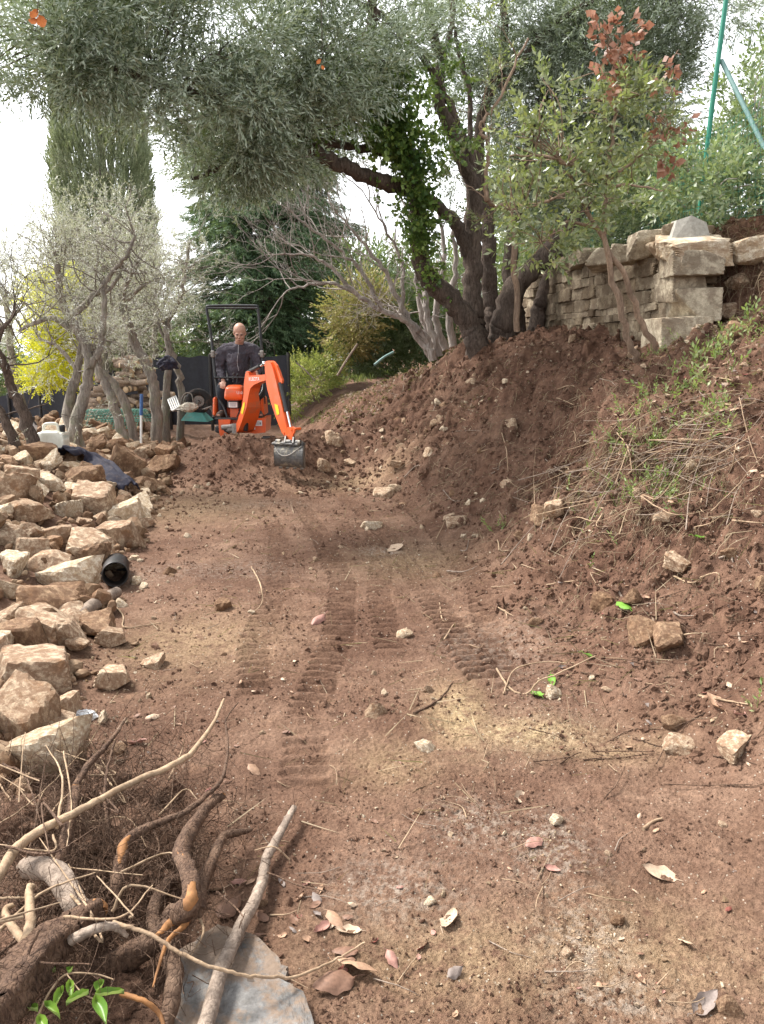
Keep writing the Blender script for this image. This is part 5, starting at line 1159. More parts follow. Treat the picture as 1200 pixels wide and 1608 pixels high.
    tube(j, spline([J['neck'] + [0, .02, .012], J['neck'] + [0, .03, -.04], J['chest'] + [0, .02, .10], J['chest'] + [0, 0, -.05], J['pelvis'] + [0, -.03, .12], J['pelvis'] + [0, -.03, -.02]], 5), [.080, .098, .215, .255, .245, .235, .22], 24, flat=.62)
    for sh, el, ha in (('shl', 'ell', 'hal'), ('shr', 'elr', 'har')):
        m = J[ha] + (J[el] - J[ha]) * .12
        tube(j, spline([J['neck'] + [0, .03, -.07], J[sh] + [0, .01, .0], (J[sh] + J[el]) / 2 + [(-.03 if sh == 'shl' else .03), 0, 0], J[el], m], 6), [.095, .108, .100, .088, .080, .068, .052], 14, rough=.09, seed=4)
    jk = j.build('jacket', M['jacket'], th); remesh(jk, .011, 2)
    t = jk.modifiers.new('folds', 'DISPLACE'); tx = bpy.data.textures.new('folds', 'CLOUDS'); tx.noise_scale = .065; t.texture = tx; t.strength = .045; t.mid_level = .5
    z = MB(); P = spline([W(375.5, 541.5, 11.06), W(375, 555, 11.04), W(373.5, 568, 11.045), W(376, 582, 11.07)], 5) - [0, .045, 0]; tube(z, P, .0045, 5); z.build('zip', M['zip'], jk).matrix_parent_inverse = Matrix.Identity(4)
    t = MB()
    tube(t, spline([J['pelvis'] + [0, 0, .08], J['pelvis'] + [0, 0, -.06]], 3), [.17, .18], 18, flat=.8)
    for hi, kn, an in (('hil', 'knl', 'anl'), ('hir', 'knr', 'anr')):
        tube(t, spline([J['pelvis'] + (J[hi] - J['pelvis']) * .7, J[hi], J[kn] + [0, 0, .01], (J[kn] + J[an]) / 2, J[an] + [0, 0, .0]], 6), [.10, .105, .092, .080, .068, .062], 14, rough=.08, seed=9)
    tr = t.build('trousers', M['trousers'], th); remesh(tr, .011, 2)
    for an, to in (('anl', 'tol'), ('anr', 'tor')):
        s = MB(); dv = J[to] - J[an]; tube(s, spline([J[an] + [0, .03, .03], J[an] + [0, .01, -.03], J[an] + dv * .55 + [0, 0, -.01], J[to]], 4), [.055, .060, .050, .040], 12, flat=1.0); ellipsoid(s, J[an] + [0, .04, -.05], (.045, .05, .035))
        o = s.build('shoe', M['shoe'], th); remesh(o, .009, 2)
driver()
# ------------------------------------------------------------------ shade net, firewood, wheelbarrow, jerrycan and the rest at the far left
def shade_net(label, tops, h, seed, posts):
    rng = np.random.default_rng(seed); P = [W(*p) for p in tops]; th = thing('shade_net_fence', label, 'fence', P[0] - [0, 0, h])
    S = spline(P, 14) if len(P) > 2 else np.array([P[0] + (P[-1] - P[0]) * t for t in np.linspace(0, 1, 30)])
    m = 9; n = len(S); V = []
    for i, p in enumerate(S):
        for j in range(m): V.append(p + [0, .03 * n2(i * .35, j * .4, seed), -h * j / (m - 1) + .015 * math.sin(i * .8) * (j == 0)])
    V = np.array(V); V2 = V + [0, .012, 0]; F = [(i * m + j, i * m + j + 1, (i + 1) * m + j + 1, (i + 1) * m + j) for i in range(n - 1) for j in range(m - 1)]
    mb = MB(); mb.add(V, F); mb.add(V2, np.array(F)[:, ::-1]); mb.build('net', M['shade'], th, True)
    for px, py, d in posts:
        q = W(px, py, d); mb = MB(); tube(mb, [q + [0, -.03, .04], q - [0, .03, h + .1]], .03, 8); mb.build('post', M['black'], th, True)
shade_net('dark shade-net fence sloping down at the far left, behind the olive trunks', [(-40, 632, 15.5), (25, 618, 15.5), (108, 598, 15.2), (180, 585, 15), (240, 574, 14.8)], 1.35, 3, [(62, 609, 15.3), (14, 621, 15.5), (180, 585, 15)])
shade_net('dark shade-net fence with a level top directly behind the digger', [(240, 563, 14.8), (300, 560, 14.6), (360, 559, 14.4), (453, 559, 14.3)], 1.25, 4, [(453, 557, 14.3), (330, 560, 14.5), (264, 560, 14.7)])
def firewood():
    rng = np.random.default_rng(41); me = []
    for i in range(6):
        mb = MB(); r = 1; L = 5.2; P = spline([(-L, 0, 0), (0, rng.normal(0, .4), rng.normal(0, .3)), (L, 0, 0)], 4); tube(mb, P, [r, r * .92], 10, rough=.14, seed=i, cap=False)
        for e, s in ((P[0], -1), (P[-1], 1)): lathe(mb, [(0, s * .02), (r * .93, s * .0), (r * .98, -s * .3)], e, (1, 0, 0), 10, mi=1)
        me.append(mb.mesh('log_shape', [M['log'], M['cutwood']], True))
    n = 0
    c = W(222, 646, 13.4); z0 = c[2]; rows = [(.55, 9), (.55, 9), (.50, 8), (.50, 8), (.45, 8), (.38, 7), (.33, 6), (.28, 5), (.26, 5), (.22, 4), (.2, 4)]; z = z0 + .05
    for k, (hw, m) in enumerate(rows):
        for j in range(m):
            o = link('log', me[rng.integers(6)]); r = rng.uniform(.036, .058); end_on = rng.random() < .3
            x = c[0] + .08 - (.25 - k * .012) + (rng.uniform(-hw, hw) if not end_on else rng.uniform(-hw, hw)); y = c[1] + rng.uniform(-.25, .25) * (0 if end_on else 1) - .1
            o.location = (x, y, z + rng.uniform(-.02, .02)); o.scale = (r * rng.uniform(.6, 1), r, r); o.rotation_euler = (rng.uniform(0, 6), rng.normal(0, .08), (math.pi / 2 + rng.normal(0, .25)) if end_on else rng.normal(0, .3))
            lv = 'low in' if k < 4 else 'halfway up' if k < 8 else 'near the top of'; tag(o, f'weathered log {lv} the firewood stack behind the olives', 'log', f'logs {lv} the firewood stack'); n += 1
        z += .082
    # two rounds on top
firewood()
def jerrycan():
    c = W(83, 683, 8.9); c[2] = Tz(c[0], c[1]) + .15; th = thing('jerrycan', 'milky white plastic jerrycan standing among the stones at the foot of the olives', 'jerrycan', c - [0, 0, .15])
    mb = MB(); V, F = ICO[4]
    P = np.sign(V) * np.abs(V) ** .30 * np.array([.155, .10, .135]); P[:, 2] -= .02 * (P[:, 2] > .08) * np.abs(P[:, 0]) / .15; P *= (1 - .03 * np.cos(P[:, [0]] * 110))
    mb.add(P + c, F); mb.build('body', M['jerry'], th, True)
    mb = MB(); tube(mb, spline([c + [-.10, 0, .12], c + [-.085, 0, .19], c + [0, 0, .205], c + [.06, 0, .19], c + [.075, 0, .12]], 5), .018, 10); mb.build('handle', M['jerry'], th, True)
    mb = MB(); lathe(mb, [(0, .06), (.028, .06), (.032, .04), (.030, 0), (.026, -.02)], c + [.115, 0, .13], (0, 0, 1), 16); mb.build('cap', M['pipe'], th, True)
    c = W(48, 668, 10); c[2] = Tz(c[0], c[1]) + .12; th = thing('bottle', 'clear plastic bottle with dark spout left of the jerrycan', 'bottle', c - [0, 0, .12])
    mb = MB(); lathe(mb, [(0, -.12), (.07, -.12), (.075, -.1), (.075, .05), (.03, .11), (.025, .14), (0, .14)], c, (.2, 0, 1), 16); mb.build('body', M['plastic_sheet'], th, True)
    mb = MB(); lathe(mb, [(.035, .12), (.035, .16), (0, .165)], c, (.2, 0, 1), 12); tube(mb, [c + [.02, 0, .14], c + [.09, -.03, .06]], .012, 6); mb.build('spout', M['pipe'], th, True)
jerrycan()
def wheelbarrow():
    c = W(312, 630, 12.4); th = thing('wheelbarrow', 'overturned wheelbarrow with its wheel in the air beside the shade net', 'wheelbarrow', (c[0], c[1], Tz(c[0], c[1])))
    ax = unit([.25, -1, .1]); mb = MB(); R = .145
    prof = [(R * .62 + .042 * (1 - math.cos(t)) * 1.35, .042 * math.sin(t)) for t in np.linspace(0, 2 * math.pi, 14)]; lathe(mb, prof, c, ax, 28); wh = mb.build('wheel', M['rubber'], th, True)
    mb = MB(); lathe(mb, [(0, .03), (.035, .03), (.045, .012), (R * .6, .012), (R * .64, .03), (R * .64, -.03), (R * .6, -.012), (0, -.012)], c, ax, 20); r = mb.build('rim', M['whitepaper'] if False else M['steel'], wh); r.matrix_parent_inverse = Matrix.Identity(4)
    mb = MB(); lathe(mb, [(0, .06), (.02, .06), (.02, -.06), (0, -.06)], c, ax, 12); r = mb.build('hub', M['pipe'], wh); r.matrix_parent_inverse = Matrix.Identity(4)
    mb = MB()
    tube(mb, spline([c + ax * .06 + [0, 0, 0], c + [-.06, -.05, -.1], c + [-.25, 0, -.13], c + [-.5, .1, -.15]], 6), .014, 8); tube(mb, spline([c - ax * .06, c + [.0, .1, -.1], c + [-.2, .2, -.13], c + [-.5, .3, -.15]], 6), .014, 8)
    tube(mb, spline([W(284, 640, 12.3), W(286, 625, 12.3), W(293, 617, 12.3), W(301, 620, 12.3), W(304, 634, 12.3)], 6), .011, 8); tube(mb, spline([W(287, 640, 12.5), W(290, 625, 12.5), W(297, 621, 12.5), W(303, 632, 12.5)], 6), .010, 8)
    for k in range(3): tube(mb, spline([W(318 + k * 3, 643, 12.1), W(328 + k * 2, 640 - k, 12.1), W(333 + k, 647, 12.1), W(334 + k, 655, 12.1)], 6), .008, 6)
    mb.build('frame', M['steel'], th, True)
    mb = MB(); t = W(308, 645, 12.4); V = [t + np.array(q) for q in ((-.20, -.2, -.14), (.22, -.2, -.16), (.22, .25, -.16), (-.20, .25, -.14), (-.12, -.1, -.01), (.12, -.1, -.03), (.12, .12, -.03), (-.12, .12, -.01))]
    mb.add(V, [(0, 1, 5, 4), (1, 2, 6, 5), (2, 3, 7, 6), (3, 0, 4, 7), (4, 5, 6, 7)]); mb.build('tray', M['teal'], th)
    th = thing('metal_rack', 'white slatted metal rack leaning on the stones left of the wheelbarrow', 'rack', W(272, 640, 12.2)); mb = MB()
    a, b, c_, d = W(264, 628, 12.2), W(276, 622, 12.3), W(282, 638, 12.1), W(271, 645, 12.0)
    for p, q in ((a, b), (b, c_), (c_, d), (d, a)): tube(mb, [p, q], .012, 6)
    mb.build('frame', M['whitepipe'], th)
    for k in (1, 2, 3):
        mb = MB(); t = k / 4; tube(mb, [a + (b - a) * t, d + (c_ - d) * t], .012, 6); mb.build('slat', M['whitepipe'], th)
    for lab, px, py, d, sz in (('dark rag hung over the fork of the short olive', 262, 569, 12.1, (.15, .09, .10)), ('pale sack slumped on the stones beside the wheelbarrow', 297, 640, 12.0, (.13, .1, .07))):
        V, F = ICO[5]; dsp = 1 + .3 * v3(V * 2.6 + px, 3) + .12 * v3(V * 7, 4); P = V * dsp[:, None] * np.array(sz)
        P[:, 2] -= (.35 * np.abs(P[:, 0]) if 'rag' in lab else 0); mb = MB(); mb.add(P + W(px, py, d), F); o = mb.build('rag' if 'rag' in lab else 'sack', M['cloth'] if 'rag' in lab else mat_simple('sackcloth', (.52, .47, .38), .9, var=.4, bmp=.003), None, True); tag(o, lab, 'rag' if 'rag' in lab else 'sack')
wheelbarrow()
def misc_left():
    rng = np.random.default_rng(43)
    a, b, m = W(222.5, 619, 10.4), W(221, 684, 10.4), W(221.8, 652, 10.4); th = thing('marker_pole', 'short marker pole, blue above and white below, standing in the stones', 'pole', b)
    mb = MB(); tube(mb, [a, m], .022, 10); mb.build('upper_section', M['bluepipe'], th, True); mb = MB(); tube(mb, [m, b - [0, 0, .1]], .016, 10); mb.build('lower_section', M['whitepipe'], th, True)
    # rolled green wire mesh
    mb = MB(); O = W(168, 672, 11.4); O[2] = Tz(O[0], O[1]) + .02
    for k in range(26):
        y = k * .035; tube(mb, [O + [-.42, y, .05 + .25 * math.sin(k * .12)], O + [.42, y + .05, .05 + .25 * math.sin(k * .12)]], .0045, 4, cap=False)
    for k in range(18):
        x = -.42 + k * .05; tube(mb, [O + [x, y, .05 + .25 * math.sin(y / .035 * .12)] for y in np.linspace(0, .9, 9)], .0045, 4, cap=False)
    tag(mb.build('wire_mesh', M['greenwire'], None), 'arched piece of green wire mesh lying behind the twin-trunk olive', 'wire mesh')
    # navy cloth draped over the stones
    path = [(98, 712), (118, 713), (140, 718), (158, 732), (175, 748), (192, 758), (206, 768)]; P = spline([GH(x, y, .15) for x, y in path], 8); n = len(P); m = 17; V = []
    for i, p in enumerate(P):
        tn = unit(P[min(i + 1, n - 1)] - P[max(i - 1, 0)]); sd = unit(np.cross(tn, [0, 0, 1])); wd = .10 + .07 * math.sin(i / n * math.pi)
        for j in range(m):
            u = j / (m - 1) * 2 - 1; V.append(p + sd * u * wd + np.array([0, 0, .07 * (1 - u * u) + .028 * float(n2(i * .22, u * 3, 5)) + .012 * math.sin(u * 9 + i * .3)]))
    V = np.array(V); F = [(i * m + j, i * m + j + 1, (i + 1) * m + j + 1, (i + 1) * m + j) for i in range(n - 1) for j in range(m - 1)]
    mb = MB(); mb.add(V, F); o = mb.build('cloth', M['cloth'], None, True); sl = o.modifiers.new('thick', 'SOLIDIFY'); sl.thickness = .012; tag(o, 'crumpled navy cloth draped over the stone heap', 'cloth')
    # corrugated pipe end
    c = W(181, 902, 5.1); ax = unit([.32, -1, .12]); th = thing('drain_pipe', 'black corrugated drain pipe end sticking out of the stone heap', 'pipe', c); mb = MB()
    prof = [(.082, .002)] + [(.086 + .005 * (k % 2), -.01 - k * .014) for k in range(30)]; lathe(mb, prof, c, ax, 32); mb.build('outer_wall', M['pipe'], th, True)
    mb = MB(); lathe(mb, [(.086, .002), (.083, .006), (.079, .0), (.079, -.4), (0, -.41)], c, ax, 32); mb.build('inner_wall', M['pipe'], th, True)
    # pale pole piece under it
    a, b = GH(122, 968, .07), GH(184, 930, .05); mb = MB(); tube(mb, spline([a, (a + b) / 2 + [0, 0, .01], b], 6), [.042, .036], 12, rough=.08); tag(mb.build('pole', M['branch_grey'], None, True), 'thick pale wooden pole lying below the black pipe', 'pole')
    # crumpled plastic
    V, F = ICO[4]; P = V * (1 + .45 * np.abs(v3(V * 4, 8)) + .2 * v3(V * 11, 9))[:, None] * np.array([.045, .03, .02]); mb = MB(); mb.add(P + G(133, 1130) + [0, 0, .015], F); tag(mb.build('plastic_scrap', M['plastic_sheet'], None), 'crumpled clear plastic scrap on the ground by the flat tan stone', 'plastic scrap')
    # pole and tube lying on the crest
    for lab, a, b, r, mt in (('thin weathered stick leaning on the grassy crest behind the bare tree', (530, 590, 14.5), (562, 540, 14.5), .022, 'branch_grey'), ('pale metal tube on the grassy crest left of the bare tree', (588, 573, 13.2), (618, 553, 13.4), .022, 'greenpost_pale'), ('dark stick slanting down on the slope behind the digger arm', (466, 570, 14), (495, 598, 13.6), .012, 'bark')):
        mb = MB(); tube(mb, spline([W(*a), (W(*a) + W(*b)) / 2 + [0, 0, .02], W(*b)], 3), r, 8); tag(mb.build('stick' if 'stick' in lab else 'metal_tube', M[mt], None, True), lab, 'stick' if 'stick' in lab else 'tube')
misc_left()
# ------------------------------------------------------------------ green wire fence at the right
def wire_fence():
    a, b = W(1096, 345, 8.7), W(1146, -30, 8.9); th = thing('wire_fence', 'green wire mesh fence on leaning posts above the wall', 'fence', a)
    mb = MB(); tube(mb, [a - [0, 0, .2], a + (b - a) * .5 + [-.01, 0, 0], b + [0, 0, .2]], .026, 8); p = mb.build('post', M['greenpost'], th, True)
    mb = MB(); tube(mb, [W(1133, 95, 8.85), W(1215, 262, 8.2)], .024, 8); p = mb.build('brace', M['greenpost_pale'], th, True)
    q0, q1 = W(930, 390, 11.6), W(930, 230, 11.6); mb = MB(); tube(mb, [q0 - [0, 0, .2], q1], .022, 8); mb.build('post', M['greenpost'], th, True)
    r0, r1 = W(1260, 360, 7.4), W(1260, 180, 7.4); mb = MB(); tube(mb, [r0 - [0, 0, .2], r1], .024, 8); mb.build('post', M['greenpost'], th, True)
    lo = [W(930, 392, 11.6), W(1096, 348, 8.7), W(1260, 330, 7.4)]; hi = [W(930, 250, 11.6), W(1110, 215, 8.75), W(1260, 110, 7.4)]; mb = MB()
    for s in range(2):
        n = int(np.linalg.norm(lo[s + 1] - lo[s]) / .055)
        for k in range(n):
            t = k / n; tube(mb, [lo[s] + (lo[s + 1] - lo[s]) * t, hi[s] + (hi[s + 1] - hi[s]) * t], .0018, 3, cap=False)
        for k in range(13):
            t = k / 12; tube(mb, [lo[s] + (hi[s] - lo[s]) * t, lo[s + 1] + (hi[s + 1] - lo[s + 1]) * t], .0022, 3, cap=False)
    mb.build('mesh_panel', M['greenwire'], th)
wire_fence()
# ------------------------------------------------------------------ the heap of grubbed-up roots and branches in the foreground
def stick(name, label, cat, pts, r, mat, seed, rough=.14, sides=10, ends=None, group=None, n=8, side=None):
    mb = MB(); P = spline(pts, n); rs = np.random.default_rng(seed); L = np.linalg.norm(P[-1] - P[0]); P[1:-1] += rs.normal(0, min(.0012, .003 * L), (len(P) - 2, 3))
    tube(mb, P, r, sides, rough=rough, seed=seed)
    if not ends and not side: return tag(mb.build(name, M[mat], None, True), label, cat, group)
    th = thing(name, label, cat, P[0], group); mb.build('wood', M[mat], th, True)
    for e in ends or ():
        p, d = (P[-1], unit(P[-1] - P[-3])) if e > 0 else (P[0], unit(P[0] - P[2])); rr = (np.atleast_1d(r)[-1] if e > 0 else np.atleast_1d(r)[0])
        mb = MB(); V, F = ICO[3]; sc = np.where((V @ d)[:, None] > 0, 1.0, .5); Q = V * rr * 1.03 * sc + d * rr * (.4 * v3(V * 5, seed))[:, None]; Q -= np.outer(np.maximum((Q @ d) - rr * .45, 0), d) * .8; mb.add(Q + p - d * rr * .2, F); tag(mb.build('torn_end', M['torn'], th), 'torn orange-yellow end', None)
    for t0, t1, w_ in side or ():
        i0, i1 = int(t0 * (len(P) - 1)), int(t1 * (len(P) - 1)); rr = np.interp(np.linspace(0, 1, len(P)), np.linspace(0, 1, np.size(r)), np.atleast_1d(r)); mb = MB(); q = P[i0:i1 + 1] + np.array([.1, -.35, .55]) * rr[i0:i1 + 1, None]
        tube(mb, q, [.3 * rr[i0], .85 * w_ * rr[i0], .2 * rr[i1]], 8, rough=.25, seed=seed + 5); mb.build('bark_tear', M['torn'], th, True)
    return th
def H(*p):  # (px, py, height over ground)
    return [GH(*q) for q in p]
def root_heap():
    stick('branch', 'long pale peeled branch slanting up over the root heap', 'branch', H((-40, 1440, .22), (20, 1340, .24), (60, 1306, .25), (120, 1275, .25), (200, 1232, .24), (290, 1190, .25), (332, 1140, .24), (352, 1098, .22)), [.015, .0135, .011, .009, .005], 'root_pale', 1, ends=(1,))
    stick('branch', 'thick grey-brown branch lying on the ground, pointing to the bottom of the picture', 'branch', H((318, 1640, .05), (345, 1530, .07), (372, 1470, .06), (410, 1392, .05), (418, 1350, .05), (440, 1308, .05), (462, 1268, .06)), [.021, .019, .017, .015, .011], 'branch_grey', 2, rough=.10)
    stick('twig', 'thin pale root arching over the grey slab', 'twig', H((178, 1448, .20), (232, 1466, .19), (290, 1500, .16), (340, 1520, .13), (392, 1532, .10), (465, 1533, .06), (530, 1505, .05), (573, 1480, .04)), [.0055, .0045, .004, .0025], 'root_pale', 3, sides=7, rough=.08)
    stick('root', 'thick upright dark root with a torn foot, in the middle of the heap', 'root', H((270, 1440, .12), (300, 1420, .2), (295, 1370, .22), (285, 1340, .22), (302, 1300, .2), (330, 1262, .18), (350, 1250, .16)), [.026, .024, .022, .023, .018, .012], 'root_dark', 4, .28, 12, (1,), side=((.05, .35, .9), (.4, .55, .7)))
    stick('root', 'dark forked root curling to the right of the upright one', 'root', H((312, 1432, .12), (318, 1390, .13), (335, 1350, .14), (350, 1315, .13), (372, 1308, .11), (394, 1303, .09)), [.019, .018, .016, .012, .007], 'root_dark', 5, .25, 10)
    stick('root', 'long dark root bending right and ending in an upright twig', 'root', H((180, 1410, .10), (190, 1360, .15), (200, 1320, .18), (240, 1296, .2), (292, 1274, .2), (335, 1240, .2), (352, 1215, .2), (358, 1170, .2), (355, 1130, .2), (374, 1103, .22)), [.022, .020, .014, .009, .008, .005, .004, .0025], 'root_dark', 6, .18, 9, side=((.12, .25, .8),))
    stick('root', 'dark root with a broken orange joint at the left of the heap', 'root', H((90, 1390, .1), (102, 1330, .16), (112, 1280, .2), (118, 1240, .22)), [.021, .019, .018], 'root_dark', 7, .18, 10, (1,))
    stick('root', 'dark straight root continuing above the broken orange joint', 'root', H((118, 1236, .22), (140, 1200, .22), (172, 1165, .2), (198, 1128, .2)), [.012, .0115, .009, .005], 'root_dark', 8, .14, 8)
    stick('root', 'thin reddish root rising beside the straight one', 'root', H((175, 1325, .1), (165, 1260, .18), (168, 1210, .2), (180, 1165, .2)), [.006, .006, .005, .004], 'root_dark', 18, .14, 7)
    stick('stump', 'big gnarled brown stump at the bottom left corner', 'stump', H((-60, 1680, .14), (0, 1590, .17), (40, 1530, .18), (85, 1480, .18), (125, 1450, .18), (155, 1425, .17)), [.050, .050, .046, .040, .026], 'root_dark', 9, .38, 22, (1,), n=10)
    stick('root', 'thick dark root crossing under the upright one', 'root', H((120, 1545, .04), (180, 1512, .07), (240, 1480, .1), (280, 1440, .12), (296, 1408, .12)), [.026, .028, .024, .019], 'root_dark', 10, .25, 12, (1,), side=((.5, .95, .8),))
    stick('root', 'dark root hanging down left of the grey slab', 'root', H((250, 1640, .02), (272, 1560, .08), (268, 1500, .1), (240, 1440, .1), (262, 1390, .1), (300, 1375, .08)), [.022, .020, .018, .016, .012], 'root_dark', 11, .22, 10)
    stick('splinter', 'orange torn splinter hanging beside the grey slab', 'splinter', H((300, 1432, .16), (288, 1455, .14), (262, 1480, .13), (240, 1550, .1)), [.010, .008, .006, .002], 'torn', 12, .2, 7)
    stick('root', 'orange-barked thin root curving at the bottom edge', 'root', H((190, 1560, .1), (225, 1572, .1), (250, 1592, .08), (262, 1630, .05)), [.006, .006, .004], 'torn', 13, .15, 7)
    stick('root', 'pale knobbly root on top of the stump', 'root', H((35, 1490, .2), (48, 1450, .22), (45, 1400, .2), (52, 1390, .2)), [.012, .012, .008], 'root_pale', 14, .25, 8)
    stick('root', 'pale curved root left of the knobbly one', 'root', H((42, 1482, .2), (20, 1455, .2), (8, 1430, .2), (22, 1420, .2)), [.010, .009, .006], 'root_pale', 15, .2, 8)
    stick('root', 'short beige root reaching right from the stump', 'root', H((110, 1478, .18), (145, 1460, .2), (178, 1455, .2), (200, 1470, .17)), [.012, .013, .010, .005], 'branch_grey', 16, .2, 9)
    stick('branch', 'weathered grey branch under the pale one at the left edge', 'branch', H((40, 1360, .16), (90, 1375, .16), (120, 1420, .14), (140, 1440, .13)), [.03, .032, .028, .018], 'branch_grey', 17, .3, 12)
    # thinner pale stems, each its own
    rng = np.random.default_rng(50)
    segs = [((0, 1230), (30, 1290), (10, 1360)), ((-10, 1300), (60, 1250), (130, 1180)), ((20, 1380), (50, 1320), (70, 1200)), ((0, 1460), (70, 1400), (150, 1370)), ((60, 1400), (110, 1300), (130, 1250)), ((5, 1200), (40, 1220), (66, 1300)), ((-10, 1410), (60, 1405), (178, 1360)), ((100, 1180), (112, 1260), (105, 1330)), ((10, 1330), (80, 1340), (150, 1300)), ((100, 1440), (190, 1440), (240, 1390)), ((190, 1370), (260, 1340), (300, 1350)), ((215, 1260), (250, 1330), (205, 1380)), ((250, 1280), (290, 1240), (310, 1255)), ((140, 1290), (200, 1285), (230, 1330)), ((340, 1400), (370, 1425), (382, 1440)), ((300, 1420), (320, 1460), (300, 1500)), ((265, 1225), (285, 1180), (290, 1160)), ((0, 1500), (60, 1440), (90, 1350)), ((30, 1260), (34, 1200), (40, 1150)), ((90, 1300), (98, 1220), (72, 1170)), ((420, 1370), (470, 1390), (510, 1400)), ((455, 1350), (430, 1330), (400, 1335))]
    for k in range(22):
        x, y = rng.uniform(-20, 230), rng.uniform(1190, 1480); segs.append(((x, y), (x + rng.normal(0, 45), y + rng.normal(0, 30)), (x + rng.normal(0, 80), y + rng.normal(0, 60))))
    for k, s in enumerate(segs):
        pale = k % 3 != 2; h = rng.uniform(.04, .26); P = H(*[(a, b, h + rng.uniform(-.03, .04)) for a, b in s])
        stick('twig', ('thin pale twig' if pale else 'thin brown twig') + ' tangled in the root heap', 'twig', P, [rng.uniform(.0025, .0055), .0015], 'root_pale' if pale else 'root_dark', 60 + k, .1, 6, group=('pale' if pale else 'brown') + ' twigs in the root heap')
    # matted fibres and earth, nobody could count them
    mb = MB(); rng = np.random.default_rng(51)
    for k in range(3600):
        x, y = (rng.normal(205, 75), rng.normal(1320, 85)) if k < 2300 else (rng.uniform(-10, 170), rng.uniform(1180, 1600))
        if y > 1600 or x < -40: continue
        p = GH(x, y, rng.uniform(.0, .13)); d = rng.normal(0, .03, 3); tube(mb, spline([p, p + d + rng.normal(0, .012, 3), p + d * 2 + rng.normal(0, .02, 3), p + d * 2.4 + rng.normal(0, .03, 3)], 3), [rng.uniform(.0008, .0017), .0005], 3, cap=False)
    tag(mb.build('fine_roots', M['root_dark'], None), 'matted brown root fibres under the grubbed-up roots', 'root fibres', kind='stuff')
    mb = MB(); 
    for px, py, r, hh in ((215, 1330, .17, .09), (240, 1250, .10, .05), (160, 1240, .10, .06), (90, 1400, .10, .06), (40, 1300, .12, .09), (230, 1420, .10, .07), (30, 1500, .12, .05), (190, 1560, .10, .05)):
        g = G(px, py); V, F = ICO[5]; dsp = 1 + .22 * v3(V * 2.5 + px, 5) + .14 * v3(V * 7 + py, 6) + .10 * v3(V * 18, 7) + .06 * v3(V * 42, 8); mb.add(V * dsp[:, None] * [r, r, hh] + g, F)
    tag(mb.build('root_ball_soil', M['soil'], None, True), 'dark crumbly earth clinging in the root heap', 'soil', kind='stuff')
    # green sprig
    th = thing('leafy_sprig', 'fresh green leafy sprig lying in front of the stump', 'sprig', GH(120, 1560, .12)); mb = MB(); st = spline(H((40, 1640, .1), (62, 1590, .14), (80, 1555, .16), (105, 1530, .17), (150, 1530, .16), (178, 1538, .15)), 6); tube(mb, st, [.0035, .0018], 6)
    st2 = spline(H((105, 1530, .17), (128, 1558, .17), (150, 1570, .16)), 5); tube(mb, st2, .0018, 5); mb.build('stem', M['root_pale'], th, True)
    for px, py, dx, dy, L in ((88, 1528, -32, -8, .065), (108, 1532, 10, -42, .04), (110, 1545, 2, 34, .05), (150, 1568, 34, -14, .07), (150, 1570, 20, 38, .08), (152, 1562, 10, -34, .06), (140, 1562, -34, 6, .05), (60, 1590, -26, -16, .05), (70, 1580, 26, 10, .05), (62, 1600, 14, 30, .06), (100, 1555, -20, 26, .05)):
        a = GH(px, py, .165); b = GH(px + dx, py + dy, .165 + .01 * np.sign(dy)); d = unit(b - a); sd = unit(np.cross(d, [0, .2, 1])); mb = MB(); n = 9; V = []
        for i in range(n):
            t = i / (n - 1); wd = .36 * L * math.sin(math.pi * t ** .85) * .5 + .0004
            for u in (-1, -.5, 0, .5, 1): V.append(a + d * L * t + sd * wd * u + np.array([0, 0, .012 * u * u * 1.2 * (1 if L else 1) - .02 * t * t + .0015 * math.sin(t * 30) * abs(u)]))
        F = [(i * 5 + j, i * 5 + j + 1, (i + 1) * 5 + j + 1, (i + 1) * 5 + j) for i in range(n - 1) for j in range(4)]; mb.add(V, F); mb.build('leaf', M['freshleaf'], th, True)
    # broken grey slab
    mb = MB(); V, F = ICO[5]; q = [G(*p) for p in ((280, 1506), (343, 1468), (402, 1484), (452, 1534), (448, 1556), (480, 1578), (508, 1668), (256, 1668))]
    from mathutils.geometry import tessellate_polygon
    q = np.array(q); c = q.mean(0); q2 = []
    for i in range(len(q)):
        a, b = q[i], q[(i + 1) % len(q)]
        for t in np.linspace(0, 1, 9)[:-1]: q2.append(a + (b - a) * t + np.random.default_rng(i * 9 + int(t * 10)).normal(0, .0022, 3) * [1, 1, 0])
    q2 = np.array(q2); z0 = Zm(c[0], c[1]); n = len(q2); V = []; rings = [1.0, .998, .985] + list(np.linspace(.96, .05, 30))
    for k, s in enumerate(rings):
        for p in q2:
            w_ = c + (p - c) * s; z = z0 + (-.05 if k == 0 else .022 if k == 1 else .032 + .004 * float(n2(w_[0] * 7, w_[1] * 7, 8)) + .002 * float(n2(w_[0] * 22, w_[1] * 22, 9))); V.append([w_[0], w_[1], z])
    F = [(k * n + i, k * n + (i + 1) % n, (k + 1) * n + (i + 1) % n, (k + 1) * n + i) for k in range(len(rings) - 1) for i in range(n)]; mb.add(V, F); mb.ngon(np.array(V[-n:]))
    mb.v[0] = mb.v[0] + (.0025 * v3(mb.v[0].astype(float) * 55, 3) + .0015 * v3(mb.v[0].astype(float) * 140, 4))[:, None].astype(np.float32) * np.array([0, 0, 1], np.float32)
    tag(mb.build('stone_slab', M['slate'], None), 'broken blue-grey slab at the bottom edge under the grey branch', 'slab')
root_heap()

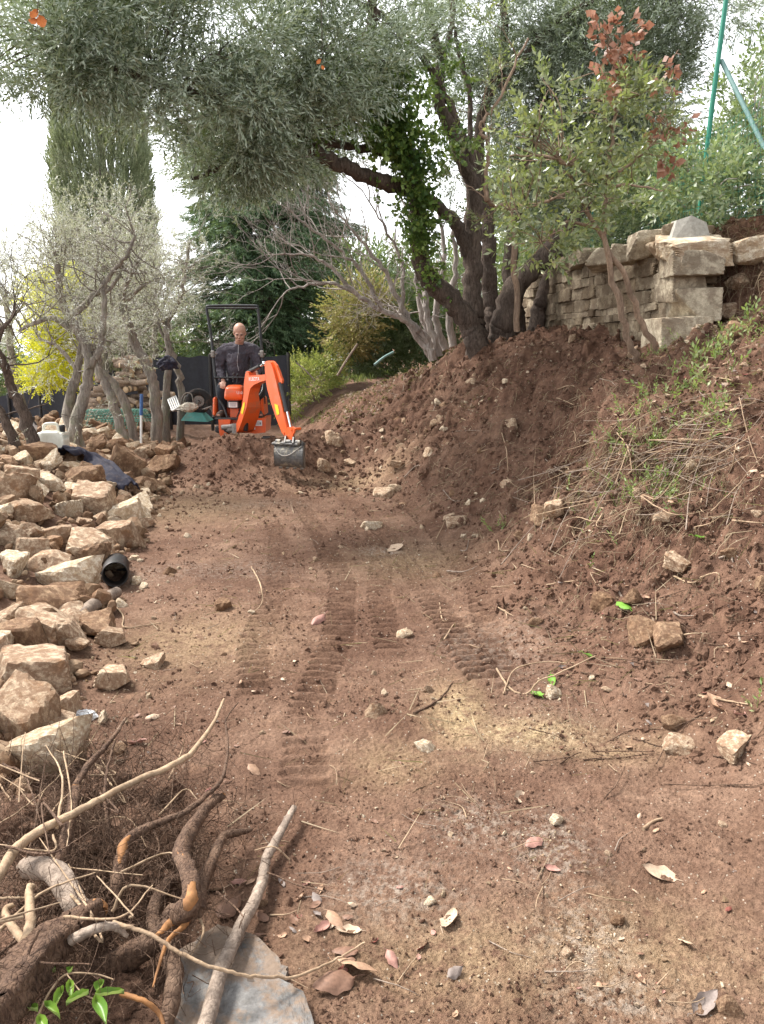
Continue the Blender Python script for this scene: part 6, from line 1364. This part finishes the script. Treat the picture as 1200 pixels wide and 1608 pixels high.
# ------------------------------------------------------------------ fallen leaves
def leaf_mesh(seed, L=.075, asp=.55, curl=.5, twist=.3):
    r = np.random.default_rng(seed); n, m = 13, 7; V = []
    ph = r.uniform(0, 6); cu = curl * r.uniform(.4, 1.4); 
    for i in range(n):
        t = i / (n - 1); wd = L * asp * .5 * (math.sin(math.pi * min(t * 1.02, 1) ** .8) ** .75) * (1 + .10 * math.sin(t * 17 + ph)) + .0006
        for j in range(m):
            u = j / (m - 1) * 2 - 1; a = u * cu * 1.6; x = L * (t - .5); y = wd * (math.sin(a) / max(cu * 1.6, .01)); z = wd * (1 - math.cos(a)) / max(cu * 1.6, .01) * 1.2
            z += L * .22 * cu * (2 * t - 1) ** 2 * r.choice([1]) + L * .02 * math.sin(t * 11 + u * 3 + ph); V.append([x, y + twist * z * (t - .5), z])
    V.append([L * .5, 0, V[-4][2]]); F = [(i * m + j, i * m + j + 1, (i + 1) * m + j + 1, (i + 1) * m + j) for i in range(n - 1) for j in range(m - 1)]
    mb = MB(); mb.add(V, F); tube(mb, [(-L * .5, 0, V[3][2]), (-L * .62, .004, V[3][2] + .006), (-L * .75, 0, .004)], .0009, 4); return mb
LEAVES = {c: [leaf_mesh(i * 7 + k).mesh('leaf_shape', M[c], True) for i in range(4)] for k, c in enumerate(('leaf_tan', 'leaf_pink', 'leaf_red', 'leaf_brown', 'leaf_cream', 'leaf_grey', 'leaf_green'))}
for v in LEAVES.values():
    for me in v:
        pass
def fallen_leaf(px, py, wpx, c, label, group, rng, name='fallen_leaf', flip=None):
    g = G(px, py); s = g[1] / 1220 / .93; o = link(name, LEAVES[c][rng.integers(4)]); o.scale = [wpx * s / .085] * 3; o.location = Vector(list(g + [0, 0, .001])); fl = rng.random() < .5 if flip is None else flip
    if fl: o.location[2] += .012 * wpx * s / .06
    o.rotation_euler = (rng.normal(0, .25) + (math.pi if fl else 0), rng.normal(0, .2), rng.uniform(0, 6.28)); return tag(o, label, 'leaf', group)
def leaves():
    rng = np.random.default_rng(61)
    L = [(1034, 1375, 44, 'leaf_cream', 'cream leaf on open ground at the right near the bottom'), (708, 1447, 44, 'leaf_cream', 'pale cream leaf in the lower middle beside the small red leaf'), (664, 1488, 26, 'leaf_red', 'small red curled leaf next to the pale cream one'), (616, 1512, 28, 'leaf_pink', 'pink leaf right of the leaf group at the slab'),
         (528, 1452, 36, 'leaf_tan', 'upper tan leaf of the group right of the slab'), (546, 1464, 34, 'leaf_cream', 'orange-cream leaf overlapping the upper tan leaf'), (563, 1525, 56, 'leaf_tan', 'large salmon-tan leaf at the end of the thin pale root'), (525, 1555, 58, 'leaf_brown', 'large dull brown-pink leaf at the bottom near the slab corner'), (542, 1502, 34, 'leaf_brown', 'rust leaf under the end of the thin pale root'), (505, 1462, 30, 'leaf_pink', 'dull pink leaf left of the upper tan leaf'),
         (815, 1255, 28, 'leaf_cream', 'small cream leaf in the middle distance right of centre'), (838, 1330, 30, 'leaf_pink', 'dusty pink leaf below the small cream leaf'), (868, 1368, 20, 'leaf_pink', 'tiny pink leaf near the grey grit'), (1003, 1540, 26, 'leaf_tan', 'tan leaf standing on edge near the bottom right'), (1076, 1484, 20, 'leaf_cream', 'small pale pink leaf at the right, above the one standing on edge'), (716, 1535, 26, 'leaf_grey', 'grey-brown leaf at the bottom middle'), (1108, 1578, 48, 'leaf_grey', 'shrivelled grey leaf at the bottom right'),
         (1124, 1108, 36, 'leaf_tan', 'tan leaf at the foot of the bank by the right edge'), (1160, 1124, 22, 'leaf_pink', 'pink narrow leaf beside the tan one at the right edge'), (978, 962, 30, 'leaf_green', 'upright bright green leaf on the lower bank'), (843, 1092, 26, 'leaf_green', 'green leaf on the path near the thin bent roots'), (868, 1072, 20, 'leaf_green', 'small green leaf touching the pale angular stone'), (930, 1035, 22, 'leaf_green', 'green leaf below the pair of brown stones'), (1105, 848, 22, 'leaf_green', 'yellow-green leaf on the bank at the right'), (1128, 690, 18, 'leaf_green', 'green leaf high on the bank above the stem tangle'),
         (620, 865, 26, 'leaf_cream', 'whitish scrap of leaf far up the track'), (500, 978, 26, 'leaf_pink', 'pinkish leaf between the track prints'), (330, 1400, 40, 'leaf_cream', 'pale curled leaf at the edge of the slab'), (362, 1432, 46, 'leaf_brown', 'brown leaf leaning on the grey branch'), (325, 1420, 20, 'leaf_tan', 'tan leaf between slab and upright root'), (400, 1215, 22, 'leaf_tan', 'tan leaf left of the printed track'), (188, 1182, 30, 'leaf_cream', 'cream leaf above the root heap'), (215, 1170, 24, 'leaf_pink', 'folded pinkish leaf above the root heap'), (240, 1130, 20, 'leaf_cream', 'small whitish leaf on the path left of the long branch tip')]
    for px, py, w_, c, lb in L: fallen_leaf(px, py, w_ * 1.5, c, lb, None, rng)
    cols = ['leaf_tan', 'leaf_pink', 'leaf_brown', 'leaf_cream', 'leaf_grey', 'leaf_red']; nm = dict(zip(cols, ('tan', 'pink', 'brown', 'cream', 'grey', 'red')))
    def region(n, fn, where, w0=.035, w1=.07):
        k = 0
        while k < n:
            px, py = fn()
            if not (0 < px < 1200 and 560 < py < 1608): continue
            c = cols[rng.choice(6, p=[.26, .14, .26, .14, .14, .06])]; g = G(px, py); wp = rng.uniform(w0, w1) / (g[1] / 1220 / .93); fallen_leaf(px, py, wp, c, f'{nm[c]} fallen leaf {where}', f'{nm[c]} leaves {where}', rng); k += 1
    region(60, lambda: (rng.uniform(880, 1200), rng.uniform(900, 1180)), 'on the lower bank at the right', .03, .06)
    region(26, lambda: (rng.normal(480, 70), rng.normal(1440, 55)), 'around the grey slab', .03, .06)
    region(26, lambda: (rng.uniform(130, 480), rng.uniform(1020, 1250)), 'between the blocks and the root heap', .025, .05)
    region(50, lambda: (rng.uniform(1010, 1200), rng.uniform(520, 800)), 'on the weedy upper bank', .04, .08)
    region(30, lambda: (rng.uniform(600, 1180), rng.uniform(1180, 1600)), 'scattered on the open ground', .015, .035)
    # bright leaves high in the frame, close to the camera
    for lab, pts, d in (('pair of orange dead leaves on a twig tip in the top left crown', ((55, 22, 17), (66, 34, 20), (52, 33, 14)), 6.9), ('orange dead leaf caught in the crown of the great olive', ((501, 97, 9), (507, 106, 7)), 8.0)):
        th = thing('dead_leaf', lab, 'leaf', W(pts[0][0], pts[0][1], d)); mb = MB(); tube(mb, spline([W(pts[0][0] + 3, -30, d + .1), W(pts[0][0] + 5, pts[0][1] - 20, d), W(pts[0][0] + 3, pts[0][1], d)], 3), .003, 5); mb.build('twig', M['bark'], th)
        for i, (x, y, w_) in enumerate(pts):
            mb = leaf_mesh(70 + i, w_ * d / 1220, .7, .3); V = np.vstack(mb.v); R3 = rotx(1.3) @ rotz(.9 + i); mb.v = [(V @ R3.T + W(x, y, d)).astype(np.float32)]; mb.build('leaf', M['leaf_orange'], th, True)
leaves()

# ------------------------------------------------------------------ twigs, dry stems, rootlets
def twigs():
    rng = np.random.default_rng(71)
    def lying(pts, r, mat, lab, grp=None, h=.008):
        return stick('twig' if grp or 'twig' in lab else 'root', lab, 'twig' if grp or 'twig' in lab else 'root', H(*[(a, b, c if (c := (q[2] if len(q) > 2 else h)) is not None else h) for q in pts for a, b in [q[:2]]]), [r, r * .5], mat, int(rng.integers(9999)), .1, 6, group=grp)
    lying([(780, 1050), (800, 1080), (826, 1090), (846, 1070, .05), (880, 1056, .07), (935, 1030, .05)], .006, 'root_pale', 'pale bent root on the ground at the foot of the bank')
    lying([(790, 1090), (808, 1052, .05), (850, 1040, .04), (905, 1042)], .0045, 'root_pale', 'second pale root crossing the bent one')
    lying([(395, 890, .02), (408, 915, .12), (412, 945, .05), (400, 960)], .006, 'root_pale', 'pale kinked root standing up on the left of the path')
    lying([(160, 930), (192, 965), (196, 985), (250, 978)], .006, 'root_pale', 'pale root in front of the black pipe')
    lying([(1010, 1302), (1026, 1290), (1040, 1285)], .007, 'root_pale', 'short pale twig on the open ground at the right')
    lying([(1098, 1092), (1130, 1098), (1175, 1106)], .006, 'root_pale', 'straight pale twig by the right edge at the foot of the bank')
    lying([(960, 670), (985, 700, .06), (992, 740, .08)], .006, 'root_pale', 'hooked pale root on the bank under the small trees')
    lying([(788, 680), (795, 705, .04), (798, 740, .03)], .006, 'root_pale', 'drooping pale root in the middle of the bank')
    lying([(650, 1120), (690, 1098), (712, 1070)], .006, 'root_dark', 'dark stick pushed through the sandy patch')
    for lab, grp, n, fn, r0, r1, ln in [
        ('dry beige stem in the tangle hanging over the bank', 'beige stems of the tangle', 120, lambda: (lambda t: (845 + 340 * t + rng.normal(0, 22), 800 - 120 * t + rng.normal(0, 42)))(rng.random() ** .9), .0016, .0048, (78, 34)),
        ('pale thin root sticking out of the bank face', 'pale roots in the bank face', 70, lambda: (rng.uniform(620, 1190), rng.uniform(560, 1000)), .003, .008, (34, 26)),
        ('thin pale rootlet lying on the track', 'rootlets on the track', 55, lambda: (rng.uniform(230, 1100), rng.uniform(840, 1560)), .0012, .0028, (26, 20)),
        ('brown twig among the leaves at the right foot of the bank', 'brown twigs at the foot of the bank', 40, lambda: (rng.uniform(860, 1200), rng.uniform(930, 1240)), .002, .004, (45, 22))]:
        k = 0
        while k < n:
            x, y = fn()
            if not (0 < x < 1230 and 540 < y < 1600): continue
            if 'tangle' in lab and (y < 560 + (x < 980) * 60 or x < 830): continue
            g = G(x, y); sg = 4.0 / max(g[1], 1.8) if 'track' in grp or 'foot' in grp else 1
            h = rng.uniform(.03, .20) if 'tangle' in lab else rng.uniform(.004, .03)
            a = rng.normal(-.35 if 'tangle' in lab else 0, .5 if 'tangle' in lab else 1.2); dx, dy = ln[0] * sg * math.cos(a) * rng.uniform(.4, 1), ln[0] * sg * math.sin(a) * rng.uniform(.3, 1) * (1 if 'tangle' in lab else .5)
            P = H((x - dx, y - dy, h * rng.uniform(.2, 1)), (x + rng.normal(0, ln[1] * .25), y + rng.normal(0, ln[1] * .3), h), (x + dx, y + dy, max(.0, h * rng.uniform(-.2, 1.1))))
            if max(abs(P[0][1] - P[1][1]), abs(P[2][1] - P[1][1])) > 1.6: continue
            m = 'root_pale' if rng.random() < (.4 if 'tangle' in lab else .75) and 'brown' not in lab else ('root_dark' if 'brown' in lab else 'branch_grey')
            stick('twig', lab, 'twig', P, [rng.uniform(r0, r1), r0 * .6], m, int(rng.integers(9999)), .1, 5, group=grp, n=5); k += 1
    # root fibres hanging from the cut bank and the mat at the wall end
    mb = MB()
    def fibres(n, fn, up, ln, r=(.0012, .003)):
        for _ in range(n):
            x, y = fn(); p = GH(x, y, .0) if not up else GH(x, y, 0); d = np.array([rng.normal(-.3, .5), rng.normal(-.6, .3), rng.normal(-.5, .5)]); L = rng.uniform(*ln)
            tube(mb, spline([p, p + unit(d) * L * .4 + rng.normal(0, .02, 3), p + unit(d) * L * .7 + rng.normal(0, .05, 3) - [0, 0, L * .3]], 3), [rng.uniform(*r), .0008], 3, cap=False)
    fibres(420, lambda: (rng.normal(1150, 60), rng.uniform(345, 460)), 0, (.1, .4), (.002, .005)); fibres(1500, lambda: (rng.normal(1010, 100), rng.normal(755, 60)), 0, (.06, .30)); fibres(1300, lambda: (rng.uniform(560, 1050), rng.uniform(560, 820)), 0, (.05, .28), (.0015, .0045)); fibres(300, lambda: (rng.uniform(860, 1200), rng.uniform(900, 1150)), 0, (.03, .12), (.0008, .002))
    tag(mb.build('root_fibres', M['straw'], None), 'fine beige root fibres hanging out of the earth bank', 'root fibres', kind='stuff')
twigs()

# ------------------------------------------------------------------ weeds and grass
def weeds():
    rng = np.random.default_rng(81); W1 = [sprig(7, .14, .045, .018, .9, 700 + s) for s in range(5)]; W2 = [sprig(10, .12, .028, .010, .9, 720 + s) for s in range(5)]
    spots = [(1075, 600, .20, 70, 'bright green weed clump beneath the wall end'), (1000, 640, .14, 34, 'green weed with long leaves beside the small tree stems'), (968, 722, .10, 18, 'leafy weed at the left end of the stem tangle'), (1040, 745, .42, 220, 'fine-leaved green weed growing all through the stem tangle'), (1150, 545, .28, 70, 'green weed clump on the slope at the right, above the others'), (1190, 500, .2, 44, 'green weed by the right edge below the boulder'),
             (1100, 680, .2, 40, 'straggling weed on the bank right of the stem tangle'), (780, 830, .06, 12, 'tiny grey-green weed alone at the foot of the bank'), (940, 735, .08, 12, 'yellow-green seedling on the bank'), (1190, 1110, .05, 10, 'small weed at the right edge of the ground'), (1030, 555, .14, 26, 'weed at the foot of the pale stem'), (940, 395, .2, 30, 'weed growing out of the wall top'), (1020, 690, .12, 20, 'sparse weed above the stem tangle'),
             (150, 655, .10, 30, 'green weed beside the bottle behind the jerrycan'), (30, 660, .12, 30, 'yellow-green weed between the trunks at the left edge'), (206, 648, .10, 30, 'green weed at the foot of the firewood stack'), (500, 660, .10, 16, 'weed on the pale slope right of the digger arm')]
    for px, py, r, n, lb in spots:
        n = int(n * .6); c = G(px, py) if not lb.endswith('top') else W(px, py, 10); mb = MB(); rr = r * 1.2; p = c + rng.normal(0, 1, (n, 3)) * [rr * .6, rr * .6, 0]; p[:, 2] = T(p[:, 0], p[:, 1]) if not lb.endswith('top') else c[2]
        scatter(mb, W1 if n > 20 and 'fine' not in lb else W2, p, rng.normal(0, .45, (n, 3)) + [-.1, -.15, 1], rng.uniform(.5, 1.25, n), rng); wt = thing('weed', lb, 'weed', c); mb.build('foliage', M['grass'], wt)
    # grass strip on the crest, litter and straw
    mb = MB(); n = 2300; px = rng.uniform(452, 650, n); f = (px - 452) / 198; A = np.array([G(a, 628 - 55 * (a - 452) / 198) for a in np.linspace(452, 650, 12)]); 
    P = np.stack([np.interp(f, np.linspace(0, 1, 12), A[:, q]) for q in range(3)], -1) + rng.normal(0, 1, (n, 3)) * [.22, .45, 0] + [0, .3, 0]; P = P[n2(P[:, 0] * 3, P[:, 1] * 2, 4) > -.15]; n = len(P); P[:, 2] = Zm(P[:, 0], P[:, 1])
    d = rng.normal(0, .35, (n, 3)) + [0, 0, 1]; gr = [(np.array([[-.006, 0, 0], [.006, 0, 0], [.004, .01, .09], [0, .03, .15]]), np.array([[0, 1, 2, 3]]))]
    scatter(mb, gr, P, d, rng.uniform(.7, 1.8, n), rng)
    n = 450; x = rng.uniform(2.2, 4.6, n); y = rng.uniform(5.2, 8.1, n); k = n2(x * 2, y * 2, 5) > .05; x, y = x[k], y[k]; P = np.stack([x, y, T(x, y)], -1); scatter(mb, gr, P, rng.normal(0, .5, (len(P), 3)) + [0, 0, 1], rng.uniform(.25, .7, len(P)), rng)
    tag(mb.build('grass', M['grass'], None), 'short green grass on the crest and the upper bank', 'grass', kind='stuff')
    mb = MB(); lf = [(np.array([[-.03, 0, 0], [0, -.016, .006], [.03, 0, .004], [0, .016, -.004]]), np.array([[0, 1, 2, 3]]))]
    def lit(n, xr, yr, sc, thr=-.1, rare=None):
        x = rng.uniform(*xr, n); y = rng.uniform(*yr, n); k = (n2(x * 1.6, y * 1.6, 15) > thr) & (x > toe(y) + .5); x, y = x[k], y[k]; P = np.stack([x, y, T(x, y) + .006], -1); scatter(mb, lf, P, rng.normal(0, .7, (len(P), 3)) + [0, 0, .3], rng.uniform(*sc, len(P)), rng)
    lit(3800, (2.2, 4.8), (4.6, 8.2), (.4, 1.1)); lit(4200, (-2.0, 1.6), (11.6, 15), (.6, 1.5), -.7); lit(1600, (1.2, 3), (2.8, 4.8), (.2, .6), .0); lit(3000, (3, 6), (7.6, 10), (.6, 1.4), -.6); lit(1500, (.9, 2.4), (9, 12), (.4, 1), .1); lit(2500, (-.3, 3), (5, 11), (.2, .7), .1)
    tag(mb.build('leaf_litter', M['litter'], None), 'dry leaf litter on the upper bank and terrace', 'leaf litter', kind='stuff')
    mb = MB(); st = [(np.array([[-.0022, 0, 0], [.0022, 0, 0], [.0018, .01, .08], [-.001, .02, .16]]), np.array([[0, 1, 2, 3]]))]
    for n, xr, yr in ((2200, (2.0, 4.8), (4.4, 8.0)), (2600, (2.9, 5), (7.2, 9)), (1500, (-2, .8), (11.5, 15)), (900, (.8, 3), (3.4, 7)), (500, (-1.4, .8), (2, 8))):
        x = rng.uniform(*xr, n); y = rng.uniform(*yr, n); P = np.stack([x, y, T(x, y) + .005], -1); scatter(mb, st, P, rng.normal(0, 1, (n, 3)) * [1, 1, .25] + [0, 0, .1], rng.uniform(.4, 1.3, n), rng)
    tag(mb.build('dry_straw', M['straw'], None), 'dry straw and stalks strewn over the bank', 'straw', kind='stuff')
weeds()

# ------------------------------------------------------------------ crumbs of soil and gravel: one object each
def crumbs():
    rng = np.random.default_rng(91); v, f = ICO[1]; v2, f2 = ICO[2]; protos = []; big = []
    for s in range(8):
        r = np.random.default_rng(s); protos.append((v * r.uniform(.35, 1.25, (len(v), 1)) * [1, .8, .6], f)); big.append((v2 * (1 + .35 * v3(v2 * 1.7 + s * 5, s) + .2 * r.normal(0, 1, len(v2)))[:, None] * [1, .85, .7], f2))
    def area(n, y0, y1, x0=None, x1=None, pw=1.6):
        y = y0 * (y1 / y0) ** (rng.random(n) ** (1 / pw) if False else rng.random(n)); lo = np.maximum(edge(y) - .1, -.58 * y - .3) if x0 is None else np.full(n, x0); hi = np.minimum(.58 * y + .3, 6) if x1 is None else np.full(n, x1)
        x = rng.uniform(lo, hi); return x, y
    mb = MB(); x, y = area(60000, 1.4, 11)
    bank = sstep(-.1, .5, x - toe(y)); dug = np.maximum(bank, sstep(8.3, 9.3, y)); den = .22 + .9 * dug + .8 * n2(x * 2.2, y * 2.2, 92); fl = track_relief(x, y)[1]; den = den * (1 - .85 * fl); den = den + .5 * (n2(x * 5, y * 5, 93) > .25); k = rng.random(len(x)) < den; x, y, dug = x[k], y[k], dug[k]
    s = (.0015 + .0007 * y) * np.exp(rng.normal(0, .6, len(x))) * (1 + .6 * dug); s = np.minimum(s, .035); P = np.stack([x, y, T(x, y) + s * .25], -1)
    scatter(mb, protos, P, rng.normal(0, 1, (len(x), 3)), s, rng); 
    x, y = area(5200, 2.6, 12.5); k = (x > toe(y) + .05) | (y > 8.6); x, y = x[k], y[k]; s = .012 * np.exp(rng.normal(0, .45, len(x))) * (.6 + .09 * y); P = np.stack([x, y, T(x, y) + s * .2], -1); scatter(mb, big, P, rng.normal(0, 1, (len(x), 3)), s, rng)
    o = mb.build('soil_crumbs', M['soil'], None); ca = o.data.color_attributes.new('mask', 'FLOAT_COLOR', 'POINT'); co = np.zeros(len(o.data.vertices) * 3, np.float32); o.data.vertices.foreach_get('co', co); co = co.reshape(-1, 3).astype(float)
    g = sstep(0, 1.2, co[:, 0] - toe(co[:, 1])) * .6; g = np.maximum(g, sstep(8.6, 9.6, co[:, 1]) * .5); cc = np.zeros((len(co), 4), np.float32); cc[:, 1] = g; cc[:, 3] = 1; ca.data.foreach_set('color', cc.ravel())
    tag(o, 'loose crumbs and clods of brown earth all over the ground', 'soil crumbs', kind='stuff')
    mb = MB(); x, y = area(7000, 1.5, 10.5); k = rng.random(len(x)) < .35 + .9 * n2(x * 1.3, y * 1.3, 95); x, y = x[k], y[k]; s = (.0018 + .0010 * y) * np.exp(rng.normal(0, .45, len(x))); P = np.stack([x, y, T(x, y) + s * .3], -1); scatter(mb, protos, P, rng.normal(0, 1, (len(x), 3)), s, rng)
    for px, py, rx, ry, n in ((915, 1480, 60, 45, 900), (860, 1330, 60, 45, 300), (740, 1290, 60, 40, 200), (830, 1150, 110, 40, 600), (610, 870, 60, 25, 200), (640, 900, 160, 60, 350), (560, 760, 120, 30, 250)):
        q = np.array([G(rng.normal(px, rx * .6), rng.normal(py, ry * .6)) for _ in range(n)]); s = .0022 * np.exp(rng.normal(0, .5, n)) * (q[:, 1] / 2) ** .6; scatter(mb, protos, q, rng.normal(0, 1, (n, 3)), s, rng)
    tag(mb.build('gravel', M['rock_white'], None), 'pale limestone grit scattered in the soil', 'gravel', kind='stuff')
crumbs()
